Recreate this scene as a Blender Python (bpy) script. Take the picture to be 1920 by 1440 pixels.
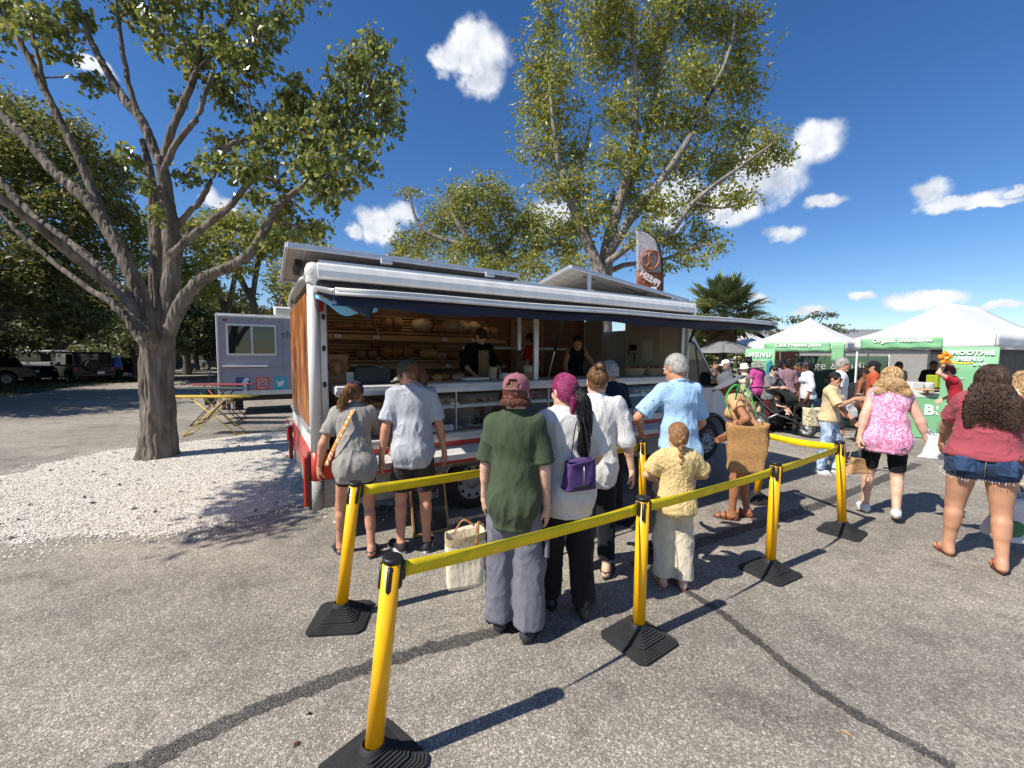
import bpy, bmesh, math, random, numpy as np
from mathutils import Vector, Matrix, Euler
R_ = math.radians
random.seed(7); RNG = np.random.default_rng(7)
for _o in list(bpy.data.objects): bpy.data.objects.remove(_o)
SC = bpy.context.scene
COL = SC.collection

# ---------------------------------------------------------------- camera
EYE = np.array([0, 0, 1.85]); FPX = 790.0
_p = math.atan(54.5/FPX); _r = 0.0072
_F = np.array([0, math.cos(_p), -math.sin(_p)]); _U0 = np.array([0, math.sin(_p), math.cos(_p)]); _R0 = np.array([1., 0, 0])
_R = math.cos(_r)*_R0+math.sin(_r)*_U0; _U = -math.sin(_r)*_R0+math.cos(_r)*_U0
cam = bpy.data.cameras.new('camera'); cam.sensor_width = 36; cam.lens = 36*FPX/1920; cam.clip_end = 3000; cam.clip_start = .05
camo = bpy.data.objects.new('camera', cam); COL.objects.link(camo)
camo.matrix_world = Matrix(((_R[0], _U[0], -_F[0], 0), (_R[1], _U[1], -_F[1], 0), (_R[2], _U[2], -_F[2], 1.85), (0, 0, 0, 1)))
SC.camera = camo
def ray(x, y):
    return _F+(x-960)/FPX*_R+(720-y)/FPX*_U
def G(x, y, z=0.):                       # where a sight line meets the level z
    d = ray(x, y); t = (z-1.85)/d[2]; return EYE+t*d
def AT(x, y, Y):                         # a point at distance Y down the lot
    d = ray(x, y); return EYE+Y/d[1]*d

# ---------------------------------------------------------------- light
SUN_AZ = np.array([-.868, -.497]); SUN_EL = R_(48)
SUNV = Vector((SUN_AZ[0]*math.cos(SUN_EL), SUN_AZ[1]*math.cos(SUN_EL), math.sin(SUN_EL))).normalized()
sl = bpy.data.lights.new('sun', 'SUN'); sl.energy = 5.0; sl.angle = R_(.53); sl.color = (1, .94, .84)
so = bpy.data.objects.new('sun', sl); COL.objects.link(so); so.location = (0, 0, 30)
so.rotation_euler = SUNV.to_track_quat('Z', 'Y').to_euler()
SC.view_settings.view_transform = 'Standard'; SC.view_settings.look = 'None'
SC.view_settings.gamma = 1; SC.view_settings.use_curve_mapping = False
SC.view_settings.exposure = 0.50
SKY_STRENGTH = .085
def build_world():
    w = bpy.data.worlds.new('World'); SC.world = w; w.use_nodes = True
    nt = w.node_tree; N = nt.nodes; L = nt.links; N.clear()
    def n(t, **k):
        x = N.new(t)
        for a, b in k.items(): setattr(x, a, b)
        return x
    def m(op, a, b=None, c=None):
        x = n('ShaderNodeMath', operation=op)
        for i, v in enumerate((a, b, c)):
            if v is None: continue
            if isinstance(v, (int, float)): x.inputs[i].default_value = v
            else: L.new(v, x.inputs[i])
        return x.outputs[0]
    def dot(a, v):
        x = n('ShaderNodeVectorMath', operation='DOT_PRODUCT'); L.new(a, x.inputs[0]); x.inputs[1].default_value = v; return x.outputs['Value']
    out = n('ShaderNodeOutputWorld'); bg = n('ShaderNodeBackground')
    sky = n('ShaderNodeTexSky'); sky.sky_type = 'NISHITA'; sky.sun_disc = False
    sky.sun_elevation = SUN_EL; sky.sun_rotation = math.atan2(SUN_AZ[0], SUN_AZ[1])
    sky.altitude = 0; sky.air_density = 1.0; sky.dust_density = .12; sky.ozone_density = 4.5
    hsv = n('ShaderNodeHueSaturation'); hsv.inputs['Saturation'].default_value = 1.22; hsv.inputs['Value'].default_value = 1.12; hsv.inputs['Hue'].default_value = .507
    L.new(sky.outputs[0], hsv.inputs['Color'])
    tc = n('ShaderNodeTexCoord'); D = tc.outputs['Generated']
    # warp the direction a little so that cloud outlines billow
    nz = n('ShaderNodeTexNoise'); nz.inputs['Scale'].default_value = 13; nz.inputs['Detail'].default_value = 9; nz.inputs['Roughness'].default_value = .58
    L.new(D, nz.inputs['Vector'])
    sh = n('ShaderNodeVectorMath', operation='ADD'); L.new(D, sh.inputs[0]); sh.inputs[1].default_value = tuple(Vector(SUNV)*.028)
    nz2 = n('ShaderNodeTexNoise'); nz2.inputs['Scale'].default_value = 13; nz2.inputs['Detail'].default_value = 6; nz2.inputs['Roughness'].default_value = .58
    L.new(sh.outputs[0], nz2.inputs['Vector'])
    wa = n('ShaderNodeVectorMath', operation='MULTIPLY_ADD'); L.new(nz.outputs['Color'], wa.inputs[0]); wa.inputs[1].default_value = (.06, .06, .06); 
    mi = n('ShaderNodeVectorMath', operation='SUBTRACT'); L.new(D, mi.inputs[0]); mi.inputs[1].default_value = (.03, .03, .03)
    L.new(mi.outputs[0], wa.inputs[2])
    Dw = wa.outputs[0]
    clouds = [(885, 95, 84, 56), (905, 150, 52, 40), (840, 105, 44, 32), (1520, 262, 62, 52), (1440, 330, 80, 58), (1370, 385, 64, 42), (1270, 370, 70, 50), (708, 420, 52, 44), (660, 430, 24, 20), (412, 385, 38, 26), (1790, 374, 76, 20), (1735, 358, 46, 30), (1850, 378, 50, 10), (1545, 380, 42, 18),
              (1470, 437, 44, 20), (1745, 560, 62, 18), (1715, 572, 30, 10), (1620, 559, 24, 10), (1412, 556, 36, 15), (1520, 586, 34, 12), (1890, 572, 34, 9), (1905, 355, 24, 8), (1030, 405, 60, 40), (745, 400, 44, 30),
              (170, 130, 40, 18), (2250, 420, 150, 40), (2400, 600, 160, 40), (-400, 420, 150, 50), (-700, 560, 160, 40), (400, -500, 160, 80), (1700, -420, 190, 80)]
    acc = None; dn = n('ShaderNodeVectorMath', operation='NORMALIZE'); L.new(Dw, dn.inputs[0]); Dn = dn.outputs[0]
    dirs = []
    for (x, y, rx, ry) in clouds:
        c = ray(x, y); k = np.linalg.norm(c); c = c/k; dirs.append((c, rx/(FPX*k), ry/(FPX*k)))
    for az, el, ra, rb in ((150, 22, .16, .06), (195, 30, .2, .08), (250, 20, .15, .06), (215, 12, .2, .05), (120, 14, .2, .05), (285, 40, .14, .08)):
        dirs.append((np.array([math.sin(R_(az))*math.cos(R_(el)), math.cos(R_(az))*math.cos(R_(el)), math.sin(R_(el))]), ra, rb))
    for (c, ra, rb) in dirs:
        e = np.cross(c, [0, 0, 1.]); e /= np.linalg.norm(e); u = np.cross(e, c)
        a = dot(Dn, tuple(e/ra)); b = dot(Dn, tuple(u/rb)); f = dot(Dn, tuple(c))
        q = m('ADD', m('MULTIPLY', a, a), m('MULTIPLY', b, b))
        q = m('SUBTRACT', 1., m('SQRT', q))
        q = m('SUBTRACT', q, m('MULTIPLY', m('LESS_THAN', f, 0.), 50.))
        acc = q if acc is None else m('MAXIMUM', acc, q)
    acc = m('MAXIMUM', acc, -1.5)
    dens = m('ADD', acc, m('MULTIPLY', m('SUBTRACT', nz.outputs[0], .5), 1.7))
    dens2 = m('ADD', acc, m('MULTIPLY', m('SUBTRACT', nz2.outputs[0], .5), 1.7))
    mr = n('ShaderNodeMapRange', interpolation_type='SMOOTHSTEP'); L.new(dens, mr.inputs[0]); mr.inputs[1].default_value = .0; mr.inputs[2].default_value = .5
    # sunlit sides are brighter than the sides that look away from the sun
    lit = m('SUBTRACT', dens, dens2)
    lr = n('ShaderNodeMapRange'); L.new(lit, lr.inputs[0]); lr.inputs[1].default_value = -.35; lr.inputs[2].default_value = .3; lr.inputs[3].default_value = 0; lr.inputs[4].default_value = 1
    cr = n('ShaderNodeMix', data_type='RGBA'); L.new(lr.outputs[0], cr.inputs[0])
    k = .078/SKY_STRENGTH*1.
    cr.inputs[6].default_value = (4.6*k, 5.2*k, 6.3*k, 1); cr.inputs[7].default_value = (10.5*k, 10.6*k, 10.8*k, 1)
    mx = n('ShaderNodeMix', data_type='RGBA'); L.new(m('MULTIPLY', mr.outputs[0], .96), mx.inputs[0]); L.new(hsv.outputs[0], mx.inputs[6]); L.new(cr.outputs[2], mx.inputs[7])
    L.new(mx.outputs[2], bg.inputs['Color']); bg.inputs['Strength'].default_value = SKY_STRENGTH
    L.new(bg.outputs[0], out.inputs[0])
build_world()

# ---------------------------------------------------------------- naming
def tag(o, label=None, cat=None, group=None, kind=None):
    if label: o['label'] = label
    if cat: o['category'] = cat
    if group: o['group'] = group
    if kind: o['kind'] = kind
    return o
def empty(name, loc=(0, 0, 0), rz=0., label=None, cat=None, group=None):
    o = bpy.data.objects.new(name, None); COL.objects.link(o); o.location = Vector(loc); o.rotation_euler = (0, 0, rz); o.empty_display_size = .1
    return tag(o, label, cat, group)
def kids(o): return [c for c in bpy.data.objects if c.parent == o]
def copy_tree(o, parent=None, loc=None, rz=None, label=None):
    c = o.copy(); COL.objects.link(c)
    if parent: c.parent = parent
    if loc is not None: c.location = Vector(loc)
    if rz is not None: c.rotation_euler = (0, 0, rz)
    if label: c['label'] = label
    for k in kids(o): copy_tree(k, c)
    return c

# ---------------------------------------------------------------- materials
def hx(s, f=1.):
    s = s.lstrip('#'); v = [int(s[i:i+2], 16)/255 for i in (0, 2, 4)]
    return tuple(f*((x/12.92) if x <= .04045 else ((x+.055)/1.055)**2.4) for x in v)
MATS = {}
def mat(name, col, rough=.6, metal=0., var=0., vscale=4., bump=0., bscale=60., stretch=(1, 1, 1), spec=.5, col2=None, coat=0., sub=0., trans=0., emit=None, alpha=None, bdetail=4., thin=0.):
    if name in MATS: return MATS[name]
    mt = bpy.data.materials.new(name); MATS[name] = mt; mt.use_nodes = True; nt = mt.node_tree; N = nt.nodes; L = nt.links
    b = N['Principled BSDF']; col = tuple(col)[:3]
    b.inputs['Base Color'].default_value = (*col, 1); b.inputs['Roughness'].default_value = rough; b.inputs['Metallic'].default_value = metal
    b.inputs['Specular IOR Level'].default_value = spec; b.inputs['Coat Weight'].default_value = coat
    if trans: b.inputs['Transmission Weight'].default_value = trans
    if alpha is not None: b.inputs['Alpha'].default_value = alpha
    if sub: b.inputs['Subsurface Weight'].default_value = sub; b.inputs['Subsurface Radius'].default_value = (.01, .004, .002)
    if emit: b.inputs['Emission Color'].default_value = (*emit[:3], 1); b.inputs['Emission Strength'].default_value = emit[3]
    tc = N.new('ShaderNodeTexCoord'); mp = N.new('ShaderNodeMapping'); mp.inputs['Scale'].default_value = stretch; L.new(tc.outputs['Object'], mp.inputs['Vector'])
    if var or col2:
        nz = N.new('ShaderNodeTexNoise'); nz.inputs['Scale'].default_value = vscale; nz.inputs['Detail'].default_value = 5; L.new(mp.outputs[0], nz.inputs['Vector'])
        cr = N.new('ShaderNodeValToRGB'); L.new(nz.outputs[0], cr.inputs[0])
        c2 = col2 if col2 else tuple(x*(1+var) for x in col); c1 = col if col2 else tuple(x*(1-var) for x in col)
        cr.color_ramp.elements[0].position = .3; cr.color_ramp.elements[0].color = (*c1, 1); cr.color_ramp.elements[1].position = .7; cr.color_ramp.elements[1].color = (*c2, 1)
        L.new(cr.outputs[0], b.inputs['Base Color'])
    if bump:
        n2 = N.new('ShaderNodeTexNoise'); n2.inputs['Scale'].default_value = bscale; n2.inputs['Detail'].default_value = bdetail; L.new(mp.outputs[0], n2.inputs['Vector'])
        bp = N.new('ShaderNodeBump'); bp.inputs['Strength'].default_value = bump; bp.inputs['Distance'].default_value = .02; L.new(n2.outputs[0], bp.inputs['Height']); L.new(bp.outputs[0], b.inputs['Normal'])
    if thin:
        tr = N.new('ShaderNodeBsdfTranslucent'); tr.inputs[0].default_value = (*col, 1); ms = N.new('ShaderNodeMixShader'); ms.inputs[0].default_value = thin
        L.new(b.outputs[0], ms.inputs[1]); L.new(tr.outputs[0], ms.inputs[2]); L.new(ms.outputs[0], N['Material Output'].inputs[0])
        if var or col2: L.new(cr.outputs[0], tr.inputs[0])
    return mt
def cloth(name, col, var=.06, bump=.5, bscale=26, stretch=(1, 1, .45), rough=.85, weave=True):
    """woven fabric: broad creases plus a fine weave"""
    if name in MATS: return MATS[name]
    mt = mat(name, col, rough, var=var, vscale=30, bump=bump, bscale=bscale, stretch=stretch, spec=.15, bdetail=3)
    nt = mt.node_tree; N = nt.nodes; L = nt.links; b = N['Principled BSDF']
    b.inputs['Sheen Weight'].default_value = .06; b.inputs['Sheen Roughness'].default_value = .6
    return mt
def glass_mat(name, tint=(.9, .95, .95), rough=.0, dark=.0, refl=.12):
    """sheet glass: clear with a Fresnel reflection"""
    if name in MATS: return MATS[name]
    mt = bpy.data.materials.new(name); MATS[name] = mt; mt.use_nodes = True; nt = mt.node_tree; N = nt.nodes; L = nt.links; N.clear()
    o = N.new('ShaderNodeOutputMaterial'); t = N.new('ShaderNodeBsdfTransparent'); t.inputs[0].default_value = (*[x*(1-dark) for x in tint], 1)
    g = N.new('ShaderNodeBsdfGlossy'); g.inputs['Roughness'].default_value = rough; g.inputs[0].default_value = (.95, .97, 1, 1)
    f = N.new('ShaderNodeLayerWeight'); f.inputs[0].default_value = .18; ad = N.new('ShaderNodeMath'); ad.operation = 'MULTIPLY_ADD'; L.new(f.outputs[0], ad.inputs[0]); ad.inputs[1].default_value = 1.; ad.inputs[2].default_value = refl-.05
    x = N.new('ShaderNodeMixShader'); L.new(ad.outputs[0], x.inputs[0]); L.new(t.outputs[0], x.inputs[1]); L.new(g.outputs[0], x.inputs[2]); L.new(x.outputs[0], o.inputs[0])
    return mt
WHITE = lambda: mat('white_paint', (.70, .70, .69), .38, col2=(.58, .565, .53), vscale=5, stretch=(1.5, 1.5, .3), bump=.03, bscale=70)

# ---------------------------------------------------------------- mesh builder
def np_mesh(name, V, F, mats, parent=None, smooth=True, fm=None, loc=None):
    """V (n,3) floats, F list of (m,k) int arrays"""
    me = bpy.data.meshes.new(name); V = np.asarray(V, np.float32); Fs = F if isinstance(F, list) else [F]
    Fs = [np.asarray(f, np.int32) for f in Fs if len(f)]
    me.vertices.add(len(V)); me.vertices.foreach_set('co', V.ravel())
    nl = sum(f.size for f in Fs); npoly = sum(len(f) for f in Fs)
    me.loops.add(nl); me.polygons.add(npoly)
    me.loops.foreach_set('vertex_index', np.concatenate([f.ravel() for f in Fs]))
    tot = np.concatenate([np.full(len(f), f.shape[1], np.int32) for f in Fs]); st = np.concatenate([[0], np.cumsum(tot)[:-1]]).astype(np.int32)
    me.polygons.foreach_set('loop_start', st)
    try: me.polygons.foreach_set('loop_total', tot)
    except Exception: pass
    if fm is not None: me.polygons.foreach_set('material_index', np.asarray(fm, np.int32))
    me.polygons.foreach_set('use_smooth', np.full(npoly, bool(smooth)))
    me.update(calc_edges=True); me.validate()
    for m_ in (mats if isinstance(mats, (list, tuple)) else [mats]): me.materials.append(m_)
    o = bpy.data.objects.new(name, me); COL.objects.link(o)
    if parent is not None: o.parent = parent
    if loc is not None: o.location = Vector(loc)
    return o
class MB:
    def __init__(s): s.v = []; s.f = []; s.m = []; s.sm = []
    def add(s, V, F, mi=0, sm=False):
        k = len(s.v); s.v += [tuple(map(float, p)) for p in V]
        for f in F: s.f.append(tuple(i+k for i in f)); s.m.append(mi); s.sm.append(sm)
        return s
    def box(s, c, d, mi=0, rot=None, b=0.):
        """box of size d about c; b cuts its edges"""
        hx_, hy, hz = [q/2 for q in d]; V = []; F = []
        if b <= 0:
            V = [(x*hx_, y*hy, z*hz) for x in (-1, 1) for y in (-1, 1) for z in (-1, 1)]
            F = [(0, 1, 3, 2), (4, 6, 7, 5), (0, 4, 5, 1), (2, 3, 7, 6), (0, 2, 6, 4), (1, 5, 7, 3)]
        else:
            b = min(b, hx_*.95, hy*.95, hz*.95); id_ = {}
            for x in (-1, 1):
                for y in (-1, 1):
                    for z in (-1, 1):
                        for a in range(3):
                            p = [x*(hx_-b), y*(hy-b), z*(hz-b)]; q = (x*hx_, y*hy, z*hz); p[a] = q[a]; id_[(x, y, z, a)] = len(V); V.append(tuple(p))
            for a in range(3):
                u, w = [(1, 2), (2, 0), (0, 1)][a]
                for sg in (-1, 1):
                    q = []
                    for (pu, pw) in ((-1, -1), (1, -1), (1, 1), (-1, 1)):
                        k = [0, 0, 0]; k[a] = sg; k[u] = pu; k[w] = pw; q.append(id_[(*k, a)])
                    F.append(tuple(q if sg > 0 else q[::-1]))
                for pu in (-1, 1):
                    for pw in (-1, 1):
                        k1 = [0, 0, 0]; k1[u] = pu; k1[w] = pw; k2 = list(k1); k1[a] = -1; k2[a] = 1
                        q = (id_[(*k1, u)], id_[(*k2, u)], id_[(*k2, w)], id_[(*k1, w)])
                        F.append(q if pu*pw < 0 else q[::-1])
            for x in (-1, 1):
                for y in (-1, 1):
                    for z in (-1, 1):
                        q = tuple(id_[(x, y, z, a)] for a in range(3)); F.append(q if x*y*z > 0 else q[::-1])
        M = rot.to_matrix() if isinstance(rot, Euler) else rot
        P = [Vector(p) for p in V]
        if M is not None: P = [M @ p for p in P]
        c = Vector(c)
        return s.add([p+c for p in P], F, mi)
    def tube(s, pts, rad, n=8, mi=0, cap=True, sm=True, flat=None):
        """pipe along pts; rad a number or one per point; flat scales across one axis"""
        P = [Vector(p) for p in pts]
        if isinstance(rad, (int, float)): rad = [rad]*len(P)
        V = []; up = None
        for i, p in enumerate(P):
            t = (P[min(i+1, len(P)-1)]-P[max(i-1, 0)]).normalized()
            if up is None: up = t.orthogonal().normalized() if abs(t.z) > .95 else Vector((0, 0, 1)).cross(t).normalized()
            e = (up-t*up.dot(t)).normalized(); up = e; g = t.cross(e)
            for k in range(n):
                a = 2*math.pi*k/n; V.append(p+e*math.cos(a)*rad[i]+g*math.sin(a)*rad[i]*(flat or 1))
        F = [(i*n+k, i*n+(k+1) % n, (i+1)*n+(k+1) % n, (i+1)*n+k) for i in range(len(P)-1) for k in range(n)]
        s.add(V, F, mi, sm)
        if cap:
            k0 = len(s.v)-len(V); s.f.append(tuple(k0+k for k in range(n))[::-1]); s.f.append(tuple(k0+(len(P)-1)*n+k for k in range(n))); s.m += [mi]*2; s.sm += [False]*2
        return s
    def lathe(s, prof, n=24, mi=0, c=(0, 0, 0), M=None, sm=True, a0=0., a1=None):
        """turn (r, z) points about z"""
        full = a1 is None; a1 = 2*math.pi if full else a1; k = n if full else n+1; V = []
        for (r, z) in prof:
            for i in range(k):
                a = a0+(a1-a0)*i/n; V.append(Vector((r*math.cos(a), r*math.sin(a), z)))
        F = [(j*k+i, j*k+(i+1) % k, (j+1)*k+(i+1) % k, (j+1)*k+i) for j in range(len(prof)-1) for i in range(n)]
        if M is not None: V = [M @ v for v in V]
        c = Vector(c); return s.add([v+c for v in V], F, mi, sm)
    def prism(s, poly, a, b, axis=1, mi=0, M=None, c=(0, 0, 0)):
        """extrude a 2-D outline (the two remaining axes) from a to b along axis"""
        n = len(poly); V = []
        for t in (a, b):
            for p in poly:
                q = [0, 0, 0]; o = [i for i in range(3) if i != axis]; q[o[0]] = p[0]; q[o[1]] = p[1]; q[axis] = t; V.append(Vector(q))
        if M is not None: V = [M @ v for v in V]
        c = Vector(c); V = [v+c for v in V]
        F = [tuple(range(n)), tuple(range(2*n-1, n-1, -1))]+[((i+1) % n, i, n+i, n+(i+1) % n) for i in range(n)]
        return s.add(V, F, mi)
    def ball(s, c, r, n=12, m=8, mi=0, M=None, sm=True):
        r = (r, r, r) if isinstance(r, (int, float)) else r
        V = []
        for j in range(m+1):
            t = math.pi*j/m
            for i in range(n): V.append(Vector((r[0]*math.sin(t)*math.cos(2*math.pi*i/n), r[1]*math.sin(t)*math.sin(2*math.pi*i/n), -r[2]*math.cos(t))))
        if M is not None: V = [M @ v for v in V]
        c = Vector(c); F = [(j*n+i, j*n+(i+1) % n, (j+1)*n+(i+1) % n, (j+1)*n+i) for j in range(m) for i in range(n)]
        return s.add([v+c for v in V], F, mi, sm)
    def sheet(s, fn, nu, nv, mi=0, sm=True):
        V = [fn(i/nu, j/nv) for j in range(nv+1) for i in range(nu+1)]
        F = [(j*(nu+1)+i, j*(nu+1)+i+1, (j+1)*(nu+1)+i+1, (j+1)*(nu+1)+i) for j in range(nv) for i in range(nu)]
        return s.add(V, F, mi, sm)
    def build(s, name, mats, parent=None, loc=None, rot=None):
        me = bpy.data.meshes.new(name); me.from_pydata(s.v, [], s.f)
        for m_ in (mats if isinstance(mats, (list, tuple)) else [mats]): me.materials.append(m_)
        me.polygons.foreach_set('material_index', s.m); me.polygons.foreach_set('use_smooth', s.sm)
        bm = bmesh.new(); bm.from_mesh(me); bmesh.ops.remove_doubles(bm, verts=bm.verts, dist=1e-5); bmesh.ops.recalc_face_normals(bm, faces=bm.faces)
        bm.to_mesh(me); bm.free(); me.update()
        o = bpy.data.objects.new(name, me); COL.objects.link(o)
        if parent is not None: o.parent = parent
        if loc is not None: o.location = Vector(loc)
        if rot is not None: o.rotation_euler = rot
        return o
def lettering(txt, size, mt, parent=None, loc=(0, 0, 0), rot=(0, 0, 0), depth=.002, bold=0., align='CENTER', name='lettering', sx=1., space=1., mirror=False):
    cu = bpy.data.curves.new('t', 'FONT'); cu.body = txt; cu.size = size; cu.extrude = depth; cu.offset = bold; cu.align_x = align; cu.align_y = 'CENTER'; cu.space_character = space
    cu.resolution_u = 3
    to = bpy.data.objects.new('t', cu); COL.objects.link(to)
    dg = bpy.context.evaluated_depsgraph_get(); me = bpy.data.meshes.new_from_object(to.evaluated_get(dg)); bpy.data.objects.remove(to)
    me.name = name; me.materials.clear(); me.materials.append(mt)
    if mirror: sx = -sx
    if sx != 1: me.transform(Matrix.Diagonal((sx, 1, 1, 1)))
    if mirror: me.flip_normals()
    o = bpy.data.objects.new(name, me); COL.objects.link(o)
    if parent is not None: o.parent = parent
    if len(txt) > 1: o['kind'] = 'stuff'
    o.location = Vector(loc); o.rotation_euler = rot
    return o
def catmull(P, n=6):
    P = [np.asarray(p, float) for p in P]; out = []
    Q = [2*P[0]-P[1]]+P+[2*P[-1]-P[-2]]
    for i in range(1, len(Q)-2):
        for k in range(n):
            t = k/n; a, b, c, d = Q[i-1:i+3]
            out.append(.5*((2*b)+(-a+c)*t+(2*a-5*b+4*c-d)*t*t+(-a+3*b-3*c+d)*t**3))
    out.append(P[-1]); return out
# value noise on point arrays
_NT = np.random.default_rng(3).random((32, 32, 32)).astype(np.float32)
def vnoise(P, sc=1.):
    q = P*sc; i = np.floor(q).astype(int); f = q-i; f = f*f*(3-2*f); i &= 31; j = (i+1) & 31
    x0, y0, z0 = i[:, 0], i[:, 1], i[:, 2]; x1, y1, z1 = j[:, 0], j[:, 1], j[:, 2]; fx, fy, fz = f[:, 0], f[:, 1], f[:, 2]
    a = _NT[x0, y0, z0]*(1-fx)+_NT[x1, y0, z0]*fx; b = _NT[x0, y1, z0]*(1-fx)+_NT[x1, y1, z0]*fx
    c = _NT[x0, y0, z1]*(1-fx)+_NT[x1, y0, z1]*fx; d = _NT[x0, y1, z1]*(1-fx)+_NT[x1, y1, z1]*fx
    return (a*(1-fy)+b*fy)*(1-fz)+(c*(1-fy)+d*fy)*fz
def fbm(P, sc=1., o=3):
    r = 0; a = .5
    for k in range(o): r = r+a*vnoise(P+k*7.3, sc*2**k); a *= .5
    return r/(1-.5**o)
# ================================================================ people: signed-distance bodies and garments
class Field:
    def __init__(s, lo, hi, h):
        s.h = h; s.lo = np.asarray(lo, float); s.n = np.ceil((np.asarray(hi, float)-s.lo)/h).astype(int)+2
        s.ax = [(s.lo[i]+h*np.arange(s.n[i])).astype(np.float32) for i in range(3)]; s.D = np.full(s.n, .12, np.float32)
    def _win(s, lo, hi):
        a = np.clip(np.floor((lo-s.lo)/s.h).astype(int), 0, s.n); b = np.clip(np.ceil((hi-s.lo)/s.h).astype(int)+1, 0, s.n)
        if np.any(b <= a): return None
        sl = tuple(slice(a[i], b[i]) for i in range(3))
        return sl, s.ax[0][sl[0]][:, None, None], s.ax[1][sl[1]][None, :, None], s.ax[2][sl[2]][None, None, :]
    def _put(s, sl, d, k, sub):
        D = s.D[sl]
        if sub: s.D[sl] = np.maximum(D, -d)
        else:
            hh = np.clip(.5+.5*(D-d)/k, 0, 1); s.D[sl] = D+(d-D)*hh-k*hh*(1-hh)
    def cap(s, a, b, ra, rb=None, k=.02, fl=None, cut=None, sub=False):
        a = np.asarray(a, float); b = np.asarray(b, float); rb = ra if rb is None else rb
        pad = max(ra, rb)+k+2*s.h; w = s._win(np.minimum(a, b)-pad, np.maximum(a, b)+pad)
        if w is None: return s
        sl, X, Y, Z = w; dx, dy, dz = X-a[0], Y-a[1], Z-a[2]; ab = b-a
        if fl is not None:
            n, f = np.asarray(fl[0], float), fl[1]; g = 1/f-1; dn = (dx*n[0]+dy*n[1]+dz*n[2])*g
            dx, dy, dz = dx+n[0]*dn, dy+n[1]*dn, dz+n[2]*dn; ab = ab+n*(ab@n)*g
        t = np.clip((dx*ab[0]+dy*ab[1]+dz*ab[2])/max(ab@ab, 1e-9), 0, 1)
        d = np.sqrt((dx-t*ab[0])**2+(dy-t*ab[1])**2+(dz-t*ab[2])**2)-(ra+(rb-ra)*t)
        if cut is not None:
            for (p0, n) in (cut if isinstance(cut, list) else [cut]):
                d = np.maximum(d, (X-p0[0])*n[0]+(Y-p0[1])*n[1]+(Z-p0[2])*n[2])
        s._put(sl, d.astype(np.float32), k, sub); return s
    def ell(s, c, r, M=None, k=.02, sub=False, cut=None):
        c = np.asarray(c, float); r = np.asarray(r, float); M = np.eye(3) if M is None else np.asarray(M); pad = r.max()+k+2*s.h
        w = s._win(c-pad, c+pad)
        if w is None: return s
        sl, X, Y, Z = w; dx, dy, dz = X-c[0], Y-c[1], Z-c[2]
        q = [(dx*M[i, 0]+dy*M[i, 1]+dz*M[i, 2])/r[i] for i in range(3)]
        k0 = np.sqrt(q[0]**2+q[1]**2+q[2]**2)+1e-6; k1 = np.sqrt((q[0]/r[0])**2+(q[1]/r[1])**2+(q[2]/r[2])**2)+1e-6
        d = k0*(k0-1)/k1
        if cut is not None:
            for (p0, n) in (cut if isinstance(cut, list) else [cut]):
                d = np.maximum(d, (X-p0[0])*n[0]+(Y-p0[1])*n[1]+(Z-p0[2])*n[2])
        s._put(sl, d.astype(np.float32), k, sub); return s
    def plane(s, p0, n):
        X, Y, Z = s.ax[0][:, None, None], s.ax[1][None, :, None], s.ax[2][None, None, :]
        s.D = np.maximum(s.D, ((X-p0[0])*n[0]+(Y-p0[1])*n[1]+(Z-p0[2])*n[2]).astype(np.float32)); return s
    def mesh(s):
        """surface nets"""
        D = s.D; ins = D < 0; nx, ny, nz = D.shape
        if not ins.any(): return np.zeros((0, 3)), np.zeros((0, 4), int)
        cnt = np.zeros((nx-1, ny-1, nz-1), np.uint8); off = [(i, j, k) for i in (0, 1) for j in (0, 1) for k in (0, 1)]
        for (i, j, k) in off: cnt += ins[i:nx-1+i, j:ny-1+j, k:nz-1+k]
        act = (cnt > 0) & (cnt < 8); I = np.argwhere(act); idx = np.full(act.shape, -1, np.int64); idx[act] = np.arange(len(I))
        vals = {o: D[I[:, 0]+o[0], I[:, 1]+o[1], I[:, 2]+o[2]] for o in off}
        acc = np.zeros((len(I), 3), np.float32); c = np.zeros(len(I), np.float32)
        for a in off:
            for ax in range(3):
                if a[ax] == 0:
                    b = list(a); b[ax] = 1; va, vb = vals[a], vals[tuple(b)]; x = (va < 0) != (vb < 0)
                    t = np.where(x, va/np.where(x, va-vb, 1), 0); p = np.tile(np.array(a, np.float32), (len(I), 1)); p[:, ax] += t
                    acc += p*x[:, None]; c += x
        V = s.lo+s.h*(I+acc/c[:, None]); Fs = []
        for ax in range(3):
            u, w = [(1, 2), (2, 0), (0, 1)][ax]
            sa = [slice(None)]*3; sb = [slice(None)]*3; sa[ax] = slice(0, D.shape[ax]-1); sb[ax] = slice(1, D.shape[ax])
            A, B = ins[tuple(sa)], ins[tuple(sb)]; E = np.argwhere(A != B); E = E[(E[:, u] > 0) & (E[:, w] > 0) & (E[:, u] < D.shape[u]-1) & (E[:, w] < D.shape[w]-1)]
            sg = A[E[:, 0], E[:, 1], E[:, 2]]; q = []
            for (du, dw) in ((1, 1), (0, 1), (0, 0), (1, 0)):
                e = E.copy(); e[:, u] -= du; e[:, w] -= dw; q.append(idx[e[:, 0], e[:, 1], e[:, 2]])
            q = np.stack(q, 1); q[~sg] = q[~sg][:, ::-1]; Fs.append(q)
        return V, np.concatenate(Fs)
def vnormals(V, F):
    n = np.cross(V[F[:, 2]]-V[F[:, 0]], V[F[:, 3]]-V[F[:, 1]]); N = np.zeros_like(V)
    for k in range(4): np.add.at(N, F[:, k], n)
    return N/(np.linalg.norm(N, axis=1, keepdims=True)+1e-9)
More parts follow.
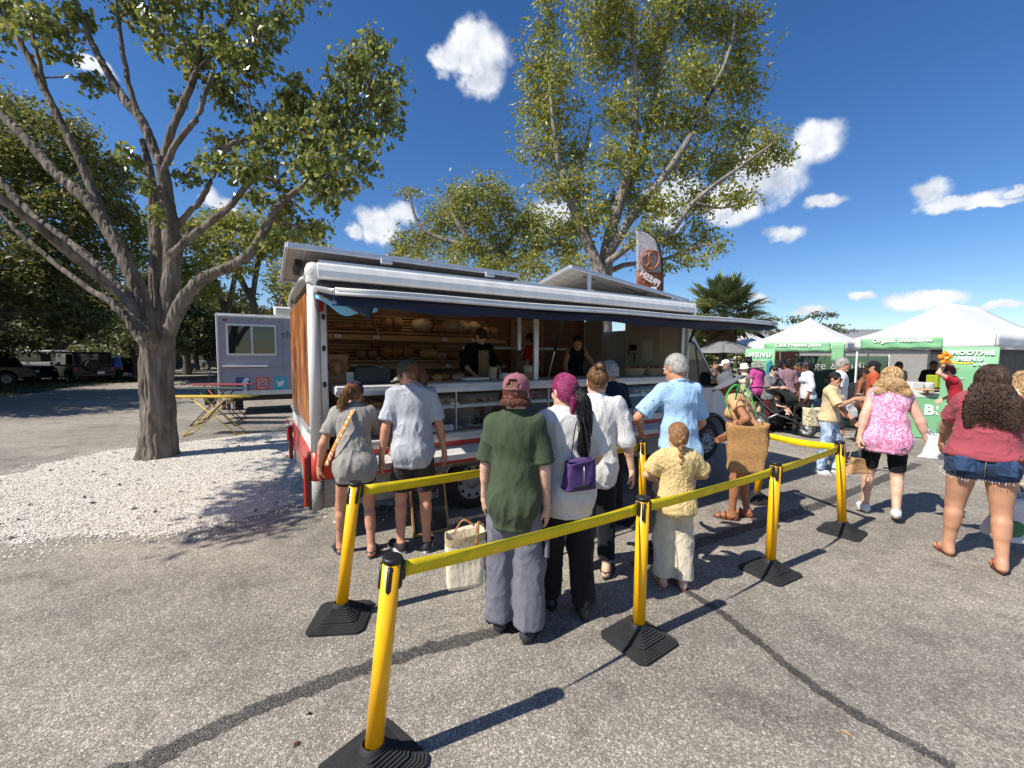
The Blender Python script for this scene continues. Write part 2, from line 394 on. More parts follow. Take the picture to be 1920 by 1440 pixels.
def subdiv(V, F):
    n = len(V); E = np.sort(np.concatenate([F[:, [0, 1]], F[:, [1, 2]], F[:, [2, 3]], F[:, [3, 0]]]), axis=1); key = E[:, 0].astype(np.int64)*n+E[:, 1]; u, inv = np.unique(key, return_inverse=True); m = len(F); a, b = u//n, u % n
    W = np.concatenate([V, (V[a]+V[b])/2, V[F].mean(1)]); e = [inv[i*m:(i+1)*m]+n for i in range(4)]; c = n+len(u)+np.arange(m)
    return W, np.concatenate([np.stack([F[:, i], e[i], c, e[(i+3) % 4]], 1) for i in range(4)])
def relax(V, F, it=1):
    for _ in range(it):
        S = np.zeros_like(V); c = np.zeros(len(V))
        for k in range(4):
            a, b = F[:, k], F[:, (k+1) % 4]; np.add.at(S, a, V[b]); np.add.at(c, a, 1)
        V = V*.5+.5*S/np.maximum(c, 1)[:, None]
    return V
def wrinkle(V, F, amp, sc=9., st=(1, 1, .5), seed=0.):
    N = vnormals(V, F); q = V*np.array(st)+seed; q = q+.06*np.stack([fbm(q+5, sc*.6, 2), fbm(q+9, sc*.6, 2), fbm(q+13, sc*.6, 2)], 1)
    r = 1-np.abs(2*vnoise(q, sc)-1); q2 = q @ np.array([[.8, .2, .55], [-.2, .95, .2], [-.5, -.25, .8]]); r2 = 1-np.abs(2*vnoise(q2+3.1, sc*2.3)-1); m = np.clip(2.2*fbm(V+seed, 4., 2)-.6, 0, 1)
    return V+N*(amp*(.9*(r**3-.3)+m*1.1*(r2**4-.25)))[:, None]
def rot3(z=0, x=0, y=0):
    return np.array(Matrix.Rotation(R_(z), 3, 'Z') @ Matrix.Rotation(R_(x), 3, 'X') @ Matrix.Rotation(R_(y), 3, 'Y'))
def nrm(v): v = np.asarray(v, float); return v/(np.linalg.norm(v)+1e-9)
def ik(a, t, l1, l2, hint):
    a, t = np.asarray(a, float), np.asarray(t, float); d = t-a; L = np.linalg.norm(d); L2 = min(L, (l1+l2)*.995); u = d/L; t = a+u*L2
    x = (l1*l1-l2*l2+L2*L2)/(2*L2); hgt = math.sqrt(max(l1*l1-x*x, 0)); h = np.asarray(hint, float); h = nrm(h-u*(h@u))
    return a+u*x+h*hgt, t
def tubes_np(P, rad, n=4):
    """P (N,K,3) centre lines, rad (K,) or (N,K) -> one mesh of thin tubes"""
    N, K, _ = P.shape; rad = np.broadcast_to(rad, (N, K)); T = np.gradient(P, axis=1); T /= np.linalg.norm(T, axis=2, keepdims=True)+1e-9
    ref = np.where(np.abs(T[..., 2:3]) > .9, np.array([1., 0, 0]), np.array([0, 0, 1.])); E = np.cross(T, ref); E /= np.linalg.norm(E, axis=2, keepdims=True)+1e-9; Bn = np.cross(T, E)
    a = 2*np.pi*np.arange(n)/n
    V = P[:, :, None]+rad[:, :, None, None]*(E[:, :, None]*np.cos(a)[None, None, :, None]+Bn[:, :, None]*np.sin(a)[None, None, :, None])
    i = np.arange(N)[:, None, None]*K*n+np.arange(K-1)[None, :, None]*n; k = np.arange(n)[None, None]
    F = np.stack([i+k, i+(k+1) % n, i+n+(k+1) % n, i+n+k], -1).reshape(-1, 4)
    return V.reshape(-1, 3), F

SKINS = {}
def skin(col, tag_):
    return mat('skin_'+tag_, hx(col), .5, var=.13, vscale=9, bump=.12, bscale=70, spec=.3, sub=.12)
def hair_mat(name, c1, c2):
    if name in MATS: return MATS[name]
    mt = mat(name, hx(c1), .42, spec=.5, col2=hx(c2), vscale=60, stretch=(1.4, 1.4, .25), bump=.35, bscale=220)
    return mt

def human(H):
    g = H.get; h = g('h', 1.7); s = h/1.75; w = g('w', 1.)*.95; fem = g('sex', 'f') == 'f'; vox = g('vox', .009); seed = g('seed', 1.)*3.7
    root = empty('person', H['pos'], R_(g('yaw', 0)), H['label'], 'person', g('group'))
    lean, side, twist = g('lean', 3), g('side', 0), g('twist', 0)
    Mt = rot3(twist, -lean, side); Mh0 = rot3(twist*.5, -lean*.45, side*.5); up = Mt[:, 2]; rt = Mt[:, 0]; fw = Mt[:, 1]
    px, py = g('pel', (0, 0)); P = np.array([px, py, .955*s-g('drop', 0)]); W = P+Mh0[:, 2]*.15*s; Cc = W+up*.215*s; NB = Cc+up*.165*s
    sw = (.146 if fem else .165)*s*g('shw', 1); hw = (.092 if fem else .085)*s*(.7+.3*w)
    hy, hp, hr = g('head', (0, 5, 0)); hs = g('hs', 1.)*s*.98
    Mh = rot3(twist+hy, -(lean*.45+hp), hr+side*.5); HC = NB+(.45*up+.55*Mh[:, 2])*.142*s*max(1, g('hs', 1)*.95)+fw*.018*s
    feet = g('feet', ((-.1, 0, 8, 0), (.1, 0, -8, 0))); J = {}
    tl, sl_ = .432*s, .416*s
    for i, sd in enumerate('LR'):
        sg = -1 if sd == 'L' else 1; fx, fy, fyaw, lift = feet[i]; J['h'+sd] = P+np.array([sg*hw, 0, -.035*s]); an = np.array([fx, fy, .082*s+lift])
        J['k'+sd], J['a'+sd] = ik(J['h'+sd], an, tl, sl_, (sg*.12, 1, 0)); J['f'+sd] = rot3(fyaw)
        S = NB-up*.052*s+rt*sg*sw; J['s'+sd] = S; hd = g('hands', {}).get(sd)
        tg = np.asarray(hd, float) if hd is not None else S+np.array([sg*.055*s*(.5+.5*w), .05*s, -.525*s])
        J['e'+sd], J['w'+sd] = ik(S, tg, .29*s, .255*s, g('elb', {}).get(sd, (sg*.5, -1, -.1)))
    pr_, po_, gr_ = (.102, .05, 1.) if fem else (.093, .043, .9); lw = g('lw', w); aw = g('aw', .5+.5*w); dep = .74+.08*(w-1)+g('belly', 0)*.5; sk = g('skin')
    lo = np.min([P, NB, HC, *[J[k] for k in J if k[0] in 'ksewah']], axis=0)-.24*max(1, w); hi = np.max([P, NB, HC, *[J[k] for k in J if k[0] in 'ksewah']], axis=0)+.24*max(1, w); lo[2] = -.02
    def torso(F, q=0., k=.05, cut=None, neck=True, bust=True, qh=None):
        qc = q; q = q if qh is None else qh
        F.cap(P-rt*po_*s, P+rt*po_*s, pr_*s*w+q, k=k, fl=(fw, .9), cut=cut)
        for sg in (-1, 1): F.ell(P+rt*sg*.07*s*w-fw*.038*s-Mh0[:, 2]*.045*s, np.array([.09, .094, .105])*gr_*s*(.6+.4*w)*(1.04 if fem else .95)+q, k=k, cut=cut)
        F.cap(P+rt*0, W, .128*s*w+q, (.113 if fem else .128)*s*w+q, k=k, fl=(fw, dep), cut=cut)
        q = qc; F.cap(W, Cc+up*.03*s, (.112 if fem else .124)*s*w+q, .136*s*(.45+.55*w)+q, k=k, fl=(fw, .7+.1*(w-1)), cut=cut)
        F.cap(Cc+up*.03*s-rt*.045*s, Cc+up*.03*s+rt*.045*s, (.096 if fem else .106)*s*(.5+.5*w)+q, k=k, fl=(fw, .9), cut=cut)
        F.cap(J['sL']+rt*.02*s, J['sR']-rt*.02*s, .06*s*(.6+.4*w)+q, k=k, cut=cut); F.cap(NB-up*.06*s, NB+up*.01*s, .075*s+q, .05*s+q*.5, k=k*.8, cut=cut)
        if g('belly', 0): F.ell(W+fw*(.05+.1*g('belly'))*s, np.array([.12, .1, .13])*s*w+q, k=k, cut=cut)
        if fem and bust and g('hs', 1) < 1.1:
            for sg in (-1, 1): F.ell(Cc+rt*sg*.075*s+fw*.095*s-up*.01*s, np.array([.062, .055, .062])*s*(.6+.4*w)+q, k=.03, cut=cut)
        return F
    # ---- body: one mesh (trunk and limbs, head, hands)
    F = Field(lo, hi, vox*1.15); torso(F)
    F.cap(NB-up*.02*s, HC-Mh[:, 2]*.03*hs, .056*s*(.8+.2*w)*(1 if fem else 1.1), .05*s*(1 if fem else 1.1), k=.03)
    for sd in 'LR':
        sg = -1 if sd == 'L' else 1
        F.cap(J['s'+sd], J['e'+sd], .05*s*aw, .04*s*aw, k=.03); el, wr = J['e'+sd], J['w'+sd]
        F.cap(el, wr, .038*s*aw, .026*s, k=.02); F.cap(el+(wr-el)*.1, el+(wr-el)*.4, .04*s*aw, .037*s*aw, k=.02)
        hp_, kn, an = J['h'+sd], J['k'+sd], J['a'+sd]
        F.cap(hp_, kn, .086*s*lw, .056*s*(.5+.5*lw), k=.04); F.cap(kn, an, .053*s*(.5+.5*lw), .036*s*(.75+.25*lw), k=.025)
        cd = nrm(an-kn); bk = nrm(np.array([0, -1, 0.])-cd*(-cd[1])); F.cap(kn+cd*.1*s+bk*.018*s, kn+cd*.2*s+bk*.012*s, .05*s*(.4+.6*lw), .042*s*(.4+.6*lw), k=.03)
        Rf = J['f'+sd]; a0 = an+np.array([0, 0, -.04*s]); tz = .022*s+feet[0 if sd == 'L' else 1][3]*.25
        F.cap(an-Rf[:, 1]*.02*s, a0-Rf[:, 1]*.035*s, .034*s, .034*s, k=.02); ball = np.array([*(an+Rf[:, 1]*.13*s)[:2], tz+.01*s])
        F.cap(a0, ball, .036*s, .026*s, k=.03); F.cap(ball-Rf[:, 0]*.022*s, ball+Rf[:, 0]*.022*s, .024*s, k=.02)
        for q_ in range(5):
            o = ball+Rf[:, 0]*(-.034+.017*q_)*s*1.0; sg2 = (-1 if sd == 'R' else 1); L_ = .05 if (q_ == (0 if sd == 'R' else 4)) else .04-.003*abs(q_-2)
            F.cap(o, o+Rf[:, 1]*L_*s-np.array([0, 0, .008*s]), .012*s, .010*s, k=.008)
    F.plane((0, 0, .004), (0, 0, -1)); V, Q = F.mesh(); parts = [(V, Q)]
    # head
    F = Field(HC-.17*hs, HC+.17*hs, max(.0058, vox*.7)); hp3 = lambda x, y, z: HC+Mh @ (np.array([x, y, z])*hs); Mi = Mh.T
    F.ell(hp3(0, -.01, .022), np.array([.073, .093, .096])*hs, Mi, k=.02); F.ell(hp3(0, .025, -.04), np.array([.06, .066, .072])*hs, Mi, k=.035)
    F.cap(hp3(-.018, .068, -.09), hp3(.018, .068, -.09), .02*hs, k=.025); F.cap(hp3(-.05, .0, -.07), hp3(-.02, .05, -.09), .02*hs, k=.03); F.cap(hp3(.05, .0, -.07), hp3(.02, .05, -.09), .02*hs, k=.03)
    F.cap(hp3(-.032, .078, .026), hp3(.032, .078, .026), .012*hs, k=.015)
    for sg in (-1, 1):
        F.ell(hp3(sg*.031, .095, .008), np.array([.017, .012, .012])*hs, Mi, k=.01, sub=True); F.cap(hp3(sg*.042, .068, -.022), hp3(sg*.046, .06, -.03), .017*hs, k=.02)
        F.ell(hp3(sg*.074, -.002, -.004), np.array([.012, .021, .033])*hs, Mi @ rot3(0, 0, 0), k=.006)
    F.cap(hp3(0, .088, .012), hp3(0, .111, -.026), .008*hs, .013*hs, k=.012); F.cap(hp3(-.014, .096, -.03), hp3(.014, .096, -.03), .009*hs, k=.008)
    F.cap(hp3(-.018, .086, -.058), hp3(.018, .086, -.058), .009*hs, k=.012); F.cap(NB+up*.04*s, HC-Mh[:, 2]*.03*hs, .052*s*(1 if fem else 1.1), .05*s*(1 if fem else 1.1), k=.03)
    parts.append(F.mesh())
    # hands, five fingers each
    for sd in 'LR':
        sg = -1 if sd == 'L' else 1; wr, el = J['w'+sd], J['e'+sd]; fd = nrm(wr-el); hd = g('hdir', {}).get(sd)
        if hd is not None: fd = nrm(hd)
        back = np.asarray(g('hback', {}).get(sd, (sg, -.35, 0)), float); back = nrm(back-fd*(back@fd)); th = np.cross(fd, back)*sg
        curl = g('curl', {}).get(sd, .42); z = s*.98; hv = max(.0052, vox*.6)
        F = Field(np.minimum(wr, wr+fd*.19*z)-.075*z, np.maximum(wr, wr+fd*.19*z)+.075*z, hv)
        F.cap(wr-fd*.03*z, wr+fd*.025*z, .026*z, .024*z, k=.015)
        for j in range(4):
            ac = (.030-.0185*j)*z; kn_ = wr+fd*(.088-.004*abs(j-1))*z+th*ac; F.cap(wr+fd*.015*z+th*ac*.6, kn_, .0165*z, .0125*z, k=.014)
            Ls = np.array([.043, .027, .021])*z*(.92, 1., .95, .8)[j]; p = kn_; a_ = .35*curl; r = .0098*z
            for l_ in Ls:
                d = fd*math.cos(a_)-back*math.sin(a_); F.cap(p, p+d*l_, r, r*.9, k=.004); p = p+d*l_; a_ += 1.05*curl; r *= .92
        p = wr+fd*.02*z+th*.022*z; d = nrm(fd*.75+th*.62-back*.25)
        F.cap(p, p+d*.042*z, .0165*z, .0125*z, k=.012); p = p+d*.042*z; d = nrm(fd*.9+th*.25-back*.35*(1+curl)); F.cap(p, p+d*.032*z, .0115*z, .0105*z, k=.006); F.cap(p+d*.032*z, p+d*.053*z, .0105*z, .0085*z, k=.004)
        parts.append(F.mesh())
    VV, QQ, o = [], [], 0
    for (V, Q) in parts: VV.append(V); QQ.append(Q+o); o += len(V)
    np_mesh('body', np.concatenate(VV), np.concatenate(QQ), sk, root)
    if g('face', True):
        for sg in (-1, 1):
            e = MB().ball(hp3(sg*.031, .083, .008), .0115*hs, 10, 6).build('eye', mat('eye_white', (.6, .58, .55), .2), root)
            MB().ball(hp3(sg*.031, .0915, .008), .0055*hs, 8, 5).build('iris', mat('iris', (.03, .018, .01), .15), e)
        mb = MB()
        mb.tube([hp3(-.02, .089, -.057), hp3(-.008, .0955, -.055), hp3(.008, .0955, -.055), hp3(.02, .089, -.057)], .0052*hs, 6); mb.build('lips', mat('lips', hx('b06a60'), .45), root)
        for sg in (-1, 1): mb = MB(); mb.tube([hp3(sg*.016, .091, .029), hp3(sg*.034, .09, .033), hp3(sg*.05, .077, .028)], [.003*hs, .0036*hs, .002*hs], 5); mb.build('eyebrow', g('brow', mat('brow', (.03, .02, .015), .7)), root)
    # ---- clothes
    t = g('top')
    if t:
        q = t.get('g', .018)*.62; F = Field(lo-.04, hi+.04, vox); hem = P-Mh0[:, 2]*t.get('hem', .1)*s; cut = (hem, nrm(np.array([0, 0, -1.])*.75-Mh0[:, 2]*.25+np.array([t.get('tilt', 0), 0, 0])))
        qh = max(q, (g('bottom') or {}).get('g', .015)*.35+.019+.45*t.get('wr', .012)); torso(F, q, k=.06, cut=cut, qh=qh); dr = t.get('drape', .5)
        rc, rh = .122*s*(.5+.5*w)+q, (.146 if fem else .138)*s*(.35+.65*w)+qh*.8+t.get('flare', 0)
        F.cap(Cc+up*.02*s, hem-Mh0[:, 2]*.06*s, rc*(.8+.2*dr), rh*(.85+.2*dr), k=.05, fl=(fw, .8), cut=cut)
        sv = t.get('sleeve', .62); gl = t.get('sg', q+.01)
        for sd in 'LR':
            S, E, Wr = J['s'+sd], J['e'+sd], J['w'+sd]
            if sv <= 0: continue
            if sv <= 1.02:
                e = S+(E-S)*sv; d = nrm(E-S); F.cap(S, E, .047*s*aw+gl*.6, .047*s*aw+gl*1.2, k=.03, cut=(e, d))
                if t.get('puff'): F.cap(S+(E-S)*.25, S+(E-S)*.72, .075*s, .082*s, k=.04, cut=(e, d))
            else:
                e = E+(Wr-E)*(sv-1); d = nrm(Wr-E); F.cap(S, E, .053*s*aw+gl, .048*s*aw+gl, k=.035); F.cap(E, Wr, .046*s*aw+gl, .04*s*aw+gl, k=.03, cut=(e, d))
        if sv <= 0:
            for sd in 'LR':
                sg = -1 if sd == 'L' else 1; F.cap(J['s'+sd]+rt*sg*.03*s-up*.2*s, J['s'+sd]+rt*sg*.022*s+up*.1*s, .055*s*aw, k=.01, sub=True)
        if t.get('neck', 0): F.ell(NB+up*.035*s+fw*.02*s, np.array([.085+t['neck'], .075+t['neck'], .06+t['neck']*.6])*s, Mt.T, sub=True)
        V, Q = F.mesh(); V = relax(V, Q, 2); V = wrinkle(V, Q, t.get('wr', .012)*.85, t.get('wsc', 8.5), t.get('wst', (1, 1, .5)), seed)
        Nn = vnormals(V, Q); dh = (V-hem) @ cut[1]; bd = ((dh > -.024) & (dh < -.003)).astype(float)
        if 0 < sv <= 1.02:
            for sd in 'LR': S, E = J['s'+sd], J['e'+sd]; d_ = nrm(E-S); ds = (V-(S+(E-S)*sv)) @ d_; rr = np.linalg.norm((V-S)-((V-S) @ d_)[:, None]*d_, axis=1); bd = np.maximum(bd, ((ds > -.022) & (ds < -.003) & (rr < .12*aw)).astype(float))
        V = V+Nn*(.0028*bd)[:, None]; np_mesh(t.get('name', 'shirt'), V, Q, t['mat'], root)
        if t.get('collar'):
            mb = MB(); c = NB+up*.018*s; mb.tube([c+(rt*math.cos(a)*.066+fw*(math.sin(a)*.062+.008)-up*.022*math.sin(a))*s for a in np.linspace(0, 2*math.pi, 25)], .0095*s, 6, cap=False, flat=1.6); mb.build('collar', t['mat'], root)
    b = g('bottom')
    if b:
        q = b.get('g', .015); F = Field(lo-.05, hi+.05, vox); wst = W-Mh0[:, 2]*b.get('rise', .02)*s; cut = (wst, Mh0[:, 2]); fl_ = b.get('flare', 0); ln = b.get('len', .5)
        qp = q*.35+.004; F.cap(P-rt*po_*s, P+rt*po_*s, pr_*s*w+qp, k=.05, fl=(fw, .9), cut=cut); F.cap(P, W, .128*s*w+qp, .118*s*w+qp, k=.05, fl=(fw, dep), cut=cut)
        for sg in (-1, 1): F.ell(P+rt*sg*.07*s*w-fw*.038*s-Mh0[:, 2]*.045*s, np.array([.09, .094, .105])*gr_*s*(.6+.4*w)*(1.04 if fem else .95)+qp, k=.05)
        for sd in 'LR':
            hp_, kn, an = J['h'+sd], J['k'+sd], J['a'+sd]; r0, r1, r2 = .084*s*lw+q*.5, .06*s*(.5+.5*lw)+q+fl_*.6, .042*s*(.6+.4*lw)+q+fl_
            if ln <= 1.: F.cap(hp_, kn, r0, r1, k=.035, cut=(hp_+(kn-hp_)*ln, nrm(kn-hp_)))
            else: F.cap(hp_, kn, r0, r1, k=.035); F.cap(kn, an+np.array([0, 0, -.02]), r1, r2, k=.03, cut=(kn+(an-kn)*(ln-1), nrm(an-kn)))
        V, Q = F.mesh(); V = relax(V, Q, 2); V0_ = V; V = wrinkle(V, Q, b.get('wr', .009)*.9, b.get('wsc', 10), (1, 1, .7), seed+2); V = V0_+(V-V0_)*np.clip((P[2]-.02-V0_[:, 2])/.12, .12, 1)[:, None]
        if ln > 1: V[:, 2] = np.maximum(V[:, 2], .012)
        np_mesh(b.get('name', 'trousers'), V, Q, b['mat'], root)
    sh = g('shoes')
    if sh:
        kind, m1, m2 = sh
        for i, sd in enumerate('LR'):
            an = J['a'+sd]; Rf = J['f'+sd]; lift = feet[i][3]; base = np.array([an[0], an[1], lift*.6]); pit = math.atan2(lift, .2*s)
            ol = []
            for k in range(20):
                a = 2*math.pi*k/20; y = .06+.135*math.sin(a); x = .047*math.cos(a)*(1 if math.sin(a) > -.3 else .82)*(1-.12*max(0, math.sin(a))**4); ol.append((x*s, y*s))
            T3 = lambda x, y, z: base+Rf @ np.array([x, y, 0])+np.array([0, 0, z+max(0, (.15*s-y))*math.sin(pit)-.0])
            hh = {'sneaker': .028, 'boot': .03}.get(kind, .018)*s; mb = MB(); V0 = [T3(x, y, .002) for x, y in ol]; V1 = [T3(x*1.02, y, hh) for x, y in ol]; n = 20
            mb.add(V0+V1, [tuple(range(n))[::-1], tuple(range(n, 2*n))]+[(k, (k+1) % n, n+(k+1) % n, n+k) for k in range(n)]); so_ = mb.build('sole', m2, root)
            if kind in ('sneaker', 'boot'):
                F = Field(base+[-.2, -.2, -.01], base+[.2, .2, .25], max(vox*.75, .006)); a0 = T3(0, -.03*s, .05*s); b0 = T3(0, .125*s, .038*s)
                F.cap(a0, b0, .045*s, .034*s, k=.03, fl=(Rf[:, 0], .95)); F.cap(b0-Rf[:, 0]*.012*s, b0+Rf[:, 0]*.012*s+Rf[:, 1]*.02*s, .033*s, k=.03); F.cap(T3(0, -.03*s, .04*s), an+np.array([0, 0, (.12 if kind == 'boot' else .012)*s]), .043*s, .044*s, k=.02, cut=(an+np.array([0, 0, (.11 if kind == 'boot' else .01)*s]), (0, 0, 1)))
                F.plane(base+np.array([0, 0, hh*.8]), (0, 0, -1)); V, Q = F.mesh(); V = relax(V, Q, 1); np_mesh('shoe', V, Q, m1, root)
            else:
                mb = MB()
                if kind == 'flipflop':
                    tpt = T3(0, .155*s, .03*s)
                    for sg in (-1, 1): mb.tube([tpt, T3(sg*.03*s, .12*s, .062*s), T3(sg*.046*s, .05*s, .02*s)], .006*s, 6, flat=1.5)
                else:
                    for yy, zz in ((.12, .062), (.06, .085)): mb.tube([T3(-.047*s, yy*s, .016*s), T3(-.036*s, (yy+.005)*s, zz*.8*s), T3(0, (yy+.01)*s, (zz+.004)*s), T3(.036*s, (yy+.005)*s, zz*.8*s), T3(.047*s, yy*s, .016*s)], .008*s, 6, flat=1.9)
                    mb.tube([T3(-.045*s, .02*s, .016*s), T3(-.042*s, -.03*s, .06*s), T3(0, -.07*s, .065*s), T3(.042*s, -.03*s, .06*s), T3(.045*s, .02*s, .016*s)], .007*s, 6)
                mb.build('strap', m1, root)
    K = dict(root=root, J=J, P=P, W=W, C=Cc, NB=NB, HC=HC, Mh=Mh, Mt=Mt, hs=hs, s=s, hp3=hp3, rt=rt, fw=fw, up=up, vox=vox, w=w, seed=seed)
    for fn in g('extra', []): fn(K)
    return K
# ---------------------------------------------------------------- hair and hats
def _scalp(K, d, lift=0.):
    d = d/(np.linalg.norm(d, axis=-1, keepdims=True)+1e-9); r = (np.array([.079, .1, .1])+lift)*K['hs']; return np.array([0, -.012, .024])*K['hs']+d*r
def hair_shell(m, thick=1., nape=-.075, front=True, name='hair', lump=.0, lsc=40, cuts=None):
    def fn(K):
        hs = K['hs']; Mi = K['Mh'].T; F = Field(K['HC']-.2*hs, K['HC']+.2*hs, max(.0062, K['vox']*.75)); hp = K['hp3']
        F.ell(hp(0, -.012, .026), np.array([.082, .1025, .1015])*hs*thick, Mi, k=.02); F.ell(hp(0, -.045, -.03), np.array([.07, .062, .065])*hs*(.5+.5*thick), Mi, k=.03)
        F.ell(hp(0, .115, -.035), np.array([.082, .088, .092])*hs, Mi, k=.01, sub=True); F.plane(hp(0, -.02, nape), -K['Mh'][:, 2])
        for sg in (-1, 1): F.ell(hp(sg*.09, .01, -.012), np.array([.03, .028, .04])*hs, Mi, sub=True)
        V, Q = F.mesh()
        if lump: N = vnormals(V, Q); V = V+N*(lump*(fbm(V+K['seed'], lsc, 3)-.45))[:, None]
        np_mesh(name, V, Q, m, K['root'])
    return fn
def hair_swept(m, gather=(0, -.098, .03), n=170, r=.0042, name='hair', lo=-.5):
    n = int(n*1.9); r = r*.72
    """strands drawn back over the skull from the hairline to one gathering point (head frame)"""
    def fn(K):
        rg = np.random.default_rng(int(K['seed']*10)); hs = K['hs']; a = rg.uniform(-math.pi, math.pi, n); fr = np.cos(a)
        el = np.where(fr > 0, .35+.25*fr, .1-.75*np.clip(-fr, 0, 1)) + rg.uniform(-.05, .5, n)**1.0
        d0 = np.stack([np.sin(a)*np.cos(el), np.cos(a)*np.cos(el), np.sin(el)], 1); g_ = np.array(gather)-np.array([0, -.012, .024]); d1 = g_/np.linalg.norm(g_)+rg.normal(0, .05, (n, 3))
        t = np.linspace(0, 1, 9)[None, :, None]; D = d0[:, None]*(1-t)+d1[:, None]*t; D += rg.normal(0, .02, (n, 1, 3))*np.sin(np.pi*t); Pl = _scalp(K, D, .0065+.006*rg.random((n, 1, 1)))
        Pl[:, -1] = np.array(gather)*hs+rg.normal(0, .006*hs, (n, 3)); Pw = K['HC']+Pl @ K['Mh'].T
        V, Q = tubes_np(Pw, r*hs*(.7+.5*np.sin(np.pi*np.linspace(.1, .9, 9))), 4); np_mesh(name, V, Q, m, K['root'])
    return fn
def hair_tail(m, path, n=90, r=.0045, width=(.02, .035, .03, .006), wave=.006, wl=14., name='ponytail', head=True, flat=1.):
    n = int(n*1.7); r = r*.7
    """a tail of strands along path (head frame metres, or body frame if head is False)"""
    def fn(K):
        rg = np.random.default_rng(int(K['seed']*10)+5); hs = K['hs']
        C = np.array(catmull([np.array(p)*(hs if head else K['s']) for p in path], 5)); C = K['HC']+C @ K['Mh'].T if head else C
        k = len(C); t = np.linspace(0, 1, k); wd = np.interp(t, np.linspace(0, 1, len(width)), width)*hs
        T = np.gradient(C, axis=0); T /= np.linalg.norm(T, axis=1, keepdims=True); E = np.cross(T, K['fw']); E /= np.linalg.norm(E, axis=1, keepdims=True)+1e-9; B = np.cross(T, E)
        u = rg.normal(0, .5, (n, 2)); u /= np.maximum(1, np.linalg.norm(u, axis=1, keepdims=True)); ph = rg.uniform(0, 6.3, (n, 1)); wv = wave*np.sin(wl*t[None]*2+ph)*t[None]; end = 1-rg.uniform(0, .22, (n, 1))
        tt = t[None]*end; Ci = np.stack([np.interp(tt, t, C[:, i]) for i in range(3)], -1); Ei = np.stack([np.interp(tt, t, E[:, i]) for i in range(3)], -1); Bi = np.stack([np.interp(tt, t, B[:, i]) for i in range(3)], -1); wi = np.interp(tt, t, wd)
        Pw = Ci+Ei*(u[:, :1]*wi+wv)[..., None]+Bi*(u[:, 1:]*wi*flat+np.roll(wv, 3, 1))[..., None]
        V, Q = tubes_np(Pw, r*hs*np.interp(t, [0, .1, .8, 1], [.8, 1, .8, .25]), 4); np_mesh(name, V, Q, m, K['root'])
    return fn
def hair_long(m, length=.3, n=230, r=.0055, wave=.008, wl=10, spread=1., curl=False, name='hair', back=.055, nape=.0, crown=1.):
    n = int(n*1.8); r = r*.72
    """loose hair: strands leave the crown, follow the skull and hang"""
    def fn(K):
        rg = np.random.default_rng(int(K['seed']*10)+9); hs = K['hs']; K1 = 26 if curl else 20; a = rg.uniform(.42*math.pi, 1.58*math.pi, n)
        dl = np.stack([np.sin(a), np.cos(a), np.full(n, -.42+nape)], 1); dt = np.stack([np.sin(a)*(.25 if crown > .5 else .9), -.1+(.3 if crown > .5 else .9)*np.cos(a), np.full(n, crown)], 1)+(rg.normal(0, .16, (n, 3)) if crown > .5 else 0); t = np.linspace(0, 1, 9)[None, :, None]
        D = dt[:, None]*(1-t)+dl[:, None]*t; lift = rg.random((n, 1, 1))*.014*spread+.003; top = _scalp(K, D, lift*(.4+.9*t)); topw = K['HC']+top @ K['Mh'].T
        L = length*(1-rg.random(n)**2*.4)*K['s']; u = np.linspace(0, 1, K1)[1:]; e = topw[:, -1]; out = (e-K['HC']); out[:, 2] = 0; out /= np.linalg.norm(out, axis=1, keepdims=True)+1e-9
        hang = e[:, None]+np.array([0, 0, -1.])*(L[:, None]*u)[..., None]+out[:, None]*(.03*spread*K['s']*np.sin(u*2.4))[None, :, None]
        # keep outside of neck and back
        bk = K['NB']-K['fw']*back*K['s']; dn = np.clip((K['NB'][2]+.03-hang[..., 2])/.06, 0, 1); pj = (hang-bk) @ (-K['fw']); hang = hang+(-K['fw'])*(np.clip(.04*K['s']*(.5+.5*K['w'])+.03*rg.random((n, 1))-pj, 0, None)*dn)[..., None]
        ph = rg.uniform(0, 6.3, (n, 1)); am = wave*(.3+u[None]); s1 = np.sin(wl*2*np.pi*u[None]*L[:, None]+ph)*am; s2 = np.cos(wl*2*np.pi*u[None]*L[:, None]+ph)*am
        hang = hang+K['rt']*s1[..., None]-K['fw']*(np.abs(s2) if curl else s2*.5)[..., None]
        Pw = np.concatenate([topw, hang], 1); kk = Pw.shape[1]; V, Q = tubes_np(Pw, r*hs*np.interp(np.linspace(0, 1, kk), [0, .2, .8, 1], [.7, 1, .9, .3]), 4); np_mesh(name, V, Q, m, K['root'])
    return fn
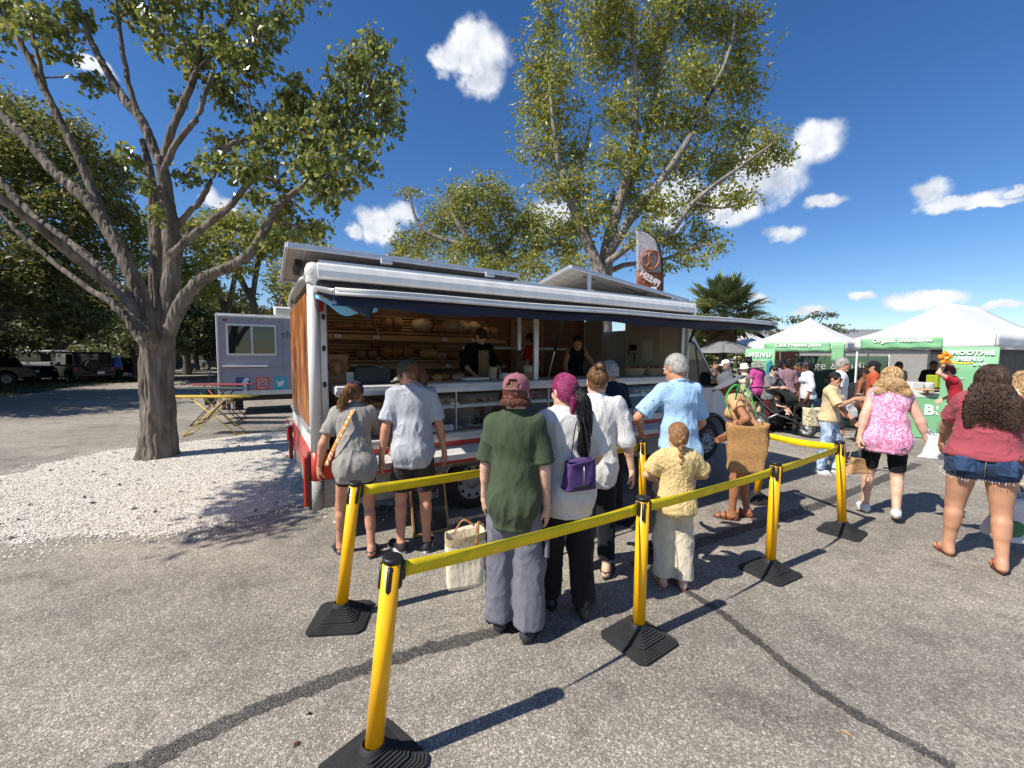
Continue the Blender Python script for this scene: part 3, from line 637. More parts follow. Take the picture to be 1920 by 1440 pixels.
def cap_hat(m, brim=None, yaw=0., open_back=True, strap=None, size=1.):
    def fn(K):
        hs = K['hs']*size; Mw = Matrix(K['Mh'].tolist()); c = Vector(K['hp3'](0, -.008, .052)); mb = MB(); prof = [(.0895, -.03), (.0915, -.012), (.091, .012), (.084, .038), (.068, .061), (.042, .077), (.012, .083), (.0, .0835)]; n = 36; V = []
        Rz = Matrix.Rotation(R_(yaw), 3, 'Z')
        for (r, z) in prof:
            for i in range(n):
                a = 2*math.pi*i/n; q = 1-.012*abs(math.cos(3*a))**8; V.append(Vector((r*math.cos(a)*q*.93, r*math.sin(a)*q*1.16, z))*hs)
        F = []
        for j in range(len(prof)-1):
            for i in range(n):
                a = 2*math.pi*(i+.5)/n-1.5*math.pi; a = math.atan2(math.sin(a), math.cos(a))
                if open_back and j < 3 and abs(a) < (.5, .46, .3)[j]: continue
                F.append((j*n+i, j*n+(i+1) % n, (j+1)*n+(i+1) % n, (j+1)*n+i))
        mb.add([Mw @ (Rz @ v)+c for v in V], F, 0, True); mb.ball(Mw @ Vector((0, 0, .0845*hs))+c, .006*hs, 8, 5)
        if open_back: mb.tube([Mw @ (Rz @ (Vector((math.sin(a)*.086, -math.cos(a)*.1065, -.024))*hs))+c for a in np.linspace(-.52, .52, 9)], .008*hs, 6, flat=.4)
        o = mb.build('cap', m, K['root']); so_ = o.modifiers.new('thick', 'SOLIDIFY'); so_.thickness = .003; so_.offset = 1
        mb = MB()
        def br(u, v):
            a = (u-.5)*2.0; rr = .075*math.sqrt(max(0, 1-(abs(u-.5)*2)**2.6))*v; x = math.sin(a)*(.085+rr*.35); y = math.cos(a)*.104+rr; return Mw @ (Rz @ (Vector((x, y, -.028-.02*v*v-.035*(abs(u-.5)*2)**2*v+.005))*hs))+c
        mb.sheet(br, 16, 5); o = mb.build('brim', brim or m, K['root']); so_ = o.modifiers.new('thick', 'SOLIDIFY'); so_.thickness = .004
    return fn
def sun_hat(m, rim=.2, h=.11, tiltx=0., droop=.03, name='hat'):
    def fn(K):
        hs = K['hs']; Mw = Matrix(K['Mh'].tolist()) @ Matrix.Rotation(R_(tiltx), 3, 'X'); c = Vector(K['hp3'](0, -.008, .05)); mb = MB()
        mb.lathe([(r*hs, z*hs) for r, z in ((rim, -.02-droop), (rim*.8, -.022), (.105, -.012), (.1, -.005), (.097, .03), (.088, h*.72), (.06, h*.95), (.0, h))], 32, c=c, M=Mw)
        for i, v in enumerate(mb.v):
            d = Vector(v)-c; rr = d.length
            if rr > .13*hs: mb.v[i] = tuple(Vector(v)+Vector((0, 0, .014*math.sin(3.1*math.atan2(d.y, d.x)+1))))
        o = mb.build(name, m, K['root']); q = o.modifiers.new('thick', 'SOLIDIFY'); q.thickness = .003
    return fn
def shades(m=None):
    def fn(K):
        hs = K['hs']; mb = MB(); hp = K['hp3']; Mw = Matrix(K['Mh'].tolist())
        for sg in (-1, 1):
            mb.box(hp(sg*.033, .101, .006), (.052*hs, .006*hs, .036*hs), M_rot(Mw, sg*-8), b=.008*hs) if False else mb.ball(hp(sg*.033, .099, .006), (.029*hs, .007*hs, .02*hs), 12, 6, M=Mw @ Matrix.Rotation(R_(-sg*14), 3, 'Z'))
            mb.tube([hp(sg*.06, .088, .01), hp(sg*.078, .04, .012), hp(sg*.08, -.012, .01)], .0034*hs, 6)
        mb.tube([hp(-.012, .103, .01), hp(.012, .103, .01)], .003*hs, 6); mb.build('sunglasses', mat('sunglass', (.008, .008, .01), .08), K['root'])
    return fn
def band(fnpts, rad, m, name, flat=1., n=8, close=False):
    """a strap or cord through points given by fnpts(K)"""
    def fn(K):
        mb = MB(); mb.tube(catmull(fnpts(K), 6), rad, n, flat=flat); mb.build(name, m, K['root'])
    return fn
# ================================================================ ground
def asphalt_mat(name='asphalt', base=(.345, .315, .272), tar=False):
    mt = bpy.data.materials.new(name); MATS[name] = mt; mt.use_nodes = True; nt = mt.node_tree; N = nt.nodes; L = nt.links; b = N['Principled BSDF']
    tc = N.new('ShaderNodeTexCoord'); P = tc.outputs['Object']
    vo = N.new('ShaderNodeTexVoronoi'); vo.inputs['Scale'].default_value = 175; L.new(P, vo.inputs['Vector'])
    v2 = N.new('ShaderNodeTexVoronoi'); v2.inputs['Scale'].default_value = 85; L.new(P, v2.inputs['Vector'])
    sp = N.new('ShaderNodeSeparateColor'); L.new(vo.outputs['Color'], sp.inputs[0]); sp2 = N.new('ShaderNodeSeparateColor'); L.new(v2.outputs['Color'], sp2.inputs[0])
    def mth(op, a, b_=None):
        m = N.new('ShaderNodeMath'); m.operation = op
        for i, v in enumerate((a, b_)):
            if v is None: continue
            if isinstance(v, (int, float)): m.inputs[i].default_value = v
            else: L.new(v, m.inputs[i])
        return m.outputs[0]
    cr = N.new('ShaderNodeValToRGB'); e = cr.color_ramp.elements; e[0].position = 0; e[0].color = (*[x*.42 for x in base], 1); e[1].position = 1; e[1].color = (*[x*2.4 for x in base], 1)
    for p, f in ((.35, .62), (.7, 1.05), (.88, 1.7)):
        q = e.new(p); q.color = (*[x*f for x in base], 1)
    mixv = mth('ADD', mth('MULTIPLY', sp.outputs[0], .62), mth('MULTIPLY', sp2.outputs[1], .38)); L.new(mixv, cr.inputs[0])
    # wear and stains: broad, soft and their own shape
    n1 = N.new('ShaderNodeTexNoise'); n1.inputs['Scale'].default_value = .55; n1.inputs['Detail'].default_value = 6; n1.inputs['Roughness'].default_value = .62; mp = N.new('ShaderNodeMapping'); mp.inputs['Rotation'].default_value = (0, 0, R_(-25)); mp.inputs['Scale'].default_value = (.45, 1.3, 1); L.new(P, mp.inputs[0]); L.new(mp.outputs[0], n1.inputs['Vector'])
    c2 = N.new('ShaderNodeValToRGB'); e = c2.color_ramp.elements; e[0].position = .33; e[0].color = (.66, .655, .65, 1); e[1].position = .6; e[1].color = (1.08, 1.06, 1.03, 1); L.new(n1.outputs[0], c2.inputs[0])
    n3 = N.new('ShaderNodeTexNoise'); n3.inputs['Scale'].default_value = 5; n3.inputs['Detail'].default_value = 7; L.new(P, n3.inputs['Vector'])
    c3 = N.new('ShaderNodeValToRGB'); e = c3.color_ramp.elements; e[0].position = .3; e[0].color = (.84, .84, .84, 1); e[1].position = .7; e[1].color = (1.1, 1.1, 1.09, 1); L.new(n3.outputs[0], c3.inputs[0])
    def mul(a, b_):
        m = N.new('ShaderNodeMix'); m.data_type = 'RGBA'; m.blend_type = 'MULTIPLY'; m.inputs[0].default_value = 1; L.new(a, m.inputs[6]); L.new(b_, m.inputs[7]); return m.outputs[2]
    n5 = N.new('ShaderNodeTexNoise'); n5.inputs['Scale'].default_value = 1.7; n5.inputs['Detail'].default_value = 8; n5.inputs['Roughness'].default_value = .7; n5.inputs['Distortion'].default_value = .6; L.new(P, n5.inputs['Vector'])
    c5 = N.new('ShaderNodeValToRGB'); e = c5.color_ramp.elements; e[0].position = .36; e[0].color = (.74, .735, .73, 1); e[1].position = .46; e[1].color = (1, 1, 1, 1); L.new(n5.outputs[0], c5.inputs[0])
    L.new(mul(mul(mul(cr.outputs[0], c2.outputs[0]), c3.outputs[0]), c5.outputs[0]), b.inputs['Base Color']); b.inputs['Roughness'].default_value = .8; b.inputs['Specular IOR Level'].default_value = .35
    bp = N.new('ShaderNodeBump'); bp.inputs['Strength'].default_value = .55; bp.inputs['Distance'].default_value = .006
    h = mth('SUBTRACT', mth('MULTIPLY', sp.outputs[2], .5), mth('MULTIPLY', vo.outputs['Distance'], 1.2)); L.new(h, bp.inputs['Height']); L.new(bp.outputs[0], b.inputs['Normal'])
    if tar:
        n4 = N.new('ShaderNodeTexNoise'); n4.inputs['Scale'].default_value = 16; n4.inputs['Detail'].default_value = 6; L.new(P, n4.inputs['Vector'])
        at = N.new('ShaderNodeAttribute'); at.attribute_name = 'edge'; s_ = mth('ADD', mth('MULTIPLY', n4.outputs[0], 1.25), mth('MULTIPLY', at.outputs['Fac'], .9)); mr = N.new('ShaderNodeMapRange'); L.new(s_, mr.inputs[0]); mr.inputs[1].default_value = .85; mr.inputs[2].default_value = 1.05
        s3 = mth('MULTIPLY', mr.outputs[0], mth('MULTIPLY', mth('LESS_THAN', mth('ADD', sp.outputs[1], mth('MULTIPLY', sp2.outputs[0], .0)), .86), 1.)); L.new(s3, b.inputs['Alpha']); b.inputs['Roughness'].default_value = .6
    return mt
V = []
mb = MB(); n_ = 40
mb.sheet(lambda u, v: (-260+520*u, -60+460*v, 0), 1, 1); mb.build('asphalt_ground', asphalt_mat())['kind'] = 'structure'
TAR = asphalt_mat('tar_seal', (.115, .110, .103), True)
def strip(name, pts, w, z=.004):
    C = np.array(catmull([G(*p)[:2] for p in pts], 8)); T = np.gradient(C, axis=0); T /= np.linalg.norm(T, axis=1, keepdims=True); Nn = np.stack([-T[:, 1], T[:, 0]], 1); k = len(C)
    V = []; E = []
    for j, q in enumerate((-1, -.6, 0, .6, 1)):
        V.append(np.c_[C+Nn*q*w/2*(1+.06*np.sin(np.arange(k)*.9+j))[:, None], np.full(k, z)]); E += [1-abs(q)]*k
    F = [(j*k+i, j*k+i+1, (j+1)*k+i+1, (j+1)*k+i) for j in range(4) for i in range(k-1)]
    o = np_mesh(name, np.concatenate(V), np.array(F), TAR, smooth=False); o['kind'] = 'structure'; a = o.data.attributes.new('edge', 'FLOAT', 'POINT'); a.data.foreach_set('value', np.array(E, np.float32)); return o
strip('tar_seal_strip', [(150, 1470), (250, 1440), (450, 1345), (600, 1283), (700, 1247), (820, 1213), (925, 1186), (990, 1165)], .15)
strip('tar_seal_strip', [(1230, 1070), (1290, 1110), (1350, 1148), (1420, 1203), (1500, 1268), (1580, 1325), (1660, 1370), (1790, 1440)], .095, .0045)
strip('tar_seal_strip', [(1190, 1060), (1330, 1012), (1450, 975), (1560, 938), (1650, 900), (1720, 870)], .2, .005)

# the bed of white shell round the tree
near = [(-420, 1045), (-200, 1030), (0, 1017), (150, 1008), (300, 996), (420, 978), (520, 958), (575, 945)]
far = [(640, 800), (545, 806), (470, 814), (350, 829), (230, 843), (100, 869), (0, 893), (-200, 930), (-420, 985)]
BED = [G(*p)[:2] for p in near]+[np.array([-1.2, 5.1]), np.array([-.4, 7.2])]+[G(*p)[:2] for p in far]
BED = np.array(BED)
def inside(P, Q):
    x, y = P[:, 0], P[:, 1]; c = np.zeros(len(P), bool); n = len(Q); d = np.full(len(P), 1e9)
    for i in range(n):
        a, b = Q[i], Q[(i+1) % n]; cond = ((a[1] > y) != (b[1] > y)) & (x < (b[0]-a[0])*(y-a[1])/(b[1]-a[1]+1e-12)+a[0]); c ^= cond
        ab = b-a; t = np.clip(((P-a) @ ab)/(ab @ ab), 0, 1); d = np.minimum(d, np.linalg.norm(P-a-t[:, None]*ab, axis=1))
    return c, d
def bed_h(P):
    P3 = np.c_[P, 0*P[:, 0]]; P = P+.5*np.stack([fbm(P3, 2.2, 3)-.5, fbm(P3+9, 2.2, 3)-.5], 1); c, d = inside(P, BED); return np.where(c, .055*np.clip(d/.5, 0, 1)**.7+.05*np.clip((d-.4)/1.4, 0, 1)+.02*(fbm(np.c_[P, 0*P[:, 0]], 1.3)-.5), -.03), c, d
gx = np.arange(-12.5, .3, .07); gy = np.arange(3.4, 10.6, .07); XX, YY = np.meshgrid(gx, gy); PP = np.c_[XX.ravel(), YY.ravel()]; PP = PP+.02*np.stack([fbm(np.c_[PP, 0*PP[:, 0]], 9)-.5, fbm(np.c_[PP, 0*PP[:, 0]+4], 9)-.5], 1)*2; hh, cc, dd = bed_h(PP); hh = np.where(cc, hh+.014*(fbm(np.c_[PP, 0*hh], 14, 3)-.5), hh)
nx_, ny_ = len(gx), len(gy); I = np.arange(nx_*ny_).reshape(ny_, nx_); Fq = np.stack([I[:-1, :-1], I[:-1, 1:], I[1:, 1:], I[1:, :-1]], -1).reshape(-1, 4); Fq = Fq[cc[Fq].any(1)]
SHELL = mat('white_shell', (.40, .36, .30), .85, col2=(.72, .67, .59), vscale=95, bump=.9, bscale=75, spec=.3, bdetail=6)
np_mesh('shell_bed', np.c_[PP, hh], Fq, SHELL)['kind'] = 'structure'
def shards(n, size, name, mt, fn):
    P, nrmv = fn(n); n = len(P); a = RNG.uniform(0, 6.28, n); t = RNG.uniform(-.5, .5, (n, 2)); s = size*RNG.uniform(.5, 1.3, n)
    e1 = np.stack([np.cos(a), np.sin(a), t[:, 0]], 1)*s[:, None]; e2 = np.stack([-np.sin(a), np.cos(a), t[:, 1]], 1)*(s*RNG.uniform(.4, .8, n))[:, None]; up = np.array([0, 0, 1.])*(s*.35)[:, None]
    V = np.stack([P-e1, P-e2, P+e1, P+e2, P+up], 1).reshape(-1, 3); b = np.arange(n)[:, None]*5
    F = np.concatenate([b+np.array([[0, 1, 4]]), b+np.array([[1, 2, 4]]), b+np.array([[2, 3, 4]]), b+np.array([[3, 0, 4]])]); o = np_mesh(name, V, F, mt, smooth=False); return o
def on_bed(n):
    P = np.c_[RNG.uniform(-10, 0, n*3), 3.6+6*RNG.random(n*3)**1.6]; h, c, d = bed_h(P); k = c & (d > .005) | (~c & (d < .55*RNG.random(len(P))**4)); P, h = P[k][:n], h[k][:n]; return np.c_[P, np.maximum(h, .0)+.004], None
SH2 = mat('shell_piece', (.66, .61, .53), .7, spec=.3); nt = SH2.node_tree; gi = nt.nodes.new('ShaderNodeNewGeometry'); cr = nt.nodes.new('ShaderNodeValToRGB'); cr.color_ramp.elements[0].color = (.30, .26, .21, 1); cr.color_ramp.elements[1].color = (.80, .76, .69, 1); cr.color_ramp.elements[1].position = .6; nt.links.new(gi.outputs['Random Per Island'], cr.inputs[0]); nt.links.new(cr.outputs[0], nt.nodes['Principled BSDF'].inputs['Base Color'])
tag(shards(52000, .013, 'shell_gravel', SH2, on_bed), kind='stuff', label='loose white shell pieces covering the bed round the tree', cat='gravel')
TW = mat('dry_twig', (.12, .09, .07), .8)
def litter(n):
    P = np.c_[RNG.uniform(-9.5, -1.5, n*3), RNG.uniform(3.8, 8.5, n*3)]; h, c, d = bed_h(P); P, h = P[c][:n], h[c][:n]; return np.c_[P, h+.012], None
tag(shards(110, .035, 'leaf_litter', TW, litter), kind='stuff', label='dark dry leaf scraps scattered over the white shell', cat='leaf litter')
# grass verge beneath the parked cars
GR = mat('grass', (.035, .045, .018), .8, var=.3, vscale=3)
gv = [G(-500, 790), G(0, 745), G(70, 737), G(150, 722), G(255, 717), G(300, 712), G(255, 706), G(0, 716), G(-500, 725)]
MB().add([(p[0], p[1], .006) for p in gv], [tuple(range(len(gv)))]).build('grass_verge', GR)['kind'] = 'structure'
def on_verge(n):
    Q = np.array([p[:2] for p in gv]); P = RNG.uniform(Q.min(0), Q.max(0), (n*8, 2)); c, d = inside(P, Q); P = P[c][:n]; return np.c_[P, 0*P[:, 0]+.01], None
P_, _ = on_verge(9000); n = len(P_); a = RNG.uniform(0, 6.28, n); s_ = RNG.uniform(.06, .16, n); e = np.stack([np.cos(a), np.sin(a), 0*a], 1)*.02; tp = np.stack([RNG.normal(0, .03, n), RNG.normal(0, .03, n), s_], 1)
tag(np_mesh('grass', np.stack([P_-e, P_+e, P_+tp], 1).reshape(-1, 3), np.arange(3*n).reshape(-1, 3), mat('grass_blade', (.05, .065, .02), .7)), kind='stuff', label='short grass on the verge under the parked cars', cat='grass')

# ================================================================ trees
def leaf_mat(name, c1, c2, c3, gl=.35, tr=.3):
    mt = bpy.data.materials.new(name); mt.use_nodes = True; nt = mt.node_tree; N = nt.nodes; L = nt.links; b = N['Principled BSDF']
    gi = N.new('ShaderNodeNewGeometry'); cr = N.new('ShaderNodeValToRGB'); e = cr.color_ramp.elements; e[0].color = (*c1, 1); e[1].color = (*c3, 1); m = e.new(.55); m.color = (*c2, 1); L.new(gi.outputs['Random Per Island'], cr.inputs[0])
    L.new(cr.outputs[0], b.inputs['Base Color']); b.inputs['Roughness'].default_value = gl; b.inputs['Specular IOR Level'].default_value = .5
    t = N.new('ShaderNodeBsdfTranslucent'); hs = N.new('ShaderNodeHueSaturation'); hs.inputs['Value'].default_value = 1.5; hs.inputs['Hue'].default_value = .48; L.new(cr.outputs[0], hs.inputs['Color']); L.new(hs.outputs[0], t.inputs[0])
    x = N.new('ShaderNodeMixShader'); x.inputs[0].default_value = tr; L.new(b.outputs[0], x.inputs[1]); L.new(t.outputs[0], x.inputs[2]); L.new(x.outputs[0], N['Material Output'].inputs[0]); return mt
LEAF_A = leaf_mat('leaf_glossy', (.10, .135, .034), (.16, .20, .046), (.34, .33, .075), .34, .38)
LEAF_B = leaf_mat('leaf_olive', (.145, .18, .038), (.24, .265, .05), (.42, .39, .075), .42, .38)
LEAF_C2 = leaf_mat('leaf_mid', (.09, .11, .028), (.145, .16, .038), (.26, .25, .055), .5, .34)
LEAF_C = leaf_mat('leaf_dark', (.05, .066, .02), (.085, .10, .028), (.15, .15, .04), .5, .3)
def bark_mat(name, c1, c2, sc=9, st=(1, 1, .2)):
    mt = mat(name, c1, .9, col2=c2, vscale=sc, stretch=st, spec=.2); nt = mt.node_tree; N = nt.nodes; L = nt.links
    tc = N.new('ShaderNodeTexCoord'); mp = N.new('ShaderNodeMapping'); mp.inputs['Scale'].default_value = (1, 1, .22); L.new(tc.outputs['Object'], mp.inputs[0])
    v = N.new('ShaderNodeTexNoise'); v.noise_type = 'RIDGED_MULTIFRACTAL'; v.inputs['Scale'].default_value = 11; v.inputs['Detail'].default_value = 5; v.inputs['Roughness'].default_value = .6; v.inputs['Distortion'].default_value = .4; L.new(mp.outputs[0], v.inputs['Vector']); bp = N.new('ShaderNodeBump'); bp.inputs['Strength'].default_value = 1.; bp.invert = True; bp.inputs['Distance'].default_value = .05; L.new(v.outputs[0], bp.inputs['Height']); L.new(bp.outputs[0], N['Principled BSDF'].inputs['Normal']); return mt
BARK_A = bark_mat('bark_grey_brown', (.075, .06, .048), (.22, .188, .155))
BARK_B = bark_mat('bark_pale', (.14, .12, .10), (.30, .27, .235), 6)
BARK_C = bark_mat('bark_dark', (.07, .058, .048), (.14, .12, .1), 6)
def leaves_np(P, size, rg, droop=.6, wd=.6, up=.3):
    n = len(P); ax = rg.normal(0, 1, (n, 3)); ax[:, 2] = ax[:, 2]*.5-droop*1.6; ax /= np.linalg.norm(ax, axis=1, keepdims=True); r = rg.normal(0, 1, (n, 3)); r[:, 2] += up
    sd = np.cross(ax, r); sd /= np.linalg.norm(sd, axis=1, keepdims=True)+1e-9; nn = np.cross(sd, ax); L = (size*rg.uniform(.65, 1.2, n))[:, None]; W = L*wd*.5
    V = np.stack([P, P+ax*L*.45+sd*W+nn*W*.35, P+ax*L, P+ax*L*.45-sd*W+nn*W*.35], 1).reshape(-1, 3); b = np.arange(n)[:, None]*4
    return V, np.concatenate([b+np.array([[0, 1, 2]]), b+np.array([[0, 2, 3]])])
def tree(name, label, limbs, clumps, leaf, bark, dens=160, lsize=.11, droop=.6, lw=.6, seed=1, group=None, vox=None, twigr=.02, cat='tree', nsub=9, jit=.15, hub=None, sdf_min=.045, fine=False):
    """limbs: [(points, radii)], clumps: [(centre, radii)] in metres"""
    rg = np.random.default_rng(seed); base = np.array(limbs[0][0][0], float); root = empty(name, (base[0], base[1], 0), 0, label, cat, group); o0 = np.array([base[0], base[1], 0])
    allp = []; mbv, mbq, off = [], [], 0
    fld = None
    segs = []
    for (pts, rad) in limbs:
        C = np.array(catmull(pts, 5)); rr = np.interp(np.linspace(0, 1, len(C)), np.linspace(0, 1, len(rad)), rad); segs.append((C, rr)); allp.append(C)
    allp = np.concatenate(allp)
    if vox:
        big = [(C[i], C[i+1], r[i], r[i+1]) for C, r in segs for i in range(len(C)-1) if r[i] > sdf_min]
        A = np.array([b[0] for b in big]+[b[1] for b in big]); fld = Field(A.min(0)-.45, A.max(0)+.3, vox)
        for a, b, r0, r1 in big: fld.cap(a, b, r0, r1, k=.012+.12*min(r0, r1))
        V, Q = fld.mesh(); V = relax(V, Q, 1)
        if fine: V, Q = subdiv(V, Q); V = relax(V, Q, 1)
        N = vnormals(V, Q); q = V*np.array([1, 1, .16]); d = np.abs(2*vnoise(q+2, 15)-1)**.7-.5+.5*(fbm(q, 40, 2)-.5); d2 = fbm(V+8, 3.2, 3)-.5
        zf = np.clip(1.6-V[:, 2]/4, .35, 1); d3 = np.abs(2*vnoise(q+6, 31)-1)**.6-.5; V = V+N*((.034 if fine else .02)*zf*d+(.016*zf*d3 if fine else 0)+.022*d2)[:, None]; mbv.append(V); mbq.append(Q+off); off += len(V)
    for C, r in segs:
        k = (r <= sdf_min*1.15) if vox else np.ones(len(r), bool)
        if k.sum() < 2: continue
        Cc = C[k]+(rg.normal(0, .008, (k.sum(), 3)) if vox else 0)
        V, Q = tubes_np(Cc[None], r[k][None], 12 if not vox else 8); mbv.append(V); mbq.append(Q+off); off += len(V)
    LP = []; tw = []
    for (c, rad) in clumps:
        c = np.array(c, float); rad = np.array(rad, float); j = np.argmin(np.linalg.norm(allp-c, axis=1)+.35*np.maximum(0, allp[:, 2]-c[2])); a = allp[j]; mid = (a+c)/2+rg.normal(0, .12, 3)*np.linalg.norm(c-a)*.6
        main = np.array(catmull([a, mid, c], 4)); rm = min(twigr*1.8, .008+twigr*np.linalg.norm(c-a)*.6); tw.append((main, np.linspace(rm, twigr*.5, len(main))))
        area = math.pi*rad[0]*rad[2]; n = int(dens*area); ends = rg.normal(0, 1, (nsub+int(area*3), 3)); ends /= np.linalg.norm(ends, axis=1, keepdims=True); ends = c+ends*rad*rg.uniform(.45, 1.0, (len(ends), 1))
        subs = []
        for e in ends:
            s0 = main[rg.integers(max(1, len(main)//2), len(main))]; s = np.array(catmull([s0, (s0+e)/2+rg.normal(0, .08, 3)*rad.mean(), e], 4)); subs.append(s); tw.append((s, np.linspace(twigr*.45, twigr*.12, len(s))))
        S = np.stack(subs); i = rg.integers(0, len(S), n); t = rg.uniform(.3, 1, n)**.7*(S.shape[1]-1.001); k = t.astype(int); f = (t-k)[:, None]
        LP.append(S[i, k]*(1-f)+S[i, k+1]*f+rg.normal(0, 1, (n, 3))*jit*np.minimum(1, rad*1.2))
    for (C, r) in tw: V, Q = tubes_np(C[None], r[None], 5); mbv.append(V); mbq.append(Q+off); off += len(V)
    np_mesh('trunk', np.concatenate(mbv)-o0, np.concatenate(mbq), bark, root)
    V, F = leaves_np(np.concatenate(LP), lsize, rg, droop, lw); cr_ = np_mesh('crown', V-o0, F, leaf, root, smooth=False); cr_['kind'] = 'stuff'
    return root
def PX(pts, Y0, k=1.0):
    """trace of a limb: (x, y, width in picture, distance offset)"""
    P = []; R = []
    for p in pts:
        Yd = Y0+(p[3] if len(p) > 3 else 0); P.append(AT(p[0], p[1], Yd)); R.append(p[2]*Yd/790/2*k)
    return P, R
def CL(lst, Y0, rg, zd=1.):
    out = []
    for q in lst:
        Yd = Y0+(q[4] if len(q) > 4 else rg.uniform(-.8, .8)*zd); s = Yd/790; out.append((AT(q[0], q[1], Yd), (q[2]*s, max(q[2], q[3])*s*.9, q[3]*s)))
    return out
rg = np.random.default_rng(5)
Y1 = G(297, 866)[1]
_PX = PX
def PX(p, Y, k=.66): return _PX(p, Y, k)
limbs = [_PX([(297, 872, 96), (297, 845, 78), (297, 790, 69), (294, 700, 66), (296, 640, 66), (297, 600, 60)], Y1, .76),
 PX([(306, 640, 50), (318, 560, 44), (322, 500, 40), (318, 420, 36), (308, 340, 32), (301, 300, 28)], Y1),
 PX([(305, 320, 24), (268, 230, 24), (232, 185, 22), (190, 115, 17), (160, 50, 14), (135, -30, 11)], Y1+.05),
 PX([(258, 215, 13), (238, 140, 12), (226, 70, 10), (215, -10, 8)], Y1+.05),
 PX([(306, 315, 22), (318, 255, 20), (345, 192, 18), (366, 140, 15), (374, 60, 12), (380, -20, 9)], Y1+.1),
 PX([(308, 315, 18), (335, 262, 15), (368, 225, 13), (384, 178, 11), (400, 130, 9)], Y1-.1),
 PX([(288, 640, 40), (294, 560, 38), (294, 500, 34), (290, 400, 28), (280, 320, 20), (268, 262, 14)], Y1+.3),
 PX([(284, 640, 44), (262, 550, 38), (218, 455, 34), (165, 378, 30), (105, 325, 27), (50, 262, 24), (-5, 208, 20), (-80, 140, 14)], Y1-.2),
 PX([(218, 455, 26), (190, 400, 24), (158, 320, 21), (112, 225, 19), (84, 170, 18), (50, 100, 15), (10, 40, 13), (-30, -30, 10)], Y1+.35),
 PX([(84, 170, 12), (70, 110, 10), (58, 50, 8)], Y1+.35),
 PX([(270, 620, 34), (228, 548, 28), (152, 472, 23), (80, 420, 20), (38, 382, 20), (-5, 335, 18), (-90, 280, 12)], Y1-.4),
 PX([(265, 640, 26), (222, 578, 18), (150, 530, 15), (92, 485, 14), (40, 440, 13), (-10, 388, 11), (-80, 340, 8)], Y1-.6),
 PX([(318, 620, 36), (345, 560, 34), (385, 520, 30), (440, 496, 26), (475, 466, 22), (500, 425, 20), (522, 388, 18), (558, 356, 14), (588, 325, 12), (604, 262, 10), (610, 200, 7)], Y1-.2),
 PX([(322, 478, 20), (345, 455, 18), (395, 415, 17), (430, 390, 16), (462, 350, 15), (485, 332, 10), (520, 338, 8)], Y1-.35),
 PX([(322, 440, 16), (345, 410, 15), (372, 380, 14), (396, 340, 13), (412, 288, 13), (452, 264, 11), (510, 240, 9), (575, 196, 7)], Y1+.1),
 PX([(332, 510, 14), (342, 460, 12), (360, 425, 9)], Y1+.25), PX([(588, 325, 8), (630, 280, 7), (665, 225, 6), (690, 160, 5)], Y1-.3), PX([(462, 350, 8), (480, 290, 7), (470, 200, 6), (440, 120, 5)], Y1-.2), PX([(366, 140, 8), (410, 80, 7), (440, 20, 6)], Y1)]
cl = [(690, 150, 62, 70), (705, 85, 40, 40), (728, 215, 42, 52), (640, 225, 50, 55), (665, 290, 60, 45), (600, 255, 60, 55), (545, 235, 60, 50), (575, 315, 60, 42), (610, 370, 42, 40), (560, 425, 52, 45), (530, 385, 45, 35), (605, 430, 30, 30), (505, 270, 40, 38), (485, 225, 45, 40), (430, 260, 40, 36), (435, 175, 55, 45), (470, 110, 55, 48), (410, 70, 55, 50), (370, 120, 40, 36), (500, 50, 50, 40), (440, 15, 70, 40), (545, 20, 32, 34), (330, 30, 60, 40), (285, 50, 38, 36), (345, 85, 40, 30), (100, 60, 48, 50), (60, 30, 40, 40), (20, 15, 36, 40), (120, 100, 26, 22), (400, 300, 42, 32), (355, 330, 26, 26), (455, 320, 36, 26), (480, 365, 32, 24), (500, 455, 46, 30), (290, 395, 18, 26), (265, 345, 22, 20), (330, 190, 22, 18), (700, 240, 32, 30), (655, 350, 24, 22), (515, 330, 40, 30), (545, 160, 40, 34), (620, 330, 50, 38), (645, 170, 50, 45), (660, 120, 42, 40), (250, 20, 40, 34), (575, 180, 45, 38), (150, 30, 34, 36), (240, 290, 26, 26), (470, 300, 40, 30), (180, 150, 30, 26),
 (430, -70, 110, 50), (560, -50, 70, 40), (300, -60, 90, 50), (180, -70, 80, 50), (60, -60, 80, 50), (-80, 40, 90, 80), (-120, 200, 90, 70), (-110, 320, 80, 50), (-200, 120, 90, 80), (380, -160, 120, 60), (200, -180, 120, 60), (-40, -160, 110, 70)]
_t1 = [(-6.3, 7.1, 2.6), (-6.6, 5.6, 3.8), (-6.9, 4.0, 4.7), (-6.9, 2.6, 5.2)]
limbs.append(([np.array(q) for q in _t1], [.07, .055, .04, .02]))
EXTRA = [((-6.6, 2.4, 5.0), (.8, .7, .5)), ((-7.3, 2.9, 5.6), (.9, .8, .5)), ((-6.0, 2.9, 5.6), (.7, .6, .4)), ((-7.0, 1.7, 5.3), (.8, .7, .45)), ((-7.9, 3.9, 6.1), (.9, .8, .5)), ((-6.4, 3.3, 4.6), (.6, .6, .4))]
TREE1 = tree('shade_tree', 'big grey-barked shade tree standing in the white shell bed beside the truck', limbs, CL(cl, Y1, rg, .9)+[((c_[0]-.1, c_[1]+.45, c_[2]), r_) for c_, r_ in EXTRA], LEAF_A, BARK_A, dens=470, lsize=.115, droop=.75, lw=.72, seed=11, vox=.026, fine=True, twigr=.017, nsub=12, jit=.17)

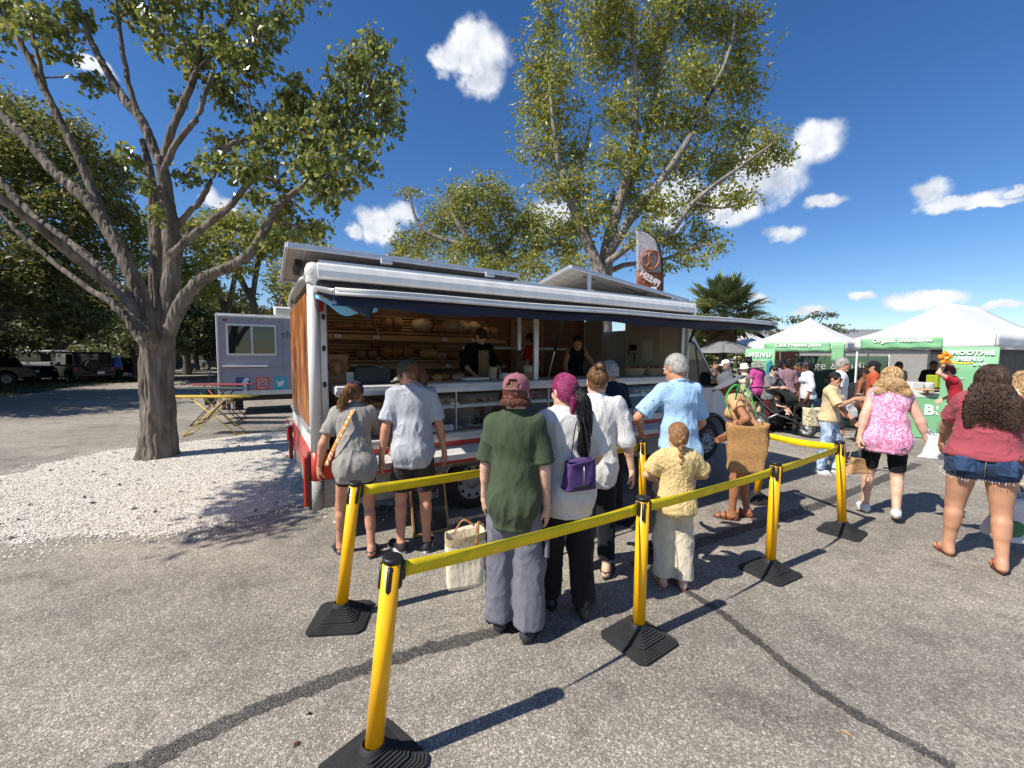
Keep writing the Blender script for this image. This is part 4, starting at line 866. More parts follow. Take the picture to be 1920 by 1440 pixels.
def PX(p, Y, k=.78): return _PX(p, Y, k)
Y2 = 14.5
limbs = [PX([(1130, 766, 50), (1130, 680, 46), (1130, 580, 42), (1130, 510, 38)], Y2), PX([(1133, 520, 36), (1140, 460, 30), (1158, 390, 24), (1178, 320, 20), (1190, 240, 16), (1192, 150, 12), (1186, 60, 9), (1180, -40, 6)], Y2),
 PX([(1128, 520, 30), (1100, 450, 24), (1066, 370, 16), (1044, 290, 12), (1034, 190, 9), (1026, 90, 6)], Y2-.4), PX([(1145, 470, 22), (1188, 402, 20), (1236, 342, 16), (1288, 265, 13), (1328, 185, 10), (1366, 100, 7), (1380, 20, 5)], Y2-.5),
 PX([(1158, 400, 18), (1200, 300, 14), (1225, 200, 12), (1240, 100, 9), (1262, 0, 6)], Y2+.6), PX([(1142, 490, 18), (1200, 450, 14), (1258, 436, 11), (1300, 380, 10), (1375, 322, 8), (1448, 270, 5)], Y2-.8),
 PX([(1138, 510, 14), (1180, 495, 11), (1230, 492, 9), (1285, 470, 8), (1330, 458, 5)], Y2+.2), PX([(1100, 450, 12), (1085, 380, 9), (1092, 300, 7), (1110, 220, 5)], Y2+.4), PX([(1066, 370, 9), (1020, 320, 6), (985, 260, 4)], Y2-.5), PX([(1300, 380, 7), (1350, 390, 5), (1390, 382, 4)], Y2-.6)]
cl = [(1020, 50, 32, 38), (1012, 120, 46, 46), (1052, 130, 38, 40), (1000, 200, 40, 42), (1045, 215, 52, 52), (1010, 275, 52, 38), (1065, 290, 52, 46), (1040, 345, 50, 34), (1090, 345, 46, 40), (1095, 55, 40, 50), (1150, 40, 60, 55), (1140, 120, 56, 50), (1220, 40, 62, 60), (1290, 40, 56, 55), (1350, 50, 56, 52), (1400, 90, 42, 45), (1210, 130, 60, 50), (1280, 130, 56, 50), (1345, 150, 56, 48), (1400, 175, 44, 44), (1165, 200, 52, 46), (1240, 215, 60, 50), (1310, 225, 56, 46), (1380, 245, 52, 42), (1440, 262, 44, 34), (1470, 290, 28, 22), (1150, 285, 48, 42), (1215, 300, 56, 46), (1280, 310, 56, 42), (1350, 310, 52, 40), (1410, 300, 34, 28), (1110, 415, 50, 38), (1170, 380, 56, 40), (1240, 385, 52, 42), (1310, 385, 50, 36), (1368, 365, 36, 26), (1400, 375, 24, 16), (1200, 440, 46, 32), (1260, 450, 44, 32), (1320, 440, 44, 30), (1300, 485, 40, 18), (1240, 500, 36, 16), (1350, 462, 22, 16), (1075, 420, 30, 24), (1408, 30, 30, 34),
 (1130, -40, 80, 50), (1230, -60, 80, 60), (1330, -50, 80, 50), (1250, -140, 110, 50), (1020, -10, 24, 24)]
tree('tall_tree', 'tallest tree, pale-barked and airy, rising behind the middle of the truck', limbs, CL(cl, Y2, rg, 1.6), LEAF_B, BARK_B, dens=300, lsize=.185, droop=.45, lw=.42, seed=12, vox=.05, twigr=.022, nsub=8, jit=.24, sdf_min=.09)
Y3 = 20.
limbs = [PX([(930, 690, 40), (930, 560, 30), (925, 500, 26)], Y3), PX([(925, 510, 20), (880, 450, 15), (850, 400, 10), (845, 345, 6)], Y3), PX([(928, 510, 20), (960, 440, 15), (985, 400, 9)], Y3+.5), PX([(890, 465, 12), (820, 445, 9), (785, 420, 7), (765, 362, 5)], Y3-.5), PX([(935, 500, 14), (1010, 470, 11), (1060, 450, 7)], Y3)]
cl = [(850, 370, 56, 36), (905, 355, 42, 28), (935, 372, 42, 32), (830, 415, 56, 34), (890, 415, 58, 38), (950, 420, 56, 38), (1005, 415, 50, 36), (1050, 430, 46, 36), (800, 450, 52, 28), (860, 462, 58, 30), (930, 465, 58, 32), (1000, 465, 54, 32), (1060, 475, 42, 30), (765, 358, 24, 12), (772, 470, 30, 20), (740, 475, 22, 24), (750, 440, 14, 12), (885, 505, 80, 30), (990, 505, 80, 30), (1085, 500, 30, 26), (790, 495, 50, 20)]
tree('low_tree', 'rounded olive-green tree behind the rear half of the truck roof', limbs, CL(cl, Y3, rg, 1.8), LEAF_B, BARK_B, dens=270, lsize=.2, droop=.4, lw=.45, seed=13, twigr=.022, jit=.26)
Y4 = 17.
limbs = [PX([(-70, 745, 26), (-30, 640, 22), (50, 540, 20)], Y4), PX([(60, 560, 16), (110, 470, 14), (160, 380, 18), (175, 300, 10)], Y4), PX([(60, 560, 16), (30, 450, 14), (40, 330, 16), (60, 250, 8)], Y4), PX([(62, 550, 14), (-40, 470, 20), (-120, 380, 12)], Y4-.6)]
cl = [(50, 230, 66, 44), (110, 250, 66, 42), (20, 280, 66, 50), (150, 300, 56, 46), (85, 320, 70, 50), (185, 340, 48, 44), (30, 370, 76, 50), (130, 390, 70, 50), (205, 395, 44, 38), (240, 335, 26, 24), (235, 410, 30, 36), (60, 440, 80, 50), (150, 455, 76, 50), (-60, 300, 90, 70), (-80, 420, 100, 70), (-160, 330, 90, 70), (20, 500, 80, 40), (110, 520, 90, 36), (-20, 200, 60, 40), (225, 300, 24, 18)]
tree('shade_tree', 'dense sunlit green tree behind the left limbs of the big shade tree', limbs, CL(cl, Y4, rg, 1.8), LEAF_C2, BARK_C, dens=330, lsize=.2, droop=.4, lw=.5, seed=14, twigr=.025, jit=.26)
Y5 = 19.
limbs = [PX([(505, 735, 20), (480, 600, 17), (470, 540, 14)], Y5), PX([(475, 570, 12), (450, 520, 14), (420, 460, 9), (400, 420, 6)], Y5), PX([(474, 560, 11), (482, 500, 12), (500, 440, 8)], Y5), PX([(440, 735, 15), (425, 600, 13), (408, 540, 14), (380, 470, 9)], Y5+1), PX([(425, 590, 14), (440, 520, 10), (445, 460, 6)], Y5+1)]
cl = [(400, 420, 52, 30), (450, 410, 46, 30), (365, 440, 40, 32), (420, 460, 52, 34), (480, 445, 50, 36), (520, 440, 40, 34), (375, 490, 42, 36), (440, 500, 40, 26), (500, 470, 36, 26), (355, 540, 36, 34), (395, 545, 30, 26), (350, 420, 26, 22), (250, 420, 40, 40), (230, 470, 50, 40), (320, 500, 40, 40), (455, 555, 24, 16)]
tree('shade_tree', 'thin-trunked olive tree seen above the lilac trailer roof', limbs, CL(cl, Y5, rg, 1.5), LEAF_B, BARK_C, dens=310, lsize=.19, droop=.4, lw=.5, seed=15, twigr=.022, jit=.24)
Y6 = 18.
limbs = [PX([(535, 740, 14), (520, 620, 16), (530, 560, 13), (545, 520, 9)], Y6), PX([(560, 740, 12), (552, 620, 13), (560, 560, 9), (570, 480, 5)], Y6-.5), PX([(600, 740, 12), (600, 600, 10), (600, 500, 6)], Y6)]
cl = [(540, 500, 32, 30), (515, 540, 26, 22), (560, 460, 40, 24), (545, 545, 30, 22), (590, 470, 34, 18), (615, 465, 22, 10), (575, 520, 34, 26), (510, 510, 22, 22), (600, 510, 40, 30)]
tree('shade_tree', 'yellow-green bushy tree beside the rear corner of the truck', limbs, CL(cl, Y6, rg, 1.2), LEAF_B, BARK_C, dens=230, lsize=.17, droop=.3, lw=.5, seed=16, twigr=.02, jit=.2)
# the shady wood over the car park: one tree, then copies
def generic(seed, H=7.5, spread=4.2, nl=6, dens=120):
    r = np.random.default_rng(seed); limbs = [([(0, 0, 0), (.05, 0, 1.1), (0, .05, 2.1)], [.34, .26, .26])]; cl = []
    for i in range(nl):
        a = 2*math.pi*(i+r.uniform(-.3, .3))/nl; d = np.array([math.cos(a), math.sin(a), 0]); e = r.uniform(.8, 1.1)*spread; top = H*r.uniform(.62, .95)
        limbs.append(([(0, 0, 1.6), d*e*.25+[0, 0, 2.9], d*e*.6+[0, 0, top*.62+.4], d*e*.9+[0, 0, top*.9]], [.19, .14, .09, .04]))
        limbs.append(([d*e*.5+[0, 0, top*.55+.3], d*e*.7+[.5, .3, top*.5+.8], d*e*1.05+[.6, -.4, top*.5+.7]], [.07, .05, .03]))
        for f, z in ((.5, .78), (.85, .86), (1.08, .62), (.75, 1.0), (1.2, .6), (.7, .7)): cl.append((d*e*f+[r.uniform(-.6, .6), r.uniform(-.6, .6), top*z+r.uniform(-.3, .3)], (1.5, 1.5, .8)))
    for i in range(6): cl.append(((r.uniform(-1.5, 1.5), r.uniform(-1.5, 1.5), H*r.uniform(.75, .98)), (1.6, 1.6, .9)))
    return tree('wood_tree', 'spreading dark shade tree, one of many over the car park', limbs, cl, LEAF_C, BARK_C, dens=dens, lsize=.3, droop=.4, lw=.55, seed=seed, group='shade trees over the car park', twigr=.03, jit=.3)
WT = [generic(31), generic(32, 8.5, 4.8, 5), generic(33, 6.4, 4.4, 6)]
wspots = [(-24.5, 27.5, 'stout-trunked wood tree between the white van and the jeep'), (-33, 26, 'dark wood tree above the black pickup at the far left'), (-20.5, 31, 'wood tree behind the jeep with the spare wheel'), (-27, 35, None), (-38, 34, None), (-17, 40, None), (-33, 44, None), (-22, 48, None), (-11, 46, 'wood tree behind the grey pickup beyond the trailer'), (-45, 42, None), (-5, 52, None), (-29.5, 18, 'wood tree at the left rim whose crown shades the black pickup'), (-24.5, 13, 'wood tree outside the left rim shading the road'), (-19.5, 14.2, 'wood tree at the left rim with its crown over the road'), (-33, 22, None), (-38, 15, None), (-31, 12, None), (-40, 26, None), (-14, 54, None), (2, 56, None), (-52, 34, None), (-30, 56, None), (-13, 34, 'leaning wood tree over the blue car')]
for i, (x, y, lb) in enumerate(wspots):
    k = i % 3; o = WT[k] if i < 3 else copy_tree(WT[k]); o.location = (x, y, 0); o.rotation_euler = (0, 0, i*1.9); s_ = .95+.12*math.sin(i*2.3); o.scale = (s_, s_, s_)
    o['label'] = lb or 'shade tree deeper in the wood, behind the nearer trunks over the car park'
def far_wood(name, label, x0, x1, y0, y1, zf, n, size, seed, mt=LEAF_C):
    r = np.random.default_rng(seed); x = r.uniform(x0, x1, n); y = r.uniform(y0, y1, n); top = zf*(.7+.6*fbm(np.stack([x, y, 0*x], 1), .12, 3)); P = np.stack([x, y, top*r.random(n)**.6], 1); V, F = leaves_np(P, size, r, .3, .6); return tag(np_mesh(name, V, F, mt, smooth=False), label, 'woodland', kind='stuff')
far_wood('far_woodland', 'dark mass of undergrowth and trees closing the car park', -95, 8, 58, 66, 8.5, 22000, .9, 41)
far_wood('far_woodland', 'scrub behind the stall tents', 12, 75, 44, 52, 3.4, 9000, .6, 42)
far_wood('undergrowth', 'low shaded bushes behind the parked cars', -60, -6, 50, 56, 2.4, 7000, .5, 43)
# umbrella-shaped trees behind the tents
def flat_tree(x, y, H, sp, seed, label):
    r = np.random.default_rng(seed); limbs = [([(x, y, 0), (x+.1, y, H*.4), (x, y, H*.6)], [.25, .18, .15])]; cl = []
    for i in range(9):
        a = i*.7; d = np.array([math.cos(a), math.sin(a), 0])*sp*r.uniform(.5, 1); z = H*r.uniform(.72, 1); limbs.append(([(x, y, H*.5), np.array([x, y, H*.7])+d*.5, np.array([x, y, z])+d], [.1, .07, .03])); cl.append((np.array([x, y, z])+d, (1.4, 1.2, .28)))
    tree('umbrella_tree', label, limbs, cl, LEAF_C, BARK_C, dens=170, lsize=.22, droop=.2, lw=.5, seed=seed, twigr=.02, jit=.18)
a_ = AT(1490, 700, 34); flat_tree(a_[0], 34, 5.0, 3.4, 51, 'flat-topped dark tree behind the white juice tent')
a_ = AT(1410, 700, 38); flat_tree(a_[0], 38, 4.2, 3.2, 52, 'low flat-topped tree under the truck awning tip')
a_ = AT(1620, 700, 44); flat_tree(a_[0], 44, 4.0, 3.5, 53, 'dark tree crown peeping over the barn roof')
# cabbage palm
def palm(x, y, hz, label):
    root = empty('palm_tree', (x, y, 0), 0, label, 'palm'); mb = MB(); mb.tube([(0, 0, 0), (.03, 0, hz*.5), (0, 0, hz)], [.2, .17, .19], 14); mb.build('trunk', BARK_C, root)
    r = np.random.default_rng(8); V, F = [], []; Vd, Fd = [], []
    def frond(d, st, L, Vl, Fl):
        c = np.array([0, 0, hz])+d*st; sdv = nrm(np.cross(d, [0, 0, 1.])); n = 42
        stem = [np.array([0, 0, hz-.1]), np.array([0, 0, hz])+d*st*.6+[0, 0, .06], c]
        for q in range(2):
            a, b = stem[q], stem[q+1]; k = len(Vl); Vl += [a-sdv*.018, a+sdv*.018, b+sdv*.014, b-sdv*.014]; Fl.append((k, k+1, k+2, k+3))
        for j in range(n):
            an = (j/(n-1)-.5)*R_(250); dd = nrm(d*math.cos(an)+sdv*math.sin(an)+np.array([0, 0, r.uniform(-.12, .12)])); l = L*(1-.25*abs(an)/2.2)*r.uniform(.85, 1.1); w = .042; p1 = c+dd*l*.6; p2 = c+dd*l+np.array([0, 0, -.16*l*r.uniform(.3, 1.3)]); pw = nrm(np.cross(dd, sdv*.3+np.array([0, 0, 1.])))*w
            k = len(Vl); Vl += [c, p1-pw, p2, p1+pw]; Fl.append((k, k+1, k+2, k+3))
    for i in range(58):
        a = i*2.4; e = R_(82-i*1.9+r.uniform(-8, 8)); d = np.array([math.cos(a)*math.cos(e), math.sin(a)*math.cos(e), math.sin(e)]); frond(d, r.uniform(.85, 1.15), r.uniform(.95, 1.2), V, F)
    for i in range(16):
        a = i*2.4+.5; e = R_(-35-r.uniform(0, 40)); d = np.array([math.cos(a)*math.cos(e), math.sin(a)*math.cos(e), math.sin(e)]); frond(d, .7, .7, Vd, Fd)
    np_mesh('crown', np.array(V), np.array(F), leaf_mat('palm_leaf', (.20, .25, .08), (.30, .34, .11), (.46, .44, .16), .4, .3), root, smooth=False)['kind'] = 'stuff'
    np_mesh('dead_fronds', np.array(Vd), np.array(Fd), mat('dead_frond', (.22, .15, .09), .8, var=.3), root, smooth=False)['kind'] = 'stuff'
a_ = AT(1358, 595, 19); palm(a_[0], 19, a_[2], 'fan palm with a bushy crown behind the truck cab')
a_ = AT(1290, 660, 22); palm(a_[0], 22, 2.1, 'short palm with brown hanging fronds behind the truck cab')
# ================================================================ bakery truck
TR_O = (-1.91, 3.98, 0); TR_A = R_(31.295)
TR = empty('bakery_truck', TR_O, TR_A, 'white and red bakery truck with its serving hatch open toward the queue', 'truck')
TM = Matrix.Translation(Vector(TR_O)) @ Matrix.Rotation(TR_A, 4, 'Z')
def TL(x, y, z=0.): return TM @ Vector((x, y, z))
W_ = WHITE(); RED = mat('red_paint', hx('c23a2c'), .35, var=.12, vscale=4, bump=.03, bscale=60); DIRT = mat('grey_skirt', (.22, .21, .19), .7, col2=(.36, .345, .32), vscale=14, stretch=(.6, 1, 2))
BLK = mat('black_plastic', (.012, .012, .013), .45, bump=.05, bscale=120); RUB = mat('rubber', (.02, .02, .021), .75, var=.3, vscale=12, bump=.15, bscale=70); ALU = mat('aluminium', (.55, .56, .58), .38, metal=.6, var=.08, vscale=8)
WOODO = mat('warm_wood', (.17, .066, .018), .5, col2=(.25, .10, .032), vscale=3, stretch=(1, 1, 9)); WOODS = mat('slat_wood', (.36, .19, .07), .5, col2=(.46, .27, .115), vscale=5, stretch=(1.5, 12, 12)); CEIL = mat('dark_ceiling', (.12, .085, .055), .6); CREAM = mat('cream_panel', (.5, .43, .32), .6, var=.08, vscale=2)
BX, BW, ZR = 5.57, 2.4, 2.66
def TP(name, mb, m, parent=None): return mb.build(name, m, parent or TR)
wc = [(.33, 1.75), (.33, 6.4)]
# floor, roof, far wall, rear wall, front bulkhead
TP('floor', MB().box((2.79, 1.2, .58), (5.5, 2.3, .06)), mat('truck_floor', (.12, .11, .1), .6))
TP('roof', MB().box((2.785, 1.2, 2.635), (5.57, 2.32, .05)), W_)
TP('ceiling', MB().box((2.785, 1.2, 2.585), (5.45, 2.28, .04)), CEIL)
TP('far_wall', MB().box((2.785, 2.375, 1.45), (5.57, .05, 2.2)), W_)
TP('inner_wall', MB().box((2.72, 2.325, 1.58), (5.3, .04, 1.96)), WOODO)
PIC = bpy.data.materials.new('bread_picture'); PIC.use_nodes = True
def _pic():
    nt = PIC.node_tree; N = nt.nodes; L = nt.links; tc = N.new('ShaderNodeTexCoord'); mp = N.new('ShaderNodeMapping'); mp.inputs['Scale'].default_value = (2.2, 2.2, .55); L.new(tc.outputs['Object'], mp.inputs[0])
    nz = N.new('ShaderNodeTexNoise'); nz.inputs['Scale'].default_value = 4; nz.inputs['Detail'].default_value = 7; nz.inputs['Distortion'].default_value = 1.2; L.new(mp.outputs[0], nz.inputs['Vector']); cr = N.new('ShaderNodeValToRGB'); e = cr.color_ramp.elements
    e[0].position = .3; e[0].color = (*hx('3a2214'), 1); e[1].position = .75; e[1].color = (*hx('d8b184'), 1); q = e.new(.46); q.color = (*hx('8a4a22'), 1); q = e.new(.58); q.color = (*hx('b9783c'), 1)
    L.new(nz.outputs[0], cr.inputs[0]); L.new(cr.outputs[0], N['Principled BSDF'].inputs['Base Color']); N['Principled BSDF'].inputs['Roughness'].default_value = .3
_pic()
TP('rear_wall', MB().box((.03, 1.2, 1.475), (.06, 2.3, 1.85)), W_); TP('rear_picture', MB().box((-.004, 1.2, 1.78), (.012, 2.1, 1.3)), PIC)
TP('rear_trim', MB().box((-.012, 1.2, 1.1), (.03, 2.2, .03)), ALU); TP('rear_lower_panel', MB().box((-.002, 1.2, .72), (.012, 2.2, .36)), RED)
TP('rear_skirt', MB().box((.03, 1.2, .45), (.05, 2.3, .18)), DIRT); TP('tail_light', MB().box((-.045, .12, .60), (.05, .09, .5), b=.012), mat('red_lens', (.32, .018, .014), .2)); TP('tail_light', MB().box((-.045, 2.28, .60), (.05, .09, .5), b=.012), MATS['red_lens'])
TP('lamp_housing', MB().box((-.018, .12, .60), (.02, .13, .56), b=.005), BLK); TP('tow_flap', MB().box((-.08, 2.22, .78), (.03, .12, .3), b=.015), RED); TP('hinge_arm', MB().tube([(-.01, 2.15, .86), (-.1, 2.15, .86)], .02, 8), ALU)
TP('roof_edge', MB().tube(catmull([(-.015, .04, 2.56), (-.02, .5, 2.60), (-.02, 1.2, 2.61), (-.02, 1.9, 2.59), (-.015, 2.36, 2.52)], 6), .02, 8), W_)
# corner pillar in its three colours, one turned post
def pil(z0, z1, m, nm): TP(nm, MB().lathe([(.0, z0), (.052, z0), (.052, z1), (.0, z1)], 16, c=(.045, .035, 0)), m)
pil(.90, 2.54, W_, 'pillar'); pil(.62, .9, RED, 'pillar_red'); pil(.335, .62, DIRT, 'pillar_foot')
TP('pillar_cap', MB().lathe([(.0, 2.5), (.058, 2.5), (.07, 2.53), (.062, 2.56), (.074, 2.59), (.072, 2.64), (.05, 2.69), (.02, 2.705), (0, 2.705)], 14, c=(.05, .03, 0)), mat('worn_white', (.62, .6, .56), .7, var=.15, vscale=18, bump=.5, bscale=30))
TP('door_post', MB().box((.128, .05, 1.72), (.066, .06, 1.62), b=.008), ALU); TP('post_red', MB().box((.19, .03, .75), (.18, .04, .26)), RED); TP('post_grey', MB().box((.19, .03, .475), (.18, .036, .28)), DIRT)
for z in (1.55, 1.9, 2.2): TP('latch', MB().ball((.128, .012, z), (.018, .012, .03), 10, 6), BLK)
TP('side_marker', MB().box((.105, .0, 2.33), (.05, .03, .17), b=.008), MATS['red_lens'])
# top rail
pr_ = [(-.085, 2.545), (-.1, 2.565), (-.1, 2.62), (-.075, 2.675), (-.03, 2.7), (.1, 2.7), (.12, 2.66), (.12, 2.535)]
TP('top_rail', MB().prism(pr_, .08, BX, 0), W_); TP('rail_gap_shade', MB().prism([(-.04, 2.47), (-.05, 2.50), (-.04, 2.53), (.1, 2.53), (.1, 2.47)], .08, BX, 0), BLK); TP('rail_lip', MB().box((2.8, .0, 2.715), (5.4, .03, .025)), ALU); TP('rail_end_cap', MB().box((5.6, .01, 2.6), (.05, .24, .2), b=.02), ALU)  # black strip under the top rail paints in the dark of an open gap
TP('hatch_seal', MB().box((2.83, .03, 2.43), (5.4, .12, .075)), BLK)
# front side: counters, display case, ledges, skirt
TP('counter', MB().box((2.86, .28, 1.49), (5.3, .72, .09), b=.012), W_); TP('counter_lip', MB().box((2.86, -.088, 1.462), (5.3, .012, .05)), ALU)
TP('case_back', MB().box((2.86, .66, 1.19), (5.25, .03, .5)), mat('case_back', (.16, .10, .05), .5)); TP('case_floor', MB().box((2.86, .33, .965), (5.25, .66, .03)), mat('case_base', (.3, .25, .19), .5))
TP('case_shelf', MB().box((2.86, .40, 1.235), (5.25, .44, .02)), mat('shelf_wood', (.42, .28, .14), .5)); TP('shelf_strip', MB().box((2.86, .172, 1.24), (5.25, .012, .035)), W_)
gl = glass_mat('case_glass', refl=.06)
for i in range(4): TP('glass_pane', MB().add([(.22+i*1.31, .0, .985), (.22+(i+1)*1.31-.02, .0, .985), (.22+(i+1)*1.31-.02, .09, 1.44), (.22+i*1.31, .09, 1.44)], [(0, 1, 2, 3)]), gl)
for i in range(1, 4): TP('case_divider', MB().box((.21+i*1.31, .06, 1.2), (.012, .03, .46)), ALU)
TP('case_sill', MB().box((2.86, .03, .925), (5.3, .16, .09), b=.01), W_)
for z in (.895, .91): TP('sill_groove', MB().box((2.86, -.052, z+.03), (5.28, .006, .008)), ALU)
TP('red_band', MB().box((2.93, .02, .852), (5.1, .1, .05)), RED)
mb = MB(); zz = .815
for k in range(9): mb.box((2.93, -.02-.028*k, .812-.0042*k), (5.1, .024, .016), b=.004)
ld = TP('ribbed_ledge', mb, W_); ld['kind'] = 'stuff'
TP('ledge_edge', MB().box((2.93, -.275, .755), (5.1, .03, .07), b=.008), W_); TP('ledge_back', MB().box((2.93, .0, .75), (5.1, .06, .11)), W_)
TP('red_band', MB().box((2.93, -.01, .648), (5.1, .08, .05)), RED)
def arch(x0, x1, z0, z1, c, r, n=14):
    q = [(x0, z0)]
    for i in range(n+1):
        a = math.pi*(1-i/n); q.append((c[0]+r*math.cos(a), max(z0, c[1]+r*math.sin(a))))
    return q+[(x1, z0), (x1, z1), (x0, z1)]
TP('side_skirt', MB().prism(arch(.28, BX, .335, .62, (1.75, .33), .42), -.01, .05, 1), DIRT)
TP('arch_rim', MB().tube([(1.75+.43*math.cos(a), -.02, .335+.43*math.sin(a)) for a in np.linspace(.02, math.pi-.02, 20)], .012, 6), ALU)
TP('underbody', MB().box((2.8, 1.25, .47), (5.3, 2.1, .16)), BLK)
def wheel(name, c, r=.335, w=.22, parent=TR, axis='Y', side=-1, rim=(.3, .3, .31), spokes=10):
    M = Matrix.Rotation(R_(90), 3, 'X'); c = Vector(c); t = MB().lathe([(r*.62, -w/2), (r*.9, -w/2), (r, -w*.32), (r, w*.32), (r*.9, w/2), (r*.62, w/2)], 28, c=c, M=M).build(name, RUB, parent)
    mr = mat('wheel_rim_%d' % int(rim[0]*100), rim, .45, metal=.4, var=.1); y = side*w*.38
    MB().lathe([(r*.62, -w*.45), (r*.64, 0), (r*.62, w*.45)], 24, c=c, M=M).build('rim_barrel', mr, t); mb = MB().lathe([(0, .03), (r*.17, .028), (r*.2, .0), (r*.36, -.012), (r*.42, .0), (r*.62, .01)], 24, c=c+Vector((0, y, 0)), M=M if side < 0 else Matrix.Rotation(R_(-90), 3, 'X')); mb.build('rim', mr, t)
    for k in range(spokes):
        a = 2*math.pi*k/spokes; MB().ball(c+Vector((math.cos(a)*r*.5, y+side*.008, math.sin(a)*r*.5)), (r*.075, .012, r*.06), 8, 5).build('rim_hole', BLK, t)
    return t
wheel('wheel', (1.75, .17, .335)); wheel('wheel', (1.75, 2.2, .335), side=1)
# fascia words on the skirt
lt = lettering('UL', .085, mat('sign_red', hx('a8382c'), .5), TR, (.52, -.034, .55), (R_(90), 0, 0), name='skirt_lettering')
TP('skirt_script', MB().tube([(1.05, -.02, .47), (1.12, -.02, .55), (1.18, -.02, .46), (1.24, -.02, .56), (1.3, -.02, .48)], .006, 5), mat('script_grey', (.1, .09, .08), .6))
# posts and struts
TP('hatch_post', MB().box((2.665, .12, 2.0), (.07, .05, .95), b=.008), ALU); TP('hanging_bar', MB().box((2.60, .42, 2.22), (.05, .03, .62), b=.006), ALU)
TP('window_jamb', MB().box((5.49, .04, 1.95), (.13, .08, 1.02), b=.01), ALU); TP('grey_front_post', MB().box((5.545, .0, 1.42), (.05, .07, 2.1), b=.01), W_)
def strut(a, b):
    t = MB().tube([a, [a[i]+(b[i]-a[i])*.55 for i in range(3)]], .02, 8).build('gas_strut', BLK, TR); MB().tube([[a[i]+(b[i]-a[i])*.5 for i in range(3)], b], .008, 6).build('strut_rod', ALU, t)
strut((4.95, -.6, 2.32), (5.46, -.02, 1.87)); strut((2.55, -.6, 2.33), (2.78, .0, 1.56)); strut((.16, .14, 2.42), (.15, .14, 1.56))
# awning hatch: folded-up flap with a navy valance
AW = mat('awning_skin', (.62, .62, .62), .4, col2=(.42, .38, .36), vscale=2.2, stretch=(.5, 5, 1)); NAVY = cloth('navy_vinyl', (.012, .022, .062), bump=.35, rough=.5)
def aw(u, v): return (.05+5.8*u, -.02-1.2*v, 2.47-(.185-.035*u)*v+.004*math.sin(u*17)*v)
o = TP('hatch_panel', MB().sheet(aw, 20, 5, sm=True), AW); q = o.modifiers.new('t', 'SOLIDIFY'); q.thickness = .03; q.offset = -1
TP('hatch_edge', MB().sheet(lambda u, v: (aw(u, 1)[0], aw(u, 1)[1]-.012-.004*math.sin(v*6.283), aw(u, 1)[2]-.03+.048*v), 20, 6), W_).modifiers.new('t', 'SOLIDIFY').thickness = .02; TP('hatch_side_edge', MB().tube([aw(0, v) for v in np.linspace(0, 1, 5)], .016, 8), ALU); TP('hatch_side_edge', MB().tube([aw(1, v) for v in np.linspace(0, 1, 5)], .016, 8), ALU)
def val(u, v):
    p = aw(u, 1.0); d = .065+.035*math.sin(u*math.pi)**.6+.015*math.sin(u*9+1); inn = .16*v*math.sin(u*math.pi*.9+.2)
    return (p[0]-.02*v, p[1]+.015+inn*.6+.014*math.sin(u*40+v*4)*v, p[2]-.02-d*v+.01*math.sin(u*31)*v)
o = TP('valance', MB().sheet(val, 60, 6), NAVY); q = o.modifiers.new('t', 'SOLIDIFY'); q.thickness = .005
def lin(u, v): p = aw(u, v); return (p[0]+.01, p[1], p[2]-.05-.035*math.sin(v*math.pi)-.008*math.sin(u*23))
TP('hatch_lining', MB().sheet(lin, 24, 6), mat('lining_brown', (.10, .075, .055), .6)); 
def tri(u, v): return (.10+.26*u-.04*v, -.35-.8*u+.1*v, 2.39-.11*u-(.03+.12*u)*v+.012*math.sin(6*u+5*v))
o = TP('corner_drape', MB().sheet(tri, 10, 6), NAVY); q = o.modifiers.new('t', 'SOLIDIFY'); q.thickness = .004
def rag(u, v): return (.06+.5*u, -.03-.36*u*(1-.3*v), 2.40-.11*u-.13*v*(1-abs(2*u-1)**1.5*.8)-.015*math.sin(11*u+3*v))
o = TP('blue_rag', MB().sheet(rag, 14, 8), cloth('sky_cloth', hx('7fc4ea'))); q = o.modifiers.new('t', 'SOLIDIFY'); q.thickness = .004
# solar panels on the roof
PV = bpy.data.materials.new('solar_cell'); PV.use_nodes = True
def _pv(mt, c1, c2):
    nt = mt.node_tree; N = nt.nodes; L = nt.links; tc = N.new('ShaderNodeTexCoord'); b = N.new('ShaderNodeTexBrick'); b.offset = 0; b.inputs['Scale'].default_value = 1; b.inputs['Brick Width'].default_value = .16; b.inputs['Row Height'].default_value = .16; b.inputs['Mortar Size'].default_value = .006
    b.inputs['Color1'].default_value = (*c1, 1); b.inputs['Color2'].default_value = (*[x*1.1 for x in c1], 1); b.inputs['Mortar'].default_value = (*c2, 1); L.new(tc.outputs['UV'], b.inputs['Vector']); L.new(tc.outputs['Object'], b.inputs['Vector']); L.new(b.outputs[0], N['Principled BSDF'].inputs['Base Color']); N['Principled BSDF'].inputs['Roughness'].default_value = .2
_pv(PV, (.012, .015, .035), (.3, .3, .3)); PVB = bpy.data.materials.new('solar_back'); PVB.use_nodes = True; _pv(PVB, (.36, .33, .30), (.55, .53, .5)); PVB.node_tree.nodes['Principled BSDF'].inputs['Roughness'].default_value = .5
